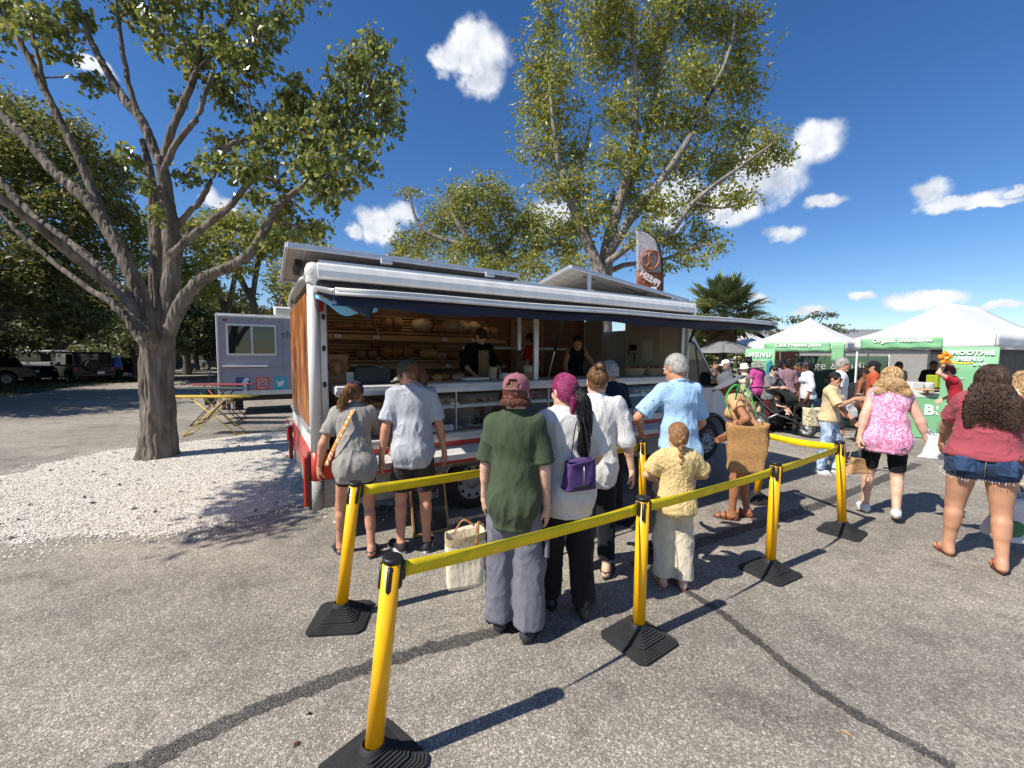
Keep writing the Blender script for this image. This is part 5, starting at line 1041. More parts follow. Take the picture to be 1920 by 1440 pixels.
def panel(c00, c10, c01, name='solar_panel'):
    """corner, next corner along the near edge, next corner along the side"""
    a, b, c = [Vector(q) for q in (c00, c10, c01)]; ex, ey = (b-a), (c-a); lx, ly = ex.length, ey.length; X = ex/lx; Z = X.cross(ey).normalized(); Y = Z.cross(X); o = MB().box((lx/2, ly/2, -.004), (lx-.02, ly-.02, .006)).build(name, [PV], TR)
    if Z.z < 0: pass
    o.matrix_local = Matrix(((X.x, Y.x, Z.x, a.x), (X.y, Y.y, Z.y, a.y), (X.z, Y.z, Z.z, a.z), (0, 0, 0, 1)))
    bk = MB().box((lx/2, ly/2, -.012), (lx-.02, ly-.02, .004)).build('panel_back', PVB, o)
    for (cx, cy, dx, dy) in ((lx/2, 0, lx, .03), (lx/2, ly, lx, .03), (0, ly/2, .03, ly), (lx, ly/2, .03, ly)): MB().box((cx, cy, -.018), (dx, dy, .055), b=.006).build('panel_frame', ALU, o)
    return o
p1 = panel((-.16, .06, 2.86), (2.36, .06, 2.84), (-.16, 1.1, 2.70))
MB().box((.9, -.01, -.06), (.12, .05, .06), b=.006).build('bracket', ALU, p1); MB().box((2.1, -.01, -.06), (.12, .05, .06), b=.006).build('bracket', ALU, p1); MB().box((.12, .5, -.05), (.06, .3, .06)).build('junction_box', BLK, p1)
panel((3.2, .1, 3.05), (5.72, .12, 2.78), (2.92, 1.25, 2.86))
TP('panel_leg', MB().box((3.55, .12, 2.86), (.05, .04, .33), b=.006), ALU); TP('panel_leg', MB().box((3.56, .1, 2.73), (.1, .06, .05), b=.006), W_); TP('panel_leg', MB().box((5.3, .12, 2.76), (.04, .04, .1), b=.006), ALU)
TP('panel_cable', MB().tube(catmull([(3.5, .2, 2.95), (4.0, .3, 2.93), (4.5, .25, 2.86), (4.7, .25, 2.82), (4.85, .22, 2.84), (4.75, .24, 2.80)], 6), .007, 5), BLK)
panel((2.45, .3, 2.80), (2.9, .3, 2.79), (2.45, 1.2, 2.73))
# interior: slatted bread racks
rack = empty('bread_rack'); rack.parent = TR
tiers = [((2.2, 2.42), (1.82, 2.1)), ((2.2, 1.98), (1.82, 1.69))]
slat = None
for (yt, zt), (yb, zb) in tiers:
    for bay in range(3):
        x0, x1 = .12+bay*.98, .12+(bay+1)*.98-.04
        for k in range(7):
            t = k/6.2; y, z = yt+(yb-yt)*t, zt+(zb-zt)*t
            if slat is None: slat = MB().box((0, 0, 0), (x1-x0, .034, .022)).build('slat', WOODS, rack); s_ = slat
            else: s_ = slat.copy(); COL.objects.link(s_)
            s_.location = ((x0+x1)/2, y, z)
        MB().tube([((x1+.02), yt-.02, zt+.03), ((x1+.02), yb-.03, zb+.03)], .016, 6).build('rack_divider', WOODS, rack)
    MB().box((1.62, yb-.05, zb-.035), (3.05, .14, .02)).build('rack_shelf', WOODS, rack); MB().box((1.62, yb-.12, zb-.03), (3.05, .015, .05)).build('shelf_edge', WOODS, rack)
MB().box((1.62, 2.1, 1.42), (3.05, .4, .03)).build('rack_counter', WOODO, rack)
TP('sky_reflection_bar', MB().box((3.75, 2.2, 1.97), (2.4, .16, .05)), W_)  # white bar stands in for sky mirrored in the glass; no shelf there
PST = mat('poster_print', (.12, .07, .04), .35, col2=(.55, .3, .14), vscale=5)
TP('poster', MB().box((3.95, 2.29, 2.0), (.66, .012, .92)), PST); 
for (c, d) in (((3.95, 2.28, 2.48), (.74, .03, .04)), ((3.95, 2.28, 1.52), (.74, .03, .04)), ((3.6, 2.28, 2.0), (.04, .03, 1.0)), ((4.3, 2.28, 2.0), (.04, .03, 1.0))): TP('poster_frame', MB().box(c, d), WOODS)
for (c, d) in (((5.46, .62, 1.6), (.05, 1.16, 1.98)), ((5.46, 2.09, 1.6), (.05, .5, 1.98)), ((5.46, 1.52, 2.56), (.05, .66, .06))): TP('bulkhead', MB().box(c, d), CREAM)
for (c, d) in (((5.43, 1.2, 1.6), (.02, .05, 1.94)), ((5.43, 1.84, 1.6), (.02, .05, 1.94))): TP('door_frame', MB().box(c, d), CREAM)
LED = mat('lamp_strip', (.9, .8, .6), .4, emit=(1, .8, .5, 4.))
for (c, d) in (((.42, 1.3, 2.545), (.3, .05, .02)), ((1.5, 1.7, 2.545), (.5, .04, .02)), ((2.6, 1.7, 2.545), (.3, .04, .02))): TP('strip_lamp', MB().box(c, d, b=.005), LED)
for y, z in ((1.08, 2.05), (.95, 1.9)): TP('key_hook', MB().tube([(5.43, y, z), (5.38, y, z-.02), (5.38, y, z-.12), (5.4, y+.03, z-.16)], .012, 6), BLK)
TP('wall_box', MB().box((5.41, 1.0, 2.0), (.05, .14, .1), b=.01), BLK); TP('wall_sheet', MB().box((5.428, .7, 1.95), (.006, .22, .34)), mat('paper', (.62, .58, .5), .7)); TP('wall_pipe', MB().tube([(5.42, .42, 2.5), (5.42, .42, 1.9)], .014, 6), CREAM)
# cab
prof = [(5.575, .34), (5.575, 2.34), (5.72, 2.32), (5.9, 2.19), (6.12, 1.95), (6.66, 1.27), (6.9, 1.18), (7.08, 1.0), (7.14, .8), (7.15, .42), (7.05, .34)]
c_ = (6.42, .34); ra = .46; lowp = []
for i in range(15):
    a = math.pi*i/14; lowp.append((c_[0]+ra*math.cos(a), max(.34, c_[1]+ra*math.sin(a))))
cabp = prof[:-1]+[(7.05, .34)]+lowp
mb = MB(); mb.prism(cabp, .1, 2.3, 1); cab = TP('cab', mb, W_); q = cab.modifiers.new('b', 'BEVEL'); q.width = .05; q.segments = 3; q.limit_method = 'ANGLE'
DG = mat('dark_glass', (.012, .016, .016), .03, spec=.9)
def side_glass(y, s):
    TP('door_window', MB().prism([(5.64, 1.36), (5.64, 2.06), (5.72, 2.1), (5.86, 2.03), (6.02, 1.36)], y, y+s*.012, 1), DG); TP('quarter_window', MB().prism([(6.06, 1.36), (5.93, 1.97), (6.05, 1.86), (6.5, 1.36)], y, y+s*.012, 1), DG)
    TP('window_surround', MB().prism([(5.61, 1.31), (5.61, 2.1), (5.74, 2.15), (5.9, 2.07), (6.1, 1.86), (6.6, 1.31)], y+s*.001, y+s*.006, 1), BLK)
side_glass(.098, -1); side_glass(2.302, 1)
TP('windscreen', MB().add([(6.135, .25, 1.945), (6.66, .2, 1.285), (6.66, 2.2, 1.285), (6.135, 2.15, 1.945)], [(0, 1, 2, 3)]), DG); bpy.context.view_layer.update()
TP('door_seam', MB().tube([(5.64, .094, .5), (5.64, .094, 1.3)], .005, 4), BLK); TP('side_vent', MB().box((5.86, .094, .72), (.3, .02, .2), b=.02), BLK); TP('door_handle', MB().box((5.75, .085, 1.16), (.14, .03, .035), b=.01), BLK); TP('sill_trim', MB().box((5.78, .092, .45), (.4, .02, .1), b=.02), mat('sill_white', (.6, .6, .6), .5))
TP('wing_mirror', MB().box((6.5, -.12, 1.42), (.14, .2, .3), b=.05), BLK); TP('mirror_arm', MB().tube([(6.5, .1, 1.34), (6.5, -.06, 1.34)], .03, 8), BLK)
TP('wheel_arch', MB().tube([(c_[0]+(ra+.02)*math.cos(a), .09, max(.34, c_[1]+(ra+.02)*math.sin(a))) for a in np.linspace(0, math.pi, 22)], .045, 8, flat=.8), BLK)
TP('wheel_well', MB().box((6.42, .9, .62), (.9, .9, .55)), BLK) if False else None
wheel('wheel', c_+() if False else (6.42, .24, .345), .345); wheel('wheel', (6.42, 2.16, .345), .345, side=1)
TP('headlight', MB().ball((7.02, .22, .95), (.14, .09, .17), 12, 8), mat('lamp_glass', (.5, .5, .52), .1)); TP('headlight', MB().ball((7.02, 2.18, .95), (.14, .09, .17), 12, 8), MATS['lamp_glass']); TP('front_bumper', MB().box((7.12, 1.2, .48), (.14, 2.2, .26), b=.05), BLK)

# ---------------------------------------------------------------- goods inside the truck: things of their own
CR1 = mat('crust_dark', (.16, .06, .02), .6, col2=(.34, .15, .05), vscale=14, bump=.3, bscale=30); CR2 = mat('crust_gold', (.36, .17, .05), .55, col2=(.52, .29, .11), vscale=14, bump=.25, bscale=30); FL = mat('floured_crust', (.26, .17, .09), .75, col2=(.42, .32, .22), vscale=18, bump=.3, bscale=25)
def put(name, mb, m, at, rz=0., label=None, cat=None, group=None, tilt=0.):
    o = mb.build(name, m); o.location = TL(*at); o.rotation_euler = (tilt, 0, TR_A+rz); return tag(o, label, cat, group)
def loaf(L, w, h):
    mb = MB(); mb.ball((0, 0, 0), (L/2, w/2, h/2), 16, 9)
    for i in range(len(mb.v)):
        v = Vector(mb.v[i]); v *= 1+.06*math.sin(9*v.x/L*2+1)*(v.z > 0); mb.v[i] = tuple(v)
    return mb
bn = 0; where = ['upper rack, left bay', 'upper rack, middle bay', 'upper rack, right bay', 'lower rack, left bay', 'lower rack, middle bay', 'lower rack, right bay']
for (bay, tier, xs, L, w, h, m, nm) in [(1, 0, (1.2, 1.38), .17, .15, .2, CR1, 'round dark loaf'), (1, 0, (1.75,), .34, .24, .2, FL, 'large floured loaf'), (1, 0, (2.0,), .26, .18, .14, CR1, 'small dark loaf'), (2, 0, (2.2, 2.42, 2.62), .27, .2, .2, FL, 'floured round loaf'), (2, 0, (2.85, 3.0), .16, .14, .13, CR2, 'golden bun loaf'), (0, 1, (.35, .6), .2, .14, .1, CR2, 'short golden baguette'), (1, 1, (1.2, 1.36, 1.52), .2, .17, .24, CR1, 'dark crusted loaf'), (1, 1, (1.85,), .3, .14, .18, CR2, 'plaited golden loaf'), (2, 1, (2.25, 2.95), .24, .17, .16, CR1, 'dark loaf'), (0, 0, (.3, .62, .9), .28, .13, .11, CR1, 'long dark loaf'), (1, 1, (2.05,), .22, .15, .13, FL, 'floured oval loaf'), (2, 1, (2.55, 2.7), .17, .15, .15, CR2, 'golden round loaf'), (0, 1, (.85, 1.0), .16, .13, .16, CR1, 'small dark round loaf')]:
    for j, x in enumerate(xs):
        (yt, zt), (yb, zb) = tiers[tier]; t = .72; y, z = yt+(yb-yt)*t, zt+(zb-zt)*t
        put('bread_loaf', loaf(L, w, h), m, (x, y-.06, z+h/2+.0), .2*j-.2, '%s on the %s%s' % (nm, where[tier*3+bay], '' if len(xs) == 1 else ', %s of its cluster' % ['left', 'middle' if len(xs) > 2 else 'right', 'right'][j]), 'bread', 'loaves on the slatted racks', R_(25)); bn += 1
CARD = mat('card_white', (.72, .71, .68), .5); INK = mat('ink', (.03, .03, .03), .6)
def card(at, w=.075, h=.05, label='small white price card on the rack shelf', g='price cards in the truck'):
    o = put('price_card', MB().box((0, 0, 0), (w, .004, h)), CARD, at, 0, label, 'price card', g, R_(-12)); 
    for k in range(3): MB().box((-w*.06*k, -.0032, h*.22-h*.22*k), (w*(.6-.12*k), .002, h*.07)).build('print_line', INK, o)
for i, (x, t) in enumerate([(.52, 0), (.72, 1), (1.02, 0), (1.6, 1), (2.05, 0), (2.1, 1), (2.55, 0), (2.75, 1)]):
    (yt, zt), (yb, zb) = tiers[t]; card((x, yb-.135, zb-.015), label='white price card clipped to the %s rack edge, number %d from the left'.replace('number %d', '%s') % (('upper', 'lower')[t], ['first', 'second', 'third', 'fourth'][i//2]))
for i, x in enumerate((.45, 1.22, 1.42, 1.95, 2.9, 3.7, 4.1, 4.45)): card((x, .03, 1.02), .1, .065, 'white price card at the front of the lower case shelf, %s from the left' % ['first', 'second', 'third', 'fourth', 'fifth', 'sixth', 'seventh', 'eighth'][i], 'price cards in the display case')
for i, x in enumerate((1.55, 3.3, 4.25, 4.75)): card((x, .155, 1.255), .1, .065, 'white price card on the upper case shelf strip, %s from the left' % ['first', 'second', 'third', 'fourth'][i], 'price cards in the display case')
TRAY = mat('tray_paper', (.5, .42, .3), .7); PSM = [CR1, CR2, mat('pastry_berry', (.28, .05, .05), .4, var=.4, vscale=30), mat('pastry_pale', (.6, .45, .25), .6, var=.2, vscale=20), mat('pastry_choc', (.06, .03, .018), .4)]
rg = np.random.default_rng(21); nmz = ['dark baked roll', 'golden bun', 'berry tart', 'pale sugared pastry', 'chocolate slice']
for lv, (y, z) in enumerate(((.3, .985), (.38, 1.25))):
    for k in range(7):
        x = .62+k*.72; tr = put('pastry_tray', MB().box((0, 0, 0), (.6, .34 if lv == 0 else .3, .015), b=.006), TRAY, (x, y, z+.008), 0, 'paper-lined tray on the %s shelf of the display case, %s from the left' % (('lower', 'upper')[lv], ['first', 'second', 'third', 'fourth', 'fifth', 'sixth', 'seventh'][k]), 'tray', 'trays in the display case'); mi = (k*2+lv) % 5
        for i in range(4):
            for j in range(2):
                q = put('pastry', MB().ball((0, 0, 0), (.062, .055, .035 if mi != 4 else .025), 10, 6), PSM[mi], (x-.22+.145*i, y-.07+.14*j, z+.045), rg.uniform(-.4, .4), '%s on the %s tray of the %s case shelf' % (nmz[mi], ['first', 'second', 'third', 'fourth', 'fifth', 'sixth', 'seventh'][k], ('lower', 'upper')[lv]), 'pastry', '%s on the %s %s tray' % (nmz[mi].replace('pastry', 'pastrie')+'s', ['first', 'second', 'third', 'fourth', 'fifth', 'sixth', 'seventh'][k], ('lower', 'upper')[lv]))
# on the counter
bd = put('pretzel_board', MB().box((0, 0, .155), (.22, .025, .31), b=.008), mat('board_wood', (.26, .11, .04), .5, col2=(.36, .17, .06), vscale=4, stretch=(6, 1, 1)), (.29, .32, 1.535), 0, 'upright wooden board with a carved pretzel ring, left on the counter', 'board', tilt=R_(-6))
MB().tube([(.07*math.cos(a), -.016, .17+.075*math.sin(a)) for a in np.linspace(-.9, 4.6, 22)], .014, 6).build('pretzel_ring', CR1, bd); MB().ball((0, -.016, .16), (.04, .008, .045), 10, 6).build('carved_face', CR2, bd)
put('dark_box', MB().box((0, 0, .09), (.36, .3, .18), b=.01), mat('teal_black', (.012, .022, .024), .5), (.62, .3, 1.537), 0, 'low dark teal box beside the pretzel board on the counter', 'box')
put('paper_stack', MB().box((0, 0, .06), (.07, .02, .12)), CARD, (.405, .27, 1.537), 0, 'small white notice standing beside the pretzel board', 'notice')
for i, (x, y, s, m) in enumerate([(1.0, .36, .06, CR2), (1.08, .28, .055, CR1), (1.72, .38, .06, CR2), (1.18, .3, .07, CR1), (1.3, .36, .06, CR1), (1.38, .28, .055, CR2), (1.5, .33, .065, CR1), (1.62, .3, .05, FL)]): put('bread_roll', loaf(s*2.6, s*1.7, s*1.5), m, (x, y, 1.535+s*.75), i*.7, '%s roll on the counter to the right of the dark box' % ['small golden', 'small dark', 'farthest golden', 'first dark', 'second dark', 'middle golden', 'third dark', 'floured'][i], 'bread', 'rolls on the counter')
put('tall_carton', MB().box((0, 0, .08), (.08, .08, .16), b=.006), mat('carton', (.42, .33, .22), .7), (2.13, .3, 1.537), 0, 'tall plain carton standing beside the apron of the man in the truck', 'carton')
put('card_reader', MB().box((0, 0, .04), (.11, .1, .08), b=.008), CARD, (2.3, .3, 1.537), .2, 'small white box with a dark opening on the counter', 'box')
put('low_crate', MB().box((0, 0, .04), (.34, .2, .08), b=.006), WOODS, (2.52, .34, 1.537), 0, 'low wooden crate on the counter left of the hatch post', 'crate')
put('paper_cup', MB().lathe([(.0, 0), (.05, 0), (.066, .17), (.062, .17), (.047, .01), (0, .01)], 18), mat('cup_cream', (.55, .5, .4), .6), (2.72, .38, 1.537), 0, 'tall cream tub on the counter behind the hatch post', 'tub')
put('paper_bags', MB().box((0, 0, .02), (.34, .24, .03), b=.008), CARD, (1.85, .3, 1.537), .15, 'crumpled stack of white paper in front of the man', 'paper')
WICK = mat('wicker', (.42, .30, .17), .7, col2=(.55, .42, .26), vscale=40, bump=.8, bscale=80, stretch=(1, 1, 3))
for i, x in enumerate((4.68, 5.12)):
    b_ = empty('bread_basket', TL(x, .3, 1.537), TR_A, '%s wicker basket with rolls, on the counter by the cab' % ('left' if i == 0 else 'right'), 'basket', 'baskets on the counter'); mb = MB()
    for k in range(6): z = .012+.016*k; r = .15+.007*k; mb.tube([(r*1.1*math.cos(a), r*.7*math.sin(a), z) for a in np.linspace(0, 6.283, 29)], .0095, 6, cap=False)
    mb.build('weave', WICK, b_)['kind'] = 'stuff'; MB().tube([(.2*math.cos(a), .128*math.sin(a), .108) for a in np.linspace(0, 6.283, 29)], .012, 6, cap=False).build('rim', WICK, b_); MB().box((0, 0, .006), (.28, .18, .01)).build('base', WICK, b_)
    for j in range(5): put('bread_roll', loaf(.1, .075, .07), CR1 if j % 2 else CR2, (x-.11+.055*j, .3+.02*(-1)**j, 1.537+.115), j*.5, 'roll heaped in the %s wicker basket' % ('left' if i == 0 else 'right'), 'bread', 'rolls in the %s basket' % ('left' if i == 0 else 'right'))
# chalkboard leaning beneath the truck
cb = empty('chalkboard', TL(1.06, -.36, .0), TR_A, 'chalkboard sign with a thin wooden frame leaning against the truck underside', 'sign'); cb.rotation_euler = (R_(-14), 0, TR_A); cb.scale = (.72, .9, .95)
MB().box((0, 0, .32), (.5, .015, .6)).build('board', mat('chalk_black', (.012, .012, .012), .6), cb)
for (c, d) in (((0, -.002, .02), (.54, .03, .03)), ((0, -.002, .625), (.54, .03, .03)), ((-.255, -.002, .32), (.03, .03, .58)), ((.255, -.002, .32), (.03, .03, .58))): MB().box(c, d, b=.004).build('frame', WOODS, cb)
CHK = mat('chalk', (.25, .24, .22), .9); lettering('Bread', .13, CHK, cb, (0, -.012, .42), (R_(90), 0, 0), name='chalk_writing')

# feather flag behind the truck
fl = AT(1240, 560, 9.6); FR = empty('feather_flag', (fl[0], 9.6, 0), R_(8), 'tall brown and white pretzel feather flag behind the truck roof', 'flag')
HP = 4.62
edge = [(0, 1.5), (.0, 3.5), (-.02, 3.9), (-.09, 4.22), (-.2, 4.45), (-.4, 4.58), (-.62, 4.62)]
MB().tube([(x+.02, 0, z) for x, z in [(0, 0)]+edge], [.03, .028, .022, .02, .016, .013, .01, .008], 8).build('pole', BLK, FR); MB().lathe([(.0, 0), (.25, 0), (.25, .03), (.05, .05), (0, .05)], 16).build('base', BLK, FR)
E_ = np.array(catmull([np.array([a, b]) for a, b in edge], 6))
def fsheet(z0, z1, m, nm):
    def f(u, v):
        z = z0+(z1-z0)*v; x1 = np.interp(z, E_[:, 1], E_[:, 0]); x0 = -.62; return (x0+(x1-x0)*u, .03*math.sin(3*z+4*u)*(1-u), z)
    o = MB().sheet(f, 8, 22).build(nm, m, FR); q = o.modifiers.new('t', 'SOLIDIFY'); q.thickness = .004; return o
FW = cloth('flag_white', (.36, .34, .36), bump=.3, var=.3); FB = mat('flag_brown', hx('7a3f24'), .7, col2=hx('a9694a'), vscale=4)
fsheet(3.72, 4.6, FW, 'flag_top'); fsheet(1.5, 3.72, FB, 'flag_bottom')
PZ = mat('pretzel_print', hx('8a4322'), .6, col2=hx('b5703f'), vscale=9)
pz = [(0, .155), (.11, .14), (.165, .05), (.14, -.08), (.05, -.155), (-.05, -.155), (-.14, -.08), (-.165, .05), (-.11, .14), (0, .155)]
MB().tube([(x*1.25-.31, -.04, z*1.25+3.98) for x, z in catmull(pz, 5)], .036, 8, flat=.5).build('pretzel_picture', PZ, FR)
MB().tube([(-.31+x*1.25, -.045, 3.98+z*1.25) for x, z in catmull([(0, .15), (.02, .04), (-.03, -.03), (.06, -.12)], 5)], .03, 8, flat=.5).build('pretzel_twist', PZ, FR); MB().tube([(-.31+x*1.25, -.05, 3.98+z*1.25) for x, z in catmull([(0, .15), (-.04, .04), (.0, -.03), (-.08, -.12)], 5)], .03, 8, flat=.5).build('pretzel_twist', PZ, FR)
LW_ = mat('letter_white', (.7, .7, .7), .6); lettering('FRESH', .19, LW_, FR, (-.31, -.05, 3.56), (R_(90), R_(28), 0), name='flag_lettering', bold=.006, mirror=True); lettering('P', .34, LW_, FR, (-.22, -.05, 3.25), (R_(90), 0, 0), name='flag_letter', bold=.012, mirror=True)
# ================================================================ stanchions with retractable belts
YEL = mat('yellow_post', hx('f8b400'), .36, var=.1, vscale=9, stretch=(1, 1, .4), coat=.1, bump=.04, bscale=40); YBELT = mat('yellow_belt', hx('dcc200'), .6, var=.1, vscale=14, bump=.12, bscale=120)
def stanchion(base, top, rz, label, belt=None):
    r = empty('queue_stanchion', base, 0, label, 'stanchion', 'yellow belt stanchions of the queue'); t = Vector(top)-Vector(base); h = t.length; up = Vector((0, 0, 1)).rotation_difference(t.normalized()).to_matrix()
    st = lambda z: Vector((0, 0, .07)).lerp(t, (z-.07)/(h-.07))
    mb = MB(); s = .185
    for k in range(11): f = 1-k*.068; z = .02+.0052*k+(.0003*k*k if k > 4 else 0); q = .004; mb.prism([(x*s*f, y*s*f) for x, y in [(.82, -1), (1, -.82), (1, .82), (.82, 1), (-.82, 1), (-1, .82), (-1, -.82), (-.82, -1)]], (0 if k == 0 else z-.010), z, 2)
    b = mb.build('rubber_base', RUB, r, rot=(0, 0, rz)); MB().lathe([(.062, .07), (.053, .118), (.045, .125)], 20).build('base_collar', RUB, b)
    MB().tube([st(.08), st(h-.005)], .04, 24).build('post', YEL, r)
    MB().lathe([(0, h-.012), (.043, h-.012), (.0445, h+.004), (.04, h+.01), (.03, h+.011), (0, h+.008)], 24, M=up).build('cap', BLK, r); e = st(h)-up @ Vector((0, 0, h))
    for k in range(4):
        a = rz+math.pi/4+k*math.pi/2; p0, p1 = st(h-.135), st(h-.02); d = Vector((math.cos(a), math.sin(a), 0))*.0395; o = MB().tube([p0+d, p0+d*1.0+(p1-p0)*.08, p1+d], [.008, .0125, .0125], 8).build('belt_slot', BLK, r)
    MB().tube([st(.1)+Vector((.0395*math.cos(rz+.3), .0395*math.sin(rz+.3), 0)), st(h-.14)+Vector((.0395*math.cos(rz+.3), .0395*math.sin(rz+.3), 0))], .002, 4).build('seam', BLK, r)
    if belt is not None:
        a, b2 = st(h-.06), Vector(belt)-Vector(base)-Vector((0, 0, .06)); d = (b2-a).normalized(); a = a+d*.045; b2 = b2-d*.045; sd = d.cross(Vector((0, 0, 1))).normalized(); w = .036
        def f(u, v): q = a.lerp(b2, u); return q+Vector((0, 0, (v-.5)*2*w-.016*math.sin(math.pi*u)))+sd*(.02*math.sin(u*3.1)*(v-.5)+.004*math.sin(u*9))
        o = MB().sheet(f, 26, 2).build('belt', YBELT, r); q = o.modifiers.new('t', 'SOLIDIFY'); q.thickness = .0022
        MB().box(a+d*-.0, (.03, .03, .09), rot=Vector((1, 0, 0)).rotation_difference(d).to_matrix(), b=.006).build('belt_buckle', BLK, r); MB().box(b2, (.02, .03, .085), rot=Vector((1, 0, 0)).rotation_difference(d).to_matrix(), b=.005).build('belt_buckle', BLK, r)
    return r
tp = {k: AT(*a) for k, a in dict(front=(736, 1047, 1.75), bl=(666, 906, 2.83), mid=(1206, 934, 2.63), right=(1455, 869, 3.49), fr=(1575, 829, 4.32), back=(1203, 826, 4.5), jute=(1437, 808, 5.33)).items()}
stanchion(G(700, 1440), tp['front'], .9, 'nearest yellow stanchion, in front, leaning slightly right, belt to the middle post', tp['mid'])
stanchion(G(640, 1160), tp['bl'], .1, 'leaning yellow stanchion in front of the woman in the navy cap', (tp['back']+0*tp['bl']))
stanchion(G(1197, 1200), tp['mid'], .62, 'yellow stanchion just left of the little girl', tp['right'])
stanchion(G(1443, 1073), tp['right'], .5, 'yellow stanchion between the girl and the woman with the jute bag', tp['fr'])
stanchion(G(1578, 998), tp['fr'], -.9, 'yellow stanchion at the far right corner of the queue, next to white sneakers', tp['jute'])
stanchion(G(1205, 985), tp['back'], .55, 'yellow stanchion close to the truck, behind the white shirt')
stanchion(G(1418, 938), tp['jute'], .3, 'yellow stanchion half hidden behind the jute bag')

# ================================================================ lilac food trailer, tables
LIL = mat('lilac_paint', hx('a2a2b0', .78), .4, var=.05, vscale=2, bump=.03, bscale=40); TRC = AT(408, 700, 12.2)
TL2 = empty('food_trailer', (TRC[0], TRC[1], 0), R_(29), 'lilac food trailer with social media logos parked behind the shell bed', 'trailer'); TL2.scale = (.9, 1, 1)
MB().box((2.6, 1.1, 1.78), (5.2, 2.2, 2.36), b=.05).build('body', LIL, TL2); MB().box((2.6, -.02, 2.93), (5.22, .05, .06), b=.01).build('roof_trim', W_, TL2); MB().box((2.6, 1.1, 2.975), (5.2, 2.22, .05)).build('roof', W_, TL2); MB().box((2.6, -.005, .66), (5.2, .03, .14), b=.01).build('lower_trim', W_, TL2)
MB().box((.03, -.01, 1.8), (.06, .04, 2.2), b=.01).build('corner_trim', W_, TL2)
MB().box((.98, -.02, 2.24), (1.42, .05, .94), b=.01).build('window_frame', ALU, TL2)
wf = [c for c in kids(TL2) if c.name.startswith('window_frame')][0]
for x in (.64, 1.32): MB().box((x, -.05, 2.24), (.62, .012, .8)).build('pane', DG, wf)
MB().box((.98, -.055, 2.24), (.035, .02, .84)).build('mullion', ALU, wf)
MB().box((.78, -.06, 1.46), (1.26, .12, .035), b=.008).build('serving_ledge', W_, TL2); [MB().box((x_, -.012, 1.75), (.012, .01, 2.2)).build('body_seam', mat('seam_grey', (.3, .3, .34), .6), TL2) for x_ in (1.86, 3.1)]; MB().box((2.6, -.012, 1.4), (5.1, .01, .012)).build('body_seam', mat('seam_grey', (.3, .3, .34), .6), TL2)
MB().box((.24, -.02, 2.80), (.13, .03, .055), b=.012).build('marker_light', MATS['red_lens'], TL2)
ac = MB().box((1.98, .8, 3.17), (.72, .7, .3), b=.06).build('air_conditioner', W_, TL2)
for k in range(5): MB().box((1.76+.11*k, .44, 3.17), (.09, .012, .2), b=.003).build('grille_slat', mat('grille_grey', (.4, .42, .4), .5), ac)
SER = mat('dark_ink', (.05, .05, .08), .6); lettering('the', .3, SER, TL2, (2.08, -.012, 2.42), (R_(90), 0, 0), name='trailer_lettering', align='CENTER', space=1.2)
for (x, z, s) in ((.9, 2.86, .12), (1.15, 2.85, .14), (.62, 2.84, .1)): MB().tube([(x, -.004, z-.1), (x+.05, -.004, z), (x+s, -.004, z+.02)], .006, 4).build('twig_print', SER, TL2); 
def rsq(cx, cz, s, m, nm): return MB().prism([(cx+s*(.5 if i else .5)*x, cz+s*.5*z) for i, (x, z) in enumerate([(-.75, -1), (.75, -1), (.93, -.93), (1, -.75), (1, .75), (.93, .93), (.75, 1), (-.75, 1), (-.93, .93), (-1, .75), (-1, -.75), (-.93, -.93)])], -.012, .004, 1).build(nm, m, TL2)
lf = rsq(.68, .93, .4, mat('blue_logo', hx('2f4a8a'), .4), 'logo_square'); lettering('f', .5, LW_, lf, (.74, -.016, .90), (R_(90), 0, 0), bold=.025, name='logo_letter')
IGM = mat('magenta_logo', hx('b0306a'), .4, col2=hx('e08a3a'), vscale=1.7); li = rsq(1.24, .93, .4, IGM, 'logo_square')
MB().tube([(1.24+.125*x, -.016, .93+.125*z) for x, z in [(-.7, -1), (.7, -1), (1, -.7), (1, .7), (.7, 1), (-.7, 1), (-1, .7), (-1, -.7), (-.7, -1)]], .012, 6).build('camera_outline', LW_, li); MB().tube([(1.24+.062*math.cos(a), -.016, .93+.062*math.sin(a)) for a in np.linspace(0, 6.283, 21)], .012, 6).build('camera_lens', LW_, li); MB().ball((1.32, -.016, 1.005), .012, 6, 4).build('camera_dot', LW_, li)
lb = rsq(1.78, .93, .38, mat('teal_logo', hx('35a6b8'), .4), 'logo_square'); MB().prism([(1.66, .85), (1.70, .83), (1.78, .83), (1.85, .88), (1.87, .96), (1.90, 1.0), (1.87, .995), (1.84, 1.02), (1.79, 1.01), (1.78, .97), (1.72, .97), (1.66, 1.03), (1.65, .97), (1.68, .93), (1.66, .92), (1.70, .88)], -.02, -.012, 1).build('bird_mark', LW_, lb)
for x in (2.9, 3.8): wheel('wheel', (x, .02, .36), .36, parent=TL2)
MB().box((2.6, 1.1, .5), (4.6, 1.6, .2)).build('chassis', BLK, TL2); MB().tube([(0, .9, .55), (-.9, 1.1, .5)], .04, 8).build('drawbar', BLK, TL2)
MB().tube(catmull([(-.25, .6, 1.35), (-.3, .5, 1.0), (-.2, .5, .8), (-.34, .5, .55), (-.2, .5, .4)], 5), .014, 6).build('hose', BLK, TL2); MB().box((-.28, .5, .55), (.3, .3, .5), b=.03).build('battery_box', BLK, TL2)
sp = G(437, 768); st_ = empty('step_stool', sp, R_(-6), 'small dark crate step with striped sides beneath the tables', 'step'); MB().box((0, 0, .29), (.5, .36, .03), b=.006).build('tread', BLK, st_)
for x in (-.22, .22): MB().box((x, 0, .14), (.03, .34, .28)).build('side', BLK, st_)
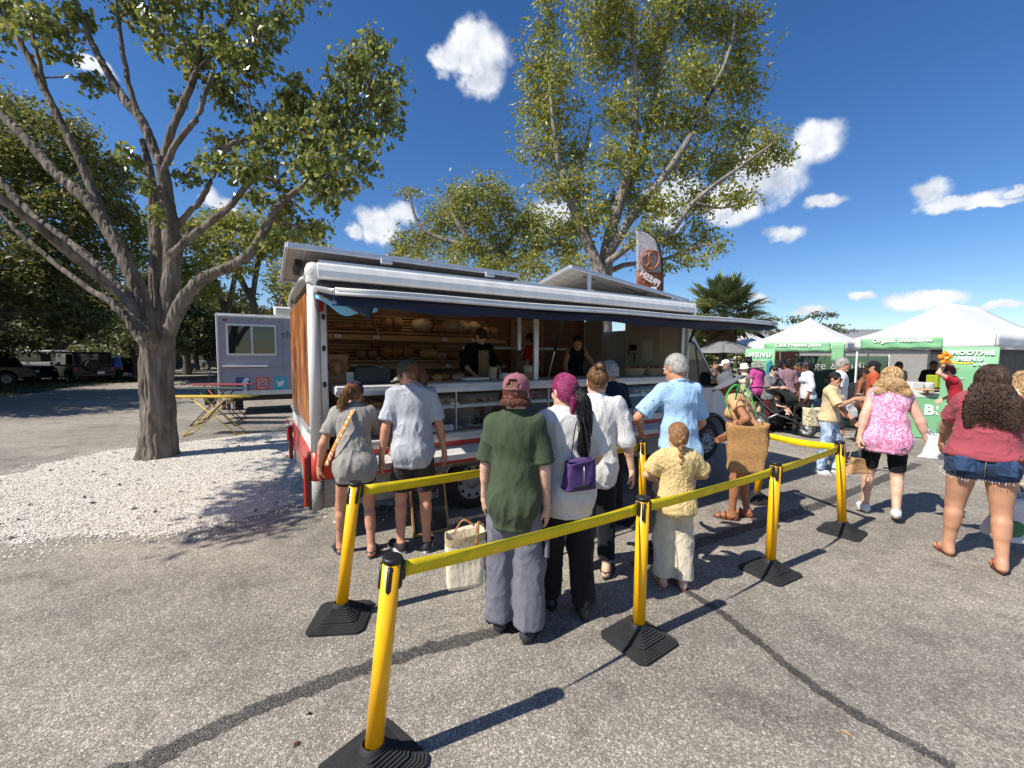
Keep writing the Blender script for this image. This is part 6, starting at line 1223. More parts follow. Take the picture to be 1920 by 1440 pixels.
for k in range(5): MB().box((-.16+.08*k, -.16, .14), (.03, .015, .26)).build('slat', ALU if k % 2 else BLK, st_)
def xtable(a, b, depth, h, m, label, nb=4):
    a, b = Vector(a), Vector(b); d = (b-a); L = d.length; r = empty('folding_table', (a+b)/2, math.atan2(d.y, d.x), label, 'table'); r.location.z = 0
    for k in range(nb): MB().box((0, -depth/2+depth*(k+.5)/nb, h-.008), (L, depth/nb-.012, .016), b=.003).build('slat', m, r)
    for y in (-depth*.42, depth*.42): MB().box((0, y, h-.026), (L*.8, .018, .018)).build('rail', m, r)
    for y in (-depth*.46, depth*.40): MB().tube([(-L*.33, y, .012), (L*.22, y, h-.03)], .0125, 8).build('leg', m, r)
    for y in (-depth*.40, depth*.46): MB().tube([(L*.33, y, .012), (-L*.22, y, h-.03)], .0125, 8).build('leg', m, r)
    MB().tube([(L*.33, -depth*.4, .02), (L*.33, depth*.46, .02)], .014, 6).build('foot_bar', m, r); MB().tube([(-L*.33, -depth*.46, .02), (-L*.33, depth*.4, .02)], .014, 6).build('foot_bar', m, r); return r
xtable(AT(322, 745, 9.3), AT(478, 740, 9.5), .42, .89, mat('table_yellow', hx('c9a92a'), .45), 'yellow folding table with crossed legs, nearest of three beside the trunk')
xtable(AT(345, 728, 10.7), AT(468, 728, 10.8), .55, .96, mat('table_green', hx('1f3b33'), .45), 'dark green folding table, middle one of the three by the lilac trailer'); xtable(AT(360, 722, 11.5), AT(471, 721, 11.6), .5, 1.0, mat('table_red', hx('8a2a2c'), .45), 'red folding table, farthest of the three by the lilac trailer')

# ================================================================ parked cars
def car(pos, rz, m, label, kind='suv', L=4.6, Wd=1.85, H=1.8, spare=False):
    r = empty('parked_car', (pos[0], pos[1], 0), rz, label, 'car', 'cars parked under the trees'); h2 = L/2; wb = L*.3
    def archs(x0, x1, z0): 
        q = []
        for cx in (wb, -wb):
            for k in range(9): a = math.pi*k/8; q.append((cx+.42*math.cos(a), max(z0, .36+.42*math.sin(a))))
        return q
    bz = H*.56
    low = {'suv': [(-h2, .38), (-h2, bz-.05), (-h2+.05, bz), (h2*.5, bz), (h2*.9, bz-.08), (h2, bz-.25), (h2+.02, .4)], 'pickup': [(-h2, .45), (-h2, bz), (h2*.45, bz), (h2*.93, bz-.04), (h2, bz-.2), (h2+.02, .45)], 'sedan': [(-h2, .35), (-h2, bz-.05), (-h2*.75, bz+.02), (h2*.45, bz), (h2*.92, bz-.2), (h2, .35)]}[kind]
    MB().prism(low+archs(0, 0, .36), -Wd/2, Wd/2, 1).build('body', m, r); bd = kids(r)[0]; q = bd.modifiers.new('b', 'BEVEL'); q.width = .06; q.segments = 2; q.limit_method = 'ANGLE'
    cab_ = {'suv': [(-h2+.02, bz-.02), (-h2+.12, H-.08), (-h2+.3, H), (h2*.18, H), (h2*.3, H-.06), (h2*.55, bz-.02)], 'pickup': [(-h2*.98, bz-.02), (-h2*.93, H-.06), (-h2*.85, H), (h2*.12, H), (h2*.25, H-.06), (h2*.5, bz-.02)], 'sedan': [(-h2*.72, bz), (-h2*.35, H-.05), (-h2*.2, H), (h2*.05, H), (h2*.15, H-.04), (h2*.5, bz-.02)]}[kind]
    def narrow(v): return v
    mb = MB(); mb.prism(cab_, -Wd/2+.1, Wd/2-.1, 1); c = mb.build('cabin', m, r); q = c.modifiers.new('b', 'BEVEL'); q.width = .07; q.segments = 2; q.limit_method = 'ANGLE'
    xs = [p[0] for p in cab_]; xa, xb = min(xs)+.16, max(xs)-.42; zb = bz+.06; zt = H-.14
    for s in (-1, 1):
        n = 3 if kind != 'sedan' else 2; w_ = (xb-xa)/n
        for k in range(n):
            x0 = xa+k*w_+.03; x1 = xa+(k+1)*w_-.03; t0 = x0+(.06 if k == 0 else 0)+(.35 if kind == 'sedan' and k == 0 else 0); t1 = x1-(.28 if k == n-1 else 0); MB().prism([(x0, zb), (x1, zb), (t1, zt), (t0, zt)], s*(Wd/2-.1), s*(Wd/2-.085), 1).build('side_window', DG, r)
    wz = H-.1; MB().add([(max(xs)-.05, -Wd/2+.2, bz+.06), (max(xs)-.05, Wd/2-.2, bz+.06), (max(xs)-.05-(.42 if kind != 'sedan' else .6), Wd/2-.25, wz), (max(xs)-.05-(.42 if kind != 'sedan' else .6), -Wd/2+.25, wz)], [(0, 1, 2, 3)]).build('windscreen', DG, r)
    MB().box((min(xs)-.012 if kind != 'sedan' else min(xs)+.2, 0, (bz+H)/2), (.02, Wd-.45, H-bz-.24)).build('rear_window', DG, r)
    for x in (-wb, wb):
        for s in (-1, 1): wheel('wheel', (x, s*(Wd/2-.1), .36), .36, .23, r, side=s, rim=(.25, .25, .26), spokes=6)
    for s in (-1, 1):
        MB().box((-h2-.005, s*(Wd/2-.14), bz-.22), (.03, .14, .26), b=.01).build('tail_light', MATS['red_lens'], r); MB().box((h2-.01, s*(Wd/2-.28), bz-.3), (.05, .3, .14), b=.02).build('headlight', MATS['lamp_glass'], r); MB().box((h2*.36, s*(Wd/2+.06), bz+.1), (.1, .14, .14), b=.03).build('wing_mirror', m, r)
    MB().box((-h2-.03, 0, .5), (.1, Wd-.1, .2), b=.03).build('bumper', BLK, r); MB().box((h2+.0, 0, .5), (.12, Wd-.1, .22), b=.03).build('bumper', BLK, r); MB().box((-h2-.085, -.25 if spare else 0, .62 if spare else bz-.3), (.01, .32, .16)).build('number_plate', CARD, r); MB().box((h2+.02, 0, bz-.32), (.04, .8, .16)).build('grille', BLK, r)
    if spare: M = Matrix.Rotation(R_(90), 3, 'Y'); MB().lathe([(0, -.1), (.33, -.1), (.37, -.05), (.37, .08), (.3, .1), (0, .1)], 26, c=(-h2-.16, .1, bz+.02), M=M).build('spare_wheel', RUB, r)
    return r
def paint(n, c, r=.25): return mat('car_'+n, c, r, coat=0., spec=.35)
def cpos(x, y, Yd): p = AT(x, y, Yd); return (p[0], p[1])
car(cpos(-40, 690, 23), R_(20), paint('black', (.010, .011, .013)), 'black pickup at the left rim with its bonnet toward the trunk', 'pickup', 5.6, 2.0, 1.9)
car(cpos(95, 690, 30), R_(18), paint('white', (.55, .56, .58)), 'white van-like car behind the black pickup', 'suv', 4.8, 1.9, 1.95)
car(cpos(150, 690, 26), R_(152), paint('violet', (.014, .012, .025)), 'dark boxy jeep with a spare wheel on its tailgate', 'suv', 4.3, 1.9, 1.85, True)
car(cpos(246, 680, 31), R_(12), paint('dark', (.012, .014, .016)), 'low dark sedan right of the walking man', 'sedan', 4.6, 1.8, 1.45); car(cpos(322, 680, 40), R_(40), paint('blue', (.02, .05, .12)), 'blue hatchback just right of the big trunk', 'suv', 4.1, 1.8, 1.55)
car(cpos(372, 680, 46), R_(178), paint('grey', (.14, .15, .16)), 'grey pickup seen between the trunk and the lilac trailer', 'pickup', 5.5, 2.0, 1.9); car(cpos(405, 672, 56), R_(170), paint('red', (.2, .02, .02)), 'red car behind the grey pickup', 'suv', 4.6, 1.8, 1.8); car(cpos(212, 682, 44), R_(20), paint('silver', (.5, .5, .5)), 'pale silver car beyond the walking man', 'sedan', 4.5, 1.8, 1.5)

# ================================================================ market stalls on the right
TENT = mat('tent_white', (.82, .82, .82), .6, var=.03, vscale=3, bump=.15, bscale=4, thin=.22); GREEN = mat('banner_green', hx('79b083'), .65, var=.06, vscale=2.5, bump=.3, bscale=4, stretch=(1, 1, .5)); GDK = cloth('dark_green_sheet', hx('3a5140'), bump=.4); MESH = mat('mesh_dark', (.035, .04, .042), .7, alpha=.78); LTR = mat('letter_pale', (.78, .8, .78), .6)
def tent(o, rz, w, d, he, hp, label, ridge=0., val=.26):
    r = empty('canopy_tent', o, rz, label, 'tent', 'white canopy tents of the market')
    C4 = [(0, 0), (w, 0), (w, d), (0, d)]; A = (w/2, min(d, w)/2); B = (w/2, A[1]+ridge)
    def sag(p, q, t, e, u): return None
    def face(p0, p1, a0, a1, nm):
        p0, p1, a0, a1 = [Vector(v) for v in (p0, p1, a0, a1)]
        def f(u, v):
            e = p0.lerp(p1, u); t = a0.lerp(a1, u); q = e.lerp(t, v); return q-Vector((0, 0, .10*math.sin(math.pi*v)*(1-.4*v)+.05*math.sin(math.pi*u)*(1-v)))
        ob = MB().sheet(f, 10, 8).build(nm, TENT, r); m_ = ob.modifiers.new('t', 'SOLIDIFY'); m_.thickness = .004
    a, b = (A[0], A[1], hp), (B[0], B[1], hp-.02); P4 = [(x, y, he) for x, y in C4]
    face(P4[0], P4[1], a, a, 'canopy'); face(P4[1], P4[2], a, b, 'canopy'); face(P4[2], P4[3], b, b, 'canopy'); face(P4[3], P4[0], b, a, 'canopy')
    for i in range(4):
        p, q = Vector(P4[i]), Vector(P4[(i+1) % 4]); nn = (q-p).cross(Vector((0, 0, 1))).normalized()
        def f(u, v): return p.lerp(q, u)+nn*(.012+.014*math.sin(u*25)*v)+Vector((0, 0, -val*v-.02*math.sin(math.pi*u)))
        ob = MB().sheet(f, 24, 3).build('valance', TENT, r); m_ = ob.modifiers.new('t', 'SOLIDIFY'); m_.thickness = .004
        MB().box((C4[i][0]+(.05 if C4[i][0] == 0 else -.05), C4[i][1]+(.05 if C4[i][1] == 0 else -.05), he/2), (.045, .045, he), b=.004).build('leg', W_, r)
        MB().tube([p+Vector((0, 0, -val-.02)), q+Vector((0, 0, -val-.02))], .016, 6).build('truss_bar', ALU, r)
    return r
RZ = R_(-52)
def loc(o, rz, u, v, z): return Matrix.Translation(Vector(o)) @ Matrix.Rotation(rz, 4, 'Z') @ Vector((u, v, z))
TB = (8.3, 14.9, 0); TC = (9.59, 11.85, 0); TAo = (9.9, 22.2, 0)
tent(TAo, RZ, 2.9, 2.9, 2.45, 3.25, 'farthest white canopy tent, over the grey parasol'); tent(TB, RZ, 2.8, 2.8, 2.33, 3.2, 'white canopy tent of the cold pressed juice stall'); RZC = R_(-65); tent(TC, RZC, 2.7, 4.2, 2.385, 3.3, 'large white canopy tent of the smoothie stall, nearest on the right', 2.0, .3)
def banner(o, u0, u1, z0, z1, v, lines, label, m=GREEN, rz=RZ, cat='banner', grp=None, depth=.012, wav=.012, name='banner'):
    p = loc(o, rz, (u0+u1)/2, v, 0); r = empty(name, p, rz, label, cat, grp); w = u1-u0
    def f(a, b): return (-w/2+w*a, wav*math.sin(a*19+b*5), z0+(z1-z0)*b)
    ob = MB().sheet(f, 24, 4).build('sheet', m, r); q = ob.modifiers.new('t', 'SOLIDIFY'); q.thickness = .006
    for (t, x, z, s, kw) in lines: lettering(t, s, kw.get('m', LTR), r, (x, -.03, z), (R_(90), 0, 0), bold=kw.get('b', 0), space=kw.get('sp', 1.), align=kw.get('al', 'CENTER'), sx=kw.get('sx', 1))
    return r
L_ = lambda t, x, z, s, **k: (t, x, z, s, k)
bz_ = 2.33; banner(TB, .55, 2.42, 2.02, 2.32, -.05, [L_('Cold Pressed Juice', .05, 2.235, .15, b=.006, sp=1.12)]+[L_(t, x, 2.10, .05) for t, x in (('Fresh', -.55), ('Raw & Local', 0), ('Organic', .55))], 'green banner reading Cold Pressed Juice along the tent edge')
banner(TB, 2.46, 2.76, 1.68, 2.31, -.06, [L_('- - - - -', 0, 2.24-.09*k, .06) for k in range(7)], 'small green list of juices hung at the tent corner', wav=.003)
mn = AT(1424, 690, 13.2); mnu = banner((mn[0], mn[1], 0), -.4, .4, .1, 2.1, 0, [L_('MENU', 0, 1.9, .19, b=.008, sp=1.25), L_('Juices   Shots', 0, 1.74, .06), L_('8', 0, 1.62, .08)], 'green standing menu sign with a bottle picture before the juice tent', rz=R_(-30), wav=0, cat='sign', name='menu_sign')
BTL = mat('bottle_teal', hx('2a7f88'), .4); MB().lathe([(0, 1.2), (.075, 1.2), (.08, 1.24), (.08, 1.6), (.05, 1.68), (.05, 1.75), (0, 1.75)], 14, c=(.26, -.04, 0), M=Matrix.Diagonal((1, .3, 1))).build('bottle_picture', BTL, mnu)
MB().box((0, .02, .05), (.85, .25, .08), b=.02).build('foot', ALU, mnu)
banner(TC, .16, 1.84, 2.08, 2.36, -.05, [L_('Organic Smoothies', .06, 2.3, .145, b=.006, sp=1.08)], 'green banner reading Organic Smoothies along the tent edge', rz=RZC)
sm = AT(1816, 700, 8.7); smm = banner((sm[0], sm[1], 0), -.40, .40, .08, 2.08, 0, [L_('SMOOTHIE', 0, 1.965, .125, b=.006, sp=1.12), L_('MENU', 0, 1.835, .125, b=.006, sp=1.12), L_('& $12', .14, 1.73, .08, b=.003)]+[L_(t, x*.7, z, .042) for t, x, z in (('tropical', .3, 1.53), ('mango  banana', -.25, 1.44), ('berry', .3, 1.36), ('green  kale', -.25, 1.28), ('cacao  date', .3, 1.18), ('pineapple', -.3, 1.08), ('Peach', -.34, .98), ('strawberry', -.3, .88))], 'tall green SMOOTHIE MENU board standing in front of the smoothie tent', rz=R_(-44), wav=0, cat='sign', name='menu_sign'); MB().box((0, .02, .04), (.86, .3, .07), b=.02).build('foot', ALU, smm)
# dark backdrop with pale script
s0, s1 = AT(1492, 690, 17), AT(1665, 690, 14.6); d = s1-s0; ln = math.hypot(d[0], d[1]); sg = banner((s0[0], s0[1], 0), 0, ln, .25, 1.9, 0, [L_('Sage & Indigo', .03*ln-.05, 1.52, .42, sp=1.05, m=mat('letter_grey', (.35, .38, .36), .7))], 'dark green backdrop sheet lettered Sage & Indigo behind the juice stall', m=GDK, rz=math.atan2(d[1], d[0]), wav=.03)
for u in (0, ln): MB().tube([(u-ln/2, .03, 0), (u-ln/2, .03, 1.95)], .02, 6).build('pole', W_, sg)
# mesh side wall of the smoothie tent
for (u0, v0, u1, v1, lb) in ((2.66, .12, 2.66, 4.1, 'dark mesh wall on the right side of the smoothie tent'), (.1, 4.12, 2.5, 4.12, 'dark mesh wall across the back of the smoothie tent')):
    a, b = loc(TC, RZC, u0, v0, 0), loc(TC, RZC, u1, v1, 0); dd = (b-a); r = empty('mesh_wall', a, math.atan2(dd.y, dd.x), lb, 'wall'); LL = dd.length
    ob = MB().sheet(lambda u, v: (LL*u, .02*math.sin(u*14+v*3), .05+2.1*v), 20, 6).build('mesh', MESH, r); 
    for k in range(5): MB().tube([(LL*k/4, .02, 0), (LL*k/4, .02, 2.15)], .014, 6).build('pole', ALU, r)
    MB().tube([(0, .03, .2), (LL*.5, .03, 1.9)], .012, 6).build('brace', ALU, r)
# stall tables and goods
def stall(c, rz, w, d, h, m, label, txt=None, ts=.3):
    r = empty('stall_counter', c, rz, label, 'counter'); MB().box((0, 0, h), (w, d, .04), b=.008).build('top', W_, r); MB().box((0, -d/2, h/2), (w-.04, .02, h-.04)).build('front_panel', GREEN, r); MB().box((0, -d/2-.012, h-.04), (w, .012, .05)).build('front_trim', W_, r)
    for x in (-w/2+.02, w/2-.02): MB().box((x, -d/2-.012, h/2), (.03, .012, h-.06)).build('front_trim', W_, r)
    for x in (-w/2+.05, w/2-.05): MB().box((x, d/2-.05, h/2), (.04, .04, h)).build('leg', ALU, r)
    for (t, x, z, s) in (txt or []): lettering(t, s, LTR, r, (x, -d/2-.02, z), (R_(90), 0, 0), bold=.012)
    return r
k1 = AT(1700, 760, 10.0); stall((k1[0], k1[1], 0), R_(-28), 1.7, .7, 1.02, None, 'pale green smoothie counter with big white letters on its front', [('B', .29, .66, .31), ('S', .475, .66, .31)])
k2 = AT(1612, 760, 11.2); stall((k2[0], k2[1], 0), R_(-40), 1.4, .7, .95, None, 'second pale green counter behind the black stroller', [('S', .2, .5, .3)])
def goods(name, mb, m, x, y, Yd, label, cat): p = AT(x, y, Yd); o = mb.build(name, m); o.location = Vector(p); return tag(o, label, cat)
goods('white_tub', MB().lathe([(0, 0), (.09, 0), (.095, .2), (.1, .22), (0, .23)], 18), W_, 1741, 735, 9.9, 'round white tub on the smoothie counter', 'tub'); goods('lime_bin', MB().box((0, 0, .16), (.32, .28, .32), b=.02), mat('lime', hx('9aa62a'), .5), 1756, 727, 10.6, 'lime green bin behind the smoothie counter', 'bin')
goods('white_carton', MB().box((0, 0, .12), (.28, .22, .24), b=.01), CARD, 1712, 735, 10.0, 'white carton on the smoothie counter behind the blonde hair', 'carton'); goods('cake_stand', MB().lathe([(0, 0), (.1, 0), (.03, .03), (.03, .08), (.2, .1), (.2, .12), (0, .12)], 20), mat('stand_peach', hx('c99a6a'), .5), 1738, 739, 9.6, 'low peach coloured stand on the counter edge', 'stand'); goods('kraft_boxes', MB().box((0, 0, .1), (.4, .3, .2), b=.008), mat('kraft', hx('c9a368'), .7), 1610, 735, 11.3, 'kraft carton on the second green counter', 'carton')
# arched green board beside the stroller
gb = AT(1503, 768, 10.8); r = empty('arched_board', (gb[0], gb[1], 0), R_(-12), 'green arched floor board with pale letters behind the stroller', 'sign'); pts = [(-.02, 0), (.34, 0)]+[(.34*math.cos(a)-.0, .95*math.sin(a)) for a in np.linspace(.05, math.pi/2, 8)]+[(-.02, .95)]
MB().prism(pts, 0, .03, 1).build('board', GREEN, r); lettering('C', .2, LTR, r, (.07, -.012, .46), (R_(90), 0, 0), bold=.006, name='letter'); lettering('o', .2, LTR, r, (.2, -.012, .46), (R_(90), 0, 0), bold=.006, name='letter'); lettering('ldre', .14, LTR, r, (.15, -.012, .25), (R_(90), 0, 0))
# grey parasol
pu = AT(1356, 680, 14.5); r = empty('parasol', (pu[0], pu[1], 0), R_(20), 'grey market parasol in front of the farthest white tent', 'parasol'); MB().tube([(0, 0, 0), (0, 0, 2.4)], .025, 10).build('pole', BLK, r); GU = mat('parasol_grey', hx('7c7b7a'), .8, bump=.1, bscale=30, thin=.1)
for k in range(8):
    a0, a1 = 2*math.pi*k/8, 2*math.pi*(k+1)/8
    def f(u, v): a = a0+(a1-a0)*u; rr = 1.15*v*(1-.05*math.sin(math.pi*u)); return (rr*math.cos(a), rr*math.sin(a), 2.4-.42*v**1.2-.02*math.sin(math.pi*u)*v)
    ob = MB().sheet(f, 4, 5).build('canopy_panel', GU, r); q = ob.modifiers.new('t', 'SOLIDIFY'); q.thickness = .004; MB().tube([(.03*math.cos(a0), .03*math.sin(a0), 2.36), (1.15*math.cos(a0), 1.15*math.sin(a0), 1.965)], .008, 5).build('rib', BLK, r)
# plank kiosk and barn behind
kk = AT(1457, 690, 19); r = empty('plank_kiosk', (kk[0], kk[1], 0), R_(-30), 'small orange plank kiosk glimpsed under the juice banner', 'kiosk'); PL = mat('orange_plank', (.30, .115, .04), .7, col2=(.4, .17, .07), vscale=4, stretch=(1, 1, 8)); pl0 = None
for k in range(12):
    if pl0 is None: pl0 = MB().box((0, 0, 0), (1.6, .03, .17), b=.008).build('plank', PL, r); q = pl0
    else: q = pl0.copy(); COL.objects.link(q)
    q.location = (0, 0, .1+.185*k)
MB().box((0, .6, 1.15), (1.55, 1.1, 2.25)).build('shell', PL, r); MB().box((0, .55, 2.35), (1.9, 1.5, .06)).build('roof', ALU, r)
b0 = AT(1700, 650, 40); r = empty('barn', (b0[0], 40, 0), R_(-8), 'long low barn with a ribbed metal roof behind the tents', 'barn'); MB().box((0, 4, 1.7), (22, 8, 3.4)).build('wall', mat('barn_wall', (.35, .33, .3), .8, var=.1), r); RM = mat('roof_metal', (.33, .34, .34), .45, metal=.3, var=.1)
MB().add([(-12, -.6, 3.3), (12, -.6, 3.3), (12, 4, 4.75), (-12, 4, 4.75)], [(0, 1, 2, 3)]).add([(-12, 8.6, 3.3), (12, 8.6, 3.3), (12, 4, 4.75), (-12, 4, 4.75)], [(0, 1, 2, 3)]).build('roof', RM, r); rb0 = None
for k in range(49):
    if rb0 is None: rb0 = MB().tube([(0, -.62, 3.32), (0, 4, 4.78)], .035, 4).build('roof_rib', RM, r); q = rb0
    else: q = rb0.copy(); COL.objects.link(q)
    q.location = (-12+k*.5, 0, 0)
# pushchairs
def stroller(pos, rz, label):
    r = empty('stroller', pos, rz, label, 'stroller', 'black pushchairs among the crowd'); FAB = cloth('stroller_black', (.012, .012, .014), bump=.4)
    def sw(name, c, rr): return wheel(name, c, rr, .06, r, rim=(.3, .3, .31), spokes=8)
    sw('wheel', (.62, 0, .2), .2); sw('wheel', (-.32, .28, .25), .25); sw('wheel', (-.32, -.28, .25), .25)
    for s in (-1, 1): MB().tube(catmull([(.62, .05*s, .2), (.45, .16*s, .36), (0, .26*s, .52), (-.35, .27*s, .8), (-.6, .27*s, 1.06)], 5), .016, 8).build('frame_tube', BLK, r); MB().tube([(-.32, .28*s, .25), (.1, .25*s, .5)], .014, 8).build('frame_tube', ALU, r)
    MB().tube([(-.6, -.27, 1.06), (-.63, 0, 1.07), (-.6, .27, 1.06)], .02, 8).build('handle', BLK, r); MB().tube([(.62, -.05, .2), (.62, .05, .2)], .02, 8).build('axle', ALU, r); MB().tube([(-.32, -.28, .25), (-.32, .28, .25)], .014, 8).build('axle', ALU, r)
    MB().sheet(lambda u, v: ((.28-.45*v if v < .55 else .03-.3*(v-.55)/.45), -.22+.44*u, (.42+.02*math.sin(math.pi*u) if v < .55 else .42+.55*(v-.55)/.45)), 6, 12).build('seat', FAB, r); MB().box((.36, 0, .30), (.2, .36, .02), b=.005).build('footrest', BLK, r)
    ob = MB().sheet(lambda u, v: (-.22+.5*math.sin(v*1.7), (-.26+.52*u), .78+.42*math.cos(v*1.7)*(.75+.25*math.sin(math.pi*u))), 10, 8).build('canopy', FAB, r); q = ob.modifiers.new('t', 'SOLIDIFY'); q.thickness = .006
    MB().box((-.2, 0, .32), (.4, .4, .2), b=.05).build('basket', FAB, r); return r
g1 = G(1460, 812); STR = stroller((g1[0], g1[1], 0), R_(-62), 'black three-wheeled stroller with a baby in front of the woman in grey'); g2 = G(1607, 808); stroller((g2[0], g2[1]+.3, 0), R_(-150), 'black stroller hung with plastic bags behind the woman in the beige tee')
# ================================================================ the people
def spot_cloth(name, col, dot, scale, size, stretch=(1, 1, 1), dens=1.):
    mt = cloth(name, col); nt = mt.node_tree; N = nt.nodes; L = nt.links; tc = N.new('ShaderNodeTexCoord'); mp = N.new('ShaderNodeMapping'); mp.inputs['Scale'].default_value = stretch; L.new(tc.outputs['Object'], mp.inputs[0])
    v = N.new('ShaderNodeTexVoronoi'); v.inputs['Scale'].default_value = scale; v.inputs['Randomness'].default_value = .8; L.new(mp.outputs[0], v.inputs['Vector']); r = N.new('ShaderNodeMapRange'); L.new(v.outputs['Distance'], r.inputs[0]); r.inputs[1].default_value = size; r.inputs[2].default_value = size*.8
    x = N.new('ShaderNodeMix'); x.data_type = 'RGBA'; L.new(r.outputs[0], x.inputs[0]); old = N['Principled BSDF'].inputs['Base Color'].links[0].from_socket; L.new(old, x.inputs[6]); x.inputs[7].default_value = (*dot, 1); L.new(x.outputs[2], N['Principled BSDF'].inputs['Base Color']); return mt
def blotch_cloth(name, c1, c2, scale, lo=.45, hi=.55):
    mt = cloth(name, c1); nt = mt.node_tree; N = nt.nodes; L = nt.links; tc = N.new('ShaderNodeTexCoord'); n = N.new('ShaderNodeTexNoise'); n.inputs['Scale'].default_value = scale; n.inputs['Detail'].default_value = 3; n.inputs['Distortion'].default_value = 2.5; L.new(tc.outputs['Object'], n.inputs['Vector']); r = N.new('ShaderNodeMapRange'); L.new(n.outputs[0], r.inputs[0]); r.inputs[1].default_value = lo; r.inputs[2].default_value = hi
    x = N.new('ShaderNodeMix'); x.data_type = 'RGBA'; L.new(r.outputs[0], x.inputs[0]); x.inputs[6].default_value = (*c1, 1); x.inputs[7].default_value = (*c2, 1); L.new(x.outputs[2], N['Principled BSDF'].inputs['Base Color']); return mt
SK1 = skin('cda48e', 'fair'); SK2 = skin('b98a6e', 'tan'); SK3 = skin('8a5a3e', 'brown'); SK4 = skin('c08a6e', 'ruddy'); SK5 = skin('9c6a4e', 'bronze')
HB = hair_mat('hair_brown', '4a2e1c', '8a6038'); HD = hair_mat('hair_dark', '120d0b', '2e2019'); HK = hair_mat('hair_black', '0b0a0b', '1c1a1d'); HG = hair_mat('hair_grey', '6d6862', 'b5b0aa'); HA = hair_mat('hair_auburn', '38180f', '6e3a22'); HP_ = hair_mat('hair_pink', '64163f', 'a03268'); HL = hair_mat('hair_blonde', '7d5a34', 'd8b886'); HC = hair_mat('hair_curl', '1c120d', '543b2b'); HT = hair_mat('hair_tawny', '5a3d26', 'a87a4c')
def wl(pos, yaw, q):
    v = Vector(q)-Vector(pos); v.rotate(Euler((0, 0, -R_(yaw)))); return tuple(v)
BSH = mat('shoe_black', (.015, .014, .015), .5); WSOLE = mat('sole_white', (.6, .6, .58), .6); WSH = mat('shoe_white', (.7, .71, .72), .6, bump=.2, bscale=60); DSOLE = mat('sole_dark', (.03, .026, .024), .7); CORAL = mat('coral', hx('c9785f'), .5); TANL = mat('tan_leather', hx('8a4a2c'), .5); TANS = mat('tan_sole', hx('5a3322'), .6)
QG = 'customers queueing at the truck'
p = G(668, 1042); human(dict(pos=p, yaw=24, h=1.68, sex='f', w=.95, skin=SK4, group=QG, label='person in a navy cap and grey tee with a patterned strap, leaning on the counter', lean=26, pel=(0, -.1), drop=.03, head=(-22, 18, 0), seed=1, feet=((-.13, .12, 10, 0), (.13, -.06, -14, 0)),
    hands={'R': wl(p, 24, TL(.72, -.27, .84)), 'L': (-.29, .1, .84)}, hdir={'R': (0, 1, -.15)}, hback={'R': (0, .2, 1)}, top=dict(mat=cloth('tee_grey_warm', hx('8f8b86')), hem=.15, g=.024, sleeve=.72, wr=.014), bottom=dict(mat=cloth('shorts_black', hx('1d1d20')), len=.36, g=.016), shoes=('sandal', mat('sandal_grey', (.05, .06, .07), .6), DSOLE),
    extra=[hair_shell(HB), hair_swept(HB, (0, -.105, .01), 120), hair_tail(HT, [(0, -.1, .01), (-.0, -.15, -.02), (-.03, -.15, -.1), (-.05, -.11, -.2), (-.05, -.07, -.29)], 110, .0045, (.02, .04, .045, .02), .012), cap_hat(cloth('cap_navy', hx('20264c')), mat('brim_pink', hx('b0505e'), .7)),
    band(lambda K: [K['NB']+K['rt']*.03-K['fw']*.055+K['up']*.02, K['C']-K['rt']*.05-K['fw']*.165*K['w'], K['W']-K['rt']*.16-K['fw']*.11*K['w'], K['P']-K['rt']*.235], .019, spot_cloth('strap_pattern', hx('c98a4a'), hx('f0e6cc'), 38, .4), 'shoulder_strap', .25)]))
p = G(776, 1033); human(dict(pos=p, yaw=14, h=1.80, sex='m', w=1.02, shw=.97, skin=SK4, group=QG, label='person in a light grey tee, dark shorts and olive cap, looking left', lean=6, head=(58, 22, 0), seed=2, feet=((-.12, .02, 35, 0), (.12, -.01, -12, 0)), hands={'L': (-.3, .0, .82), 'R': (.31, .1, .86)},
    top=dict(mat=cloth('tee_grey_cool', hx('a9abb2')), hem=.15, g=.034, sleeve=.8, wr=.02, wsc=7.5, collar=1), bottom=dict(mat=cloth('shorts_brown', hx('38302f')), len=.82, g=.03, flare=.02), shoes=('sneaker', mat('shoe_brown', hx('2a2022'), .7), WSOLE),
    extra=[hair_shell(HB), hair_swept(HB, (0, -.1, -.01), 110), hair_tail(HB, [(0, -.1, -.0), (0, -.135, -.04), (.0, -.125, -.12), (.0, -.1, -.18)], 90, .0042, (.02, .032, .03, .01)), cap_hat(cloth('cap_olive', hx('45443c')), mat('brim_sand', hx('8f8677'), .8)), shades()]))
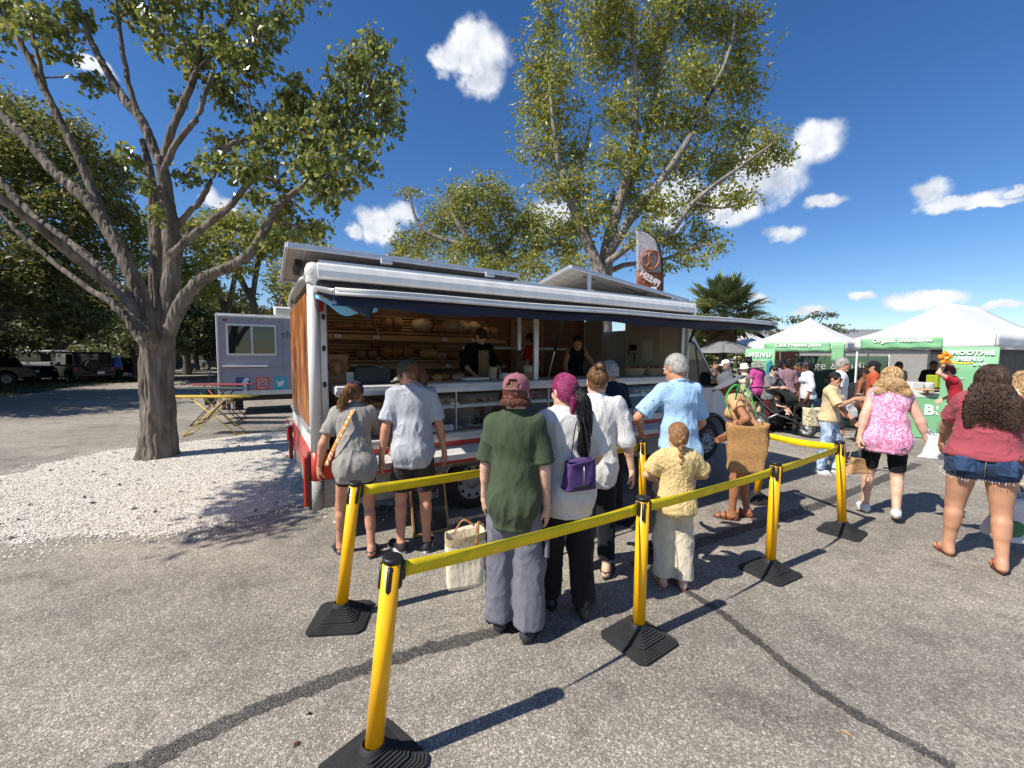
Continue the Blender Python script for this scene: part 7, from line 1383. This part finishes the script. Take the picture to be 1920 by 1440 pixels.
p = G(963, 1190); human(dict(pos=p, yaw=-6, h=1.72, sex='m', w=.9, shw=.88, skin=SK1, group=QG, label='person in a dark green tee, wide grey trousers and mauve cap', lean=2, head=(-8, 6, 0), seed=3, feet=((-.1, .06, 8, 0), (.1, -.03, -22, 0)), hands={'L': (-.23, .12, .78), 'R': (.215, .03, .80)}, curl={'L': .95},
    top=dict(mat=cloth('tee_green', hx('3f4a36')), hem=.2, g=.03, sleeve=.88, sg=.02, wr=.015, wsc=6.5, collar=1), bottom=dict(mat=cloth('cargo_grey', hx('6a6a74')), len=1.99, g=.03, flare=.03, wr=.016, wsc=8), shoes=('sneaker', mat('shoe_grey', (.03, .03, .033), .7), DSOLE),
    extra=[hair_shell(HA, 1.0, -.1, lump=.03, lsc=34), hair_long(HA, .05, 260, .0042, .012, 18, .5, True, nape=-.15, crown=-.1), cap_hat(cloth('cap_mauve', hx('8d5a64')), size=1.03),
    lambda K: MB().box((K['J']['hR']+K['J']['kR'])*.5+np.array([.125, 0, -.06]), (.03, .13, .17), b=.012).build('cargo_pocket', MATS['cargo_grey'], K['root'])]))
p = G(1062, 1150); K4 = human(dict(pos=p, yaw=10, side=-3, h=1.72, sex='f', w=1.0, skin=SK1, group=QG, label='person with pink hair and a long black ponytail, in a loose white top', lean=2, head=(22, 4, 0), seed=4, feet=((-.1, .1, 8, 0), (.11, -.05, -10, 0)), hands={'L': (-.22, .24, .95), 'R': (.24, .22, .98)},
    top=dict(mat=cloth('top_white', hx('c9c7c4')), hem=.2, g=.032, sleeve=.98, wr=.014, wsc=6, flare=.01), bottom=dict(mat=cloth('trousers_black', hx('1c1b1d')), len=1.97, g=.022, flare=.02), shoes=('boot', BSH, DSOLE),
    extra=[hair_shell(HP_, 1.05), hair_swept(HP_, (.02, -.1, -.005), 230, .0046), hair_tail(HP_, [(.0, -.1, -.02), (-.01, -.105, -.1), (-.03, -.1, -.17)], 60, .004, (.03, .035, .02, .006)), hair_tail(HK, [(.02, -.105, .0), (.045, -.15, -.06), (.05, -.15, -.2), (.03, -.14, -.4), (.06, -.13, -.6)], 190, .0046, (.022, .045, .055, .045, .012), .012, name='black_ponytail', flat=.7),
    lambda K: [MB().tube([K['hp3'](.02+.045*math.cos(a), -.122, .0+.035*math.sin(a)) for a in np.linspace(b_, b_+1.6, 6)], .008, 6).build('hair_claw', mat('claw', (.03, .02, .012), .3), K['root']) for b_ in (.7, 3.9)]]))
p = G(1112, 1080); human(dict(pos=p, yaw=-4, h=1.76, sex='m', w=1.0, shw=1.0, skin=SK1, group=QG, label='person in a white crinkled shirt with rolled sleeves and a high hair bun', lean=2, head=(-6, 4, 4), seed=5, feet=((-.1, .08, 6, 0), (.11, .0, -20, 0)), hands={'R': (.33, .02, .79), 'L': (-.2, .2, .9)},
    top=dict(mat=cloth('shirt_white', hx('d9d8d6'), bump=.7, bscale=60, stretch=(3, 3, .25)), hem=.17, g=.03, sleeve=1.18, sg=.022, wr=.013, wsc=8, collar=1), bottom=dict(mat=cloth('trousers_navy', hx('15171f')), len=1.84, g=.02), shoes=('sandal', BSH, DSOLE),
    extra=[hair_shell(HB, .97, -.06), hair_swept(HB, (.01, -.075, .10), 200, .0042), lambda K: [MB().ball(K['hp3'](.012, -.085, .125), .033, 12, 8).build('hair_bun', HB, K['root']), MB().tube([K['hp3'](.012+.033*math.cos(a), -.085+.012*math.sin(3*a), .118+.033*math.sin(a)) for a in np.linspace(0, 6.283, 25)], .015, 8, cap=False).build('scrunchie', mat('scrunchie', (.008, .008, .01), .8), K['root']), MB().tube([K['NB']+K['up']*.045+(K['rt']*math.cos(a)*.058+K['fw']*math.sin(a)*.055) for a in np.linspace(0, 6.283, 25)], .0035, 6, cap=False).build('necklace', mat('silver', (.5, .5, .5), .3, metal=.8), K['root'])]]))
p = AT(1146, 1000, 4.5); human(dict(pos=(p[0], 4.5, 0), yaw=32, h=1.80, sex='m', w=1.12, skin=SK4, group=QG, label='older person with short grey hair in a navy top, right at the counter', lean=7, head=(10, 8, 0), seed=6, top=dict(mat=cloth('top_navy', hx('14192c')), hem=.12, sleeve=.7), bottom=dict(mat=cloth('trousers_charcoal', hx('22232a')), len=1.97), shoes=('sneaker', BSH, DSOLE), extra=[hair_shell(HG, 1.05, -.06, lump=.02)]))
p = G(1266, 1046); human(dict(pos=(p[0], p[1], 0), yaw=14, h=1.88, sex='m', w=.98, shw=.95, belly=.15, skin=SK4, group=QG, label='tall person with cropped grey hair in a light blue tee printed with little dark fish', lean=5, head=(22, 10, 0), seed=7, feet=((-.12, .04, 10, 0), (.12, 0, -10, 0)), hands={'L': (-.22, .30, 1.14), 'R': (.24, .26, 1.06)}, elb={'L': (-1, -.4, -.2)},
    top=dict(mat=spot_cloth('tee_fish', hx('9dbfdc'), hx('26304a'), 17, .17, (1, 1, 2.4)), hem=.17, g=.024, sleeve=.85, wr=.014, collar=1), bottom=dict(mat=cloth('shorts_khaki', hx('b0a590')), len=.85, g=.03), shoes=('sneaker', BSH, DSOLE), extra=[hair_shell(HG, 1.0, -.055, lump=.006, lsc=90)]))
p = G(1262, 1102); human(dict(pos=p, yaw=-8, h=1.30, sex='f', hs=1.18, w=.92, skin=SK1, group=QG, label='little girl with one long braid, a yellow puff-sleeved blouse and cream trousers', lean=0, head=(6, 4, 0), seed=8, feet=((-.075, .02, 8, 0), (.075, -.0, -8, 0)), hands={'L': (-.12, .2, .80), 'R': (.12, .22, .84)}, elb={'L': (-1, -.4, -.3), 'R': (1, -.4, -.3)},
    top=dict(mat=cloth('blouse_yellow', hx('cdb37e'), bump=.9, bscale=55, stretch=(1, 1, .8)), hem=.1, g=.028, sleeve=.72, puff=1, wr=.012, wsc=12, collar=1, flare=.02), bottom=dict(mat=spot_cloth('trousers_cream', hx('c4b9a4'), hx('9a8a72'), 9, .1), len=1.93, g=.022, flare=.022), shoes=('flipflop', CORAL, CORAL),
    extra=[hair_shell(HT, 1.02, -.07), hair_swept(HT, (.0, -.098, -.01), 150, .0042), lambda K: [MB().ball(K['hp3'](.008*(-1)**i, -.112+.004*i*(i < 5), -.005-.032*i), (.023-.0011*i, .018-.0008*i, .024), 10, 6, M=Matrix.Rotation(R_(35*(-1)**i), 3, 'Y')).build('braid_knot', HT, K['root']) for i in range(9)]+[MB().ball(K['hp3'](0, -.08, -.29), (.012, .012, .02), 8, 5).build('hair_tie', mat('tie_pale', (.6, .55, .6), .5), K['root'])]]))
YW = 52; p = G(1386, 972); human(dict(pos=p, yaw=YW, h=1.72, sex='f', w=1.0, skin=SK5, group=QG, label='tanned person bending forward in an orange tee, white shorts and wide grey sun hat', lean=25, pel=(0, -.08), drop=.01, head=(8, 12, 0), seed=9, feet=((-.1, .06, 5, 0), (.1, -.06, -5, 0)), hands={'L': wl(p, YW, AT(1366, 812, 4.56)), 'R': wl(p, YW, AT(1362, 815, 4.85))}, elb={'L': (-.5, -1, .3)},
    top=dict(mat=cloth('tee_orange', hx('d39a70')), hem=.14, g=.02, sleeve=.5), bottom=dict(mat=cloth('shorts_white', hx('cfc8c0')), len=.36, g=.02), shoes=('sandal', TANL, TANS), extra=[hair_shell(HD), hair_swept(HD, (0, -.1, -.02), 90), sun_hat(cloth('hat_grey', hx('5e6066')), .2, .1, -6, .03)]))
p = G(1549, 888); human(dict(pos=p, yaw=-142, h=1.62, sex='f', w=.98, skin=SK2, label='person in a cropped beige tee and ripped pale jeans sipping from a cup, facing right', lean=2, head=(-8, 2, 0), seed=10, feet=((-.09, .1, 5, 0), (.09, -.08, -5, 0)), hands={'R': (.08, .33, 1.23), 'L': (-.14, .25, .9)}, hdir={'R': (-.1, 1, .15)}, hback={'R': (1, .2, 0)}, curl={'R': .85}, elb={'R': (.6, -.6, -.6)},
    top=dict(mat=cloth('tee_beige', hx('cbb48c')), hem=.02, g=.03, sleeve=.98, wr=.014), bottom=dict(mat=blotch_cloth('jeans_pale', hx('7d95b2'), hx('b9c9da'), 5), len=1.96, g=.02, flare=.012), shoes=('sneaker', WSH, WSOLE), extra=[hair_shell(HK, 1.03, -.07), hair_swept(HK, (0, -.1, -.03), 110), lambda K: MB().ball(K['hp3'](0, -.105, -.035), .035, 10, 7).build('hair_bun', HK, K['root']), shades()]))
def walker(x, Yd, yaw, h, sex, w, sk, top, bot, hair, label, vox=.015, **k):
    q = AT(x, 700, Yd); d = dict(pos=(q[0], Yd, 0), yaw=yaw, h=h, sex=sex, w=w, skin=sk, label=label, top=top, bottom=bot, extra=hair, vox=vox, shoes=('sneaker', BSH, DSOLE)); d.update(k); return human(d)
TR_ = lambda n, c, l=1.96, **k: dict(mat=cloth(n, hx(c)), len=l, g=k.pop('g', .02), **k)
TT = lambda n, c, **k: dict(mat=cloth(n, hx(c)), **k)
walker(1572, 7.5, -125, 1.85, 'm', 1.08, SK2, TT('tee_white', 'dcdcdc', g=.028), TR_('shorts_dark', '30333a', .85), [hair_shell(HG, 1.0, -.06, lump=.006), shades()], 'grey-haired person in a white tee and sunglasses behind the beige tee', .011, seed=11)
p = G(1650, 970); human(dict(pos=p, yaw=-36, side=3, h=1.75, sex='f', w=1.42, skin=SK1, lw=1.15, label='person with wavy blonde hair in a sleeveless pink patterned top and black shorts', lean=9, head=(-4, 16, 0), seed=12, feet=((-.13, .16, 12, 0), (.12, -.12, -6, .05)), hands={'L': wl(p, -36, AT(1606, 836, 4.8)), 'R': wl(p, -36, AT(1744, 838, 4.6))}, curl={'L': .95},
    top=dict(mat=blotch_cloth('top_pink', hx('c46f9a'), hx('e8bcd2'), 26, .46, .56), hem=.17, g=.03, sleeve=0, wr=.010), bottom=dict(mat=cloth('bike_shorts', hx('141416'), bump=.2), len=.86, g=.008, wr=.004), shoes=('sneaker', WSH, WSOLE), extra=[hair_shell(HL, 1.05, -.1, lump=.02), hair_long(HL, .2, 340, .005, .02, 9, 1.7)]))
p = G(1826, 1057); K13 = human(dict(pos=p, yaw=-42, h=1.79, sex='f', w=1.52, lw=1.36, side=2, skin=SK2, label='person with long dark curly hair in a maroon tee and frayed denim shorts, in flip-flops', lean=3, head=(-4, 2, 0), seed=13, feet=((-.16, .1, 20, 0), (.15, -.08, 4, .01)), hands={'L': (-.24, .36, 1.02), 'R': wl(p, -42, AT(1905, 900, 3.7))}, elb={'L': (-1, -.35, .0)}, curl={'R': .9},
    top=dict(mat=cloth('tee_maroon', hx('964650')), hem=-.02, g=.022, sleeve=.78, wr=.012, wst=(1, 1, 1.6)), bottom=dict(mat=blotch_cloth('denim_dark', hx('24344f'), hx('33496b'), 6), len=.30, g=.02, rise=.0), shoes=('flipflop', mat('strap_rust', hx('9a4a2e'), .5), TANS),
    extra=[hair_shell(HC, 1.08, -.1, lump=.03), hair_long(HC, .40, 330, .0050, .017, 13, 1.9, True),
    lambda K: [MB().box(K['P']+np.array([sx, -.172, -.05]), (.13, .03, .14), b=.012).build('back_pocket', MATS['denim_dark'], K['root']) for sx in (-.12, .12)]+[MB().tube([K['P']+np.array([0, -.165, .1]), K['P']+np.array([0, -.178, -.03]), K['P']+np.array([0, -.15, -.15])], .004, 5).build('seam', mat('seam_gold', hx('8a7a60'), .7), K['root'])]]))
def fray(K):
    rg = np.random.default_rng(4); V, F = [], []
    for sd in 'LR':
        hp, kn = K['J']['h'+sd], K['J']['k'+sd]; c = hp+(kn-hp)*.30; ax_ = nrm(kn-hp); e = nrm(np.cross(ax_, [0, 1, 0])); f = np.cross(ax_, e); r = .088*K['s']*1.5+.012
        for k in range(46): a = 2*math.pi*k/46; b0 = c+(e*math.cos(a)+f*math.sin(a))*r; t = np.array([rg.normal(0, .006), rg.normal(0, .006), -rg.uniform(.006, .03)]); i = len(V); V += [b0-e*.003, b0+e*.003, b0+t]; F.append((i, i+1, i+2))
    o = np_mesh('frayed_hem', np.array(V), np.array(F), mat('fray_white', (.6, .62, .66), .9), K['root']); o['kind'] = 'stuff'
fray(K13)
walker(1926, 5.7, 6, 1.68, 'f', 1.0, SK1, TT('top_cream', 'd9c79a'), TR_('skirt_tan', 'a89a80'), [hair_shell(HL, 1.05), hair_long(HL, .2, 180, .006, .014, 9, 1.8)], 'blonde person half cut off by the right edge, beside the dark curls', .011, seed=14)
# right stalls
KB = walker(1800, 8.4, 48, 1.72, 'm', 1.0, SK1, TT('vest_red', 'a3222e', sleeve=.5), TR_('jeans_black', '1c1c1e'), [hair_shell(HD), sun_hat(mat('boater', hx('6a2a20'), .7), .15, .1, 0, 0, 'boater_hat')], 'person in a red vest and boater hat, raising one hand to the balloon hat', .012, seed=15, lean=14, head=(0, 8, 0), hands={'L': (-.14, .22, 1.74), 'R': (.2, .2, 1.0)}, elb={'L': (-.6, .9, -.1)})
walker(1748, 11.4, 150, 1.78, 'm', 1.05, SK3, TT('shirt_black', '15151a', sleeve=.8), TR_('jeans_black', '1c1c1e'), [hair_shell(HK)], 'vendor in black inside the smoothie tent by the lime bin', seed=16)
walker(1682, 11.8, 175, 1.75, 'm', 1.0, SK3, TT('shirt_ivory', 'b8aa9a'), TR_('jeans_black', '1c1c1e'), [hair_shell(HK), lambda K: MB().ball(K['hp3'](0, .05, -.085), (.055, .05, .04), 10, 7).build('beard', HK, K['root'])], 'bearded vendor in an ivory shirt behind the smoothie counter', seed=17)
walker(1641, 8.7, 52, 1.78, 'm', 1.05, SK2, TT('tee_rust', 'b0502f'), TR_('jeans_black', '1c1c1e'), [hair_shell(HD), cap_hat(cloth('cap_black', hx('1e1f24')), open_back=False), lambda K: MB().ball(K['hp3'](0, .055, -.08), (.055, .05, .045), 10, 7).build('beard', HD, K['root'])], 'bearded person in a rust orange tee and black cap', .012, seed=18, head=(0, -8, 0))
walker(1616, 9.2, -140, 1.60, 'f', 1.05, SK3, TT('top_brown', '5a3b30', sleeve=0, neck=.02), TR_('leggings_black', '18181a', g=.008), [hair_shell(HD), hair_swept(HD, n=70)], 'person in a strappy brown top left of the rust orange tee', seed=19)
walker(1516, 10.2, 75, 1.74, 'f', 1.12, SK3, TT('shirt_pale', 'cfd0da', sleeve=1.5), TR_('trousers_brown', '2c2422'), [hair_shell(HK, 1.18, -.08, lump=.03), shades()], 'person with short black curls in a pale blouse and dark brown trousers', .012, seed=20)
walker(1501, 11.2, 70, 1.72, 'f', 1.0, SK3, TT('top_dark', '2b2a30'), TR_('jeans_black', '1c1c1e'), [hair_shell(HK)], 'person standing just behind the pale blouse, face to the left', seed=21)
walker(1478, 10.5, 0, 1.78, 'f', 1.0, SK3, TT('top_mauve', '8a6b74', sleeve=.9, hem=.0), TR_('trousers_jet', '101012', flare=.02), [hair_shell(HK, 1.05), hair_swept(HK, (0, -.09, .08), 70), lambda K: MB().ball(K['hp3'](0, -.09, .1), .045, 10, 7).build('hair_bun', HK, K['root']), lambda K: MB().tube([K['W']+np.array([.125*K['w']*math.cos(a), .1*math.sin(a), -.02]) for a in np.linspace(0, 6.283, 21)], .024, 6, cap=False, flat=.5).build('belt', mat('neon_green', hx('6fd04a'), .5), K['root'])], 'person seen from behind in a sheer mauve top with a bright green belt', .012, seed=22)
walker(1461, 11.3, -15, 1.75, 'm', 1.0, SK1, TT('tee_blue', '3f6ea8'), TR_('jeans_blue', '2c3a55'), [hair_shell(HD), cap_hat(MATS['cap_black'], open_back=False)], 'person in a blue tee and black cap beside the mauve top', seed=23)
walker(1446, 10.35, -160, 1.64, 'f', 1.08, SK1, TT('top_heather', '6e6e72', sleeve=1.0, neck=.05, g=.04), TR_('trousers_maroon', '4a1a22'), [hair_shell(HK, 1.04), hair_swept(HK, n=70)], 'person in an off-shoulder grey top looking at a phone over the stroller', .012, seed=24, head=(0, 22, 0), hands={'R': (.1, .3, 1.12), 'L': (-.12, .3, 1.1)})
walker(1421, 11.7, 6, 1.74, 'f', 1.2, SK1, TT('tee_magenta', 'b8488a', hem=.14), TR_('shorts_jet', '101012', .7), [hair_shell(HG, 1.1, -.1, lump=.02), hair_long(HG, .08, 90, .008, .01, 9, 1.8)], 'grey-haired person in a magenta tee and black shorts, back turned', .012, seed=25)
walker(1399, 10.6, 50, 1.66, 'f', 1.0, SK1, dict(mat=blotch_cloth('dress_cream', hx('d9cdb4'), hx('7a6a52'), 14, .55, .6), hem=.2), TR_('trousers_sand', 'b09f86'), [hair_shell(HL), sun_hat(cloth('hat_white', hx('dedad2')), .15, .11, 0, .02)], 'person in a white bucket hat and a cream patterned top', seed=26)
walker(1403, 12.6, -20, 1.82, 'm', 1.0, SK3, TT('tee_jet', '17181c'), TR_('jeans_black', '1c1c1e'), [hair_shell(HK), sun_hat(cloth('hat_black', hx('17171a')), .16, .11, 0, .02)], 'person in a black brimmed hat near the MENU sign', seed=27)
walker(1364, 11.0, 70, 1.76, 'm', 1.0, SK4, TT('tee_dusk', '3b4148'), TR_('jeans_blue', '2c3a55'), [hair_shell(HG), cap_hat(cloth('cap_white', hx('d8d8d4')), open_back=False), shades()], 'person in a white cap beyond the truck bonnet', seed=28)
walker(1338, 13.5, -160, 1.7, 'f', 1.0, SK2, TT('top_print', '6b5a50'), TR_('jeans_blue', '2c3a55'), [hair_shell(HD)], 'person in a brown top in the shade of the grey parasol', seed=29)
q = AT(218, 700, 26); human(dict(pos=(q[0], 26, 0), yaw=8, h=1.74, sex='m', w=1.35, skin=SK1, label='person in a blue shirt and dark trousers walking away by the parked cars', lean=14, head=(0, 26, 0), vox=.022, seed=30, top=dict(mat=cloth('shirt_royal', hx('3c5fa8')), hem=.16, sleeve=1.7, g=.03), bottom=TR_('trousers_night', '16181f'), shoes=('sneaker', BSH, DSOLE), feet=((-.1, .16, 5, 0), (.1, -.12, -5, .04)), extra=[hair_shell(HG)]))
# staff in the truck (standing on its floor)
def staff(x, y, yaw, **k): q = TL(x, y, .612); d = dict(pos=q, yaw=31.3+yaw, vox=.013); d.update(k); return human(d)
staff(2.36, 1.15, 178, h=1.62, sex='m', w=1.0, skin=SK1, seed=31, label='staff person in an open black shirt over a tan tee inside the truck', lean=2, head=(20, 14, 0), hands={'L': (-.22, .28, .98), 'R': (.22, .28, .98)}, top=TT('shirt_jetblack', '0e0e10', sleeve=1.2, g=.03), bottom=TR_('apron_tan', '8a6b4a'), extra=[hair_shell(HB), cap_hat(cloth('cap_brown', hx('4a3a2c')), open_back=False),
    lambda K: MB().sheet(lambda u, v: tuple(K['P']+K['fw']*(.168+.012*math.sin(u*math.pi))+K['rt']*(-.08+.16*u)+np.array([0, 0, -.2+.62*v])), 6, 8).build('tan_tee', mat('tee_tan', hx('8f7350'), .8), K['root']), lambda K: lettering('Fresh', .085, CHK, K['root'], tuple(K['P']+K['fw']*.186+np.array([0, 0, .33])), (R_(90), 0, R_(180)), name='tee_print')])
staff(3.72, 1.75, 25, h=1.62, sex='f', w=1.0, skin=SK2, seed=32, label='staff person in a red tee at the back wall of the truck, turned away', top=TT('tee_scarlet', 'a3241c'), bottom=TR_('jeans_black', '1c1c1e'), extra=[hair_shell(HD), hair_swept(HD, n=70)])
staff(4.05, .98, 150, h=1.64, sex='f', w=1.0, skin=SK2, seed=33, label='staff person in a black vest leaning over the counter behind the pink hair', lean=34, pel=(0, -.15), head=(-10, -6, 0), hands={'L': (-.3, .42, .95), 'R': (.2, .42, .95)}, top=TT('vest_jet', '121214', sleeve=0), bottom=TR_('jeans_black', '1c1c1e'), extra=[hair_shell(HD), hair_swept(HD, n=70)])
# the baby
bm_ = STR.matrix_basis @ Vector((-.02, 0, .47)); human(dict(pos=bm_, yaw=-62-90, h=.85, hs=1.55, sex='m', w=1.0, skin=SK1, label='baby in a dark romper sitting in the black stroller', lean=-18, drop=.40, pel=(0, -.0), vox=.012, seed=34, feet=((-.08, .3, 0, -.06), (.08, .3, 0, -.06)), hands={'L': (-.12, .16, .2), 'R': (.12, .16, .2)}, top=TT('romper', '2a2a2e', g=.01, hem=.02), bottom=TR_('romper_legs', '2a2a2e', .9, g=.01), extra=[hair_shell(HT)]))

# ================================================================ bags and small things carried
def tote(name, c, rz, w, h, d, m, label, cat='bag', top=None, handles=None, hm=None, hr=.01, flare=.1, wr=.006, seed=0):
    r = empty(name, c, rz, label, cat); N_ = 40
    def ring(v):
        out = []
        for k in range(N_):
            a = 2*math.pi*k/N_; ca, sa = math.cos(a), math.sin(a); e = .32; x = math.copysign(abs(ca)**e, ca)*w/2; y = math.copysign(abs(sa)**e, sa)*d/2; f = 1+flare*(v-.5); out.append(Vector((x*f, y*(1+.4*(v-.5)*flare)*(1-.12*math.sin(math.pi*v)), h*v)))
        return out
    V = []; nv = 14
    for j in range(nv+1): V += ring(j/nv)
    F = [(j*N_+k, j*N_+(k+1) % N_, (j+1)*N_+(k+1) % N_, (j+1)*N_+k) for j in range(nv) for k in range(N_)]; Vn = np.array([tuple(v) for v in V]); q = Vn+seed
    Vn[:, :2] += (wr*2*(fbm(q, 9, 3)-.5))[:, None]*np.sign(Vn[:, :2])*2; Vn[:, 2] += .02*np.sin(q[:, 0]*9+seed)*(Vn[:, 2]/h)**3
    mb = MB(); mb.add(Vn, F, 0, True); mb.f.append(tuple(range(N_))[::-1]); mb.m.append(0); mb.sm.append(False); o = mb.build('bag_body', m, r); s_ = o.modifiers.new('t', 'SOLIDIFY'); s_.thickness = .006
    if top: f2 = [(k, (k+1) % N_, N_+(k+1) % N_, N_+k) for k in range(N_)]; b = MB().add([Vector(v)*1.0+Vector((v[0]*.015, v[1]*.02, 0)) for v in Vn[-3*N_:-2*N_]]+[Vector(v)+Vector((v[0]*.015, v[1]*.02, .003)) for v in Vn[-N_:]], f2, 0, True).build('bag_band', top, r)
    for hp in (handles or []): MB().tube(catmull([wl(c, math.degrees(rz), q) for q in hp], 6), hr, 8, flat=.35).build('handle', hm or m, r)
    return r
CAN = cloth('canvas', hx('d8cbb0'), bump=.4, bscale=40); JUTE = cloth('jute', hx('c39560'), var=.14, bump=1., bscale=160, stretch=(1, 1, 1))
c = AT(872, 1092, 2.74); tote('tote_bag', c, R_(14), .25, .35, .17, CAN, 'cream canvas tote with a tan band held by the person in green', top=cloth('canvas_band', hx('b79f7c')), handles=[[AT(850, 1002, 2.7), AT(868, 975, 2.72), AT(890, 985, 2.7)], [AT(893, 1024, 2.66), AT(897, 980, 2.72), AT(904, 985, 2.8)]], hm=mat('leather_tan', hx('8a5a34'), .5), hr=.012)
c = AT(1397, 884, 4.42); tote('jute_bag', c, R_(-14), .37, .52, .17, JUTE, 'large jute shopping bag with green straps on the shoulder of the bending person', handles=[[AT(1372, 782, 4.36), AT(1362, 745, 4.4), AT(1382, 722, 4.55), AT(1404, 760, 4.55)], [AT(1420, 785, 4.36), AT(1408, 745, 4.38), AT(1388, 722, 4.5), AT(1376, 760, 4.6)]], hm=cloth('strap_green', hx('4fae4e')), hr=.013, flare=.16, wr=.012, seed=3)
c = AT(1086, 915, 2.74); hb_ = tote('handbag', c, R_(20), .2, .19, .11, cloth('bag_purple', hx('4a3566')), 'purple handbag hanging from the shoulder of the person with pink hair', handles=[[AT(1070, 870, 2.72), AT(1078, 805, 2.74), AT(1088, 776, 2.8)], [AT(1106, 872, 2.74), AT(1098, 805, 2.77), AT(1090, 776, 2.82)]], hm=BLK, hr=.009, flare=-.25)
MB().ball((0, 0, .185), (.085, .045, .02), 14, 6).build('flap', MATS['bag_purple'], hb_); MB().tube([(0, -.062, .04), (0, -.06, .16)], .003, 5).build('zip', MATS['silver'], hb_); MB().box((0, 0, .02), (.19, .115, .05), b=.02).build('leather_base', BLK, hb_)
c = AT(1604, 886, 4.72); tote('paper_bag', c, R_(10), .2, .18, .1, mat('kraft_paper', hx('a8835a'), .8, var=.12, bump=.5, bscale=18), 'brown paper bag carried by the person in the pink top', handles=[[AT(1592, 858, 4.7), AT(1603, 832, 4.72), AT(1614, 858, 4.7)]], hr=.005, flare=-.5, wr=.02, seed=1)
PLA = mat('plastic_white', (.75, .76, .77), .35, bump=.5, bscale=16, thin=.3); 
c = AT(1752, 858, 4.55); tote('plastic_bag', c, R_(30), .2, .24, .16, PLA, 'white plastic bag between the pink top and the maroon tee', flare=-.7, wr=.03, seed=2, handles=[[AT(1748, 820, 4.55), AT(1741, 805, 4.55), AT(1757, 820, 4.55)]])
c = AT(1903, 1010, 3.85); pb = tote('plastic_bag', c, R_(-20), .3, .42, .2, PLA, 'pale plastic bag with a green print hanging at the right edge', flare=-.6, wr=.03, seed=5, handles=[[AT(1893, 940, 3.85), AT(1905, 905, 3.85), AT(1915, 940, 3.85)]]); MB().ball((-.06, -.1, .12), (.07, .012, .08), 10, 6).build('green_print', mat('print_green', hx('2f6a44'), .5), pb)
c = AT(1590, 782, 9.2); tote('plastic_bag', c, R_(10), .34, .34, .2, PLA, 'white plastic bag hung on the stroller behind the beige tee', flare=-.8, wr=.03, seed=7)
c = AT(1523, 798, 8.3); tote('printed_bag', c, R_(0), .32, .36, .2, blotch_cloth('bag_print', hx('d9cfae'), hx('57503c'), 16, .55, .6), 'cream bag with a dark sketchy print beside the beige tee', flare=.1, seed=8)
c = AT(1612, 752, 6.4); o = MB().lathe([(0, 0), (.032, 0), (.042, .1), (.044, .1), (.044, .112), (.0, .116)], 16).build('coffee_cup', mat('cup_clear', (.35, .26, .2), .3)); o.location = Vector(c); tag(o, 'small iced drink cup in the hand of the person in beige', 'cup')
c = AT(1458, 715, 9.95); o = MB().box((0, 0, 0), (.075, .012, .15), b=.004).build('phone', BLK); o.location = Vector(c); o.rotation_euler = (R_(30), 0, 0); tag(o, 'dark phone held over the stroller by the person in grey', 'phone')
# balloon flower on the boater
hc = Vector(KB['root'].location); hz_ = Vector(AT(1782, 681, 8.35)); r = empty('balloon_flower', hz_, 0, 'orange balloon flower with a yellow stem wrapped round the boater hat', 'balloon'); OB = mat('balloon_orange', hx('f08a1c'), .15, coat=.5); YB = mat('balloon_yellow', hx('f0d83a'), .15, coat=.5)
MB().tube(catmull([(.36, -.08, -.0), (.2, -.16, .0), (.05, -.12, .0), (-.04, -.05, .03), (-.1, -.04, .1)], 5), .022, 10).build('stem', YB, r)
for k in range(5): a = 2*math.pi*k/5+.4; MB().ball((-.16+.085*math.cos(a), -.05, .1+.085*math.sin(a)), (.06, .045, .05), 12, 8, M=Matrix.Rotation(-a, 3, 'Y')).build('petal', OB, r)
MB().ball((-.16, -.08, .1), .03, 10, 6).build('flower_centre', YB, r)
# dry leaf and tar spots on the asphalt
for i, (x, y, s_, c_, lb) in enumerate([(556, 1397, .022, '7a4a30', 'small dry brown leaf on the asphalt left of the nearest stanchion'), (1586, 1376, .025, 'a8835a', 'pale dry leaf on the asphalt at the lower right'), (580, 1340, .016, '1a1a1c', 'dark chip on the asphalt left of the nearest stanchion')]):
    g_ = G(x, y); o = MB().add([(-s_, 0, .004), (0, -s_*.35, .012), (s_, 0, .006), (0, s_*.35, .014)], [(0, 1, 2), (0, 2, 3)]).build('dry_leaf', mat('leaf_'+c_, hx(c_), .8)); o.location = Vector(g_); o.rotation_euler = (0, 0, i*1.3+1); tag(o, lb, 'leaf'); q = o.modifiers.new('t', 'SOLIDIFY'); q.thickness = .002
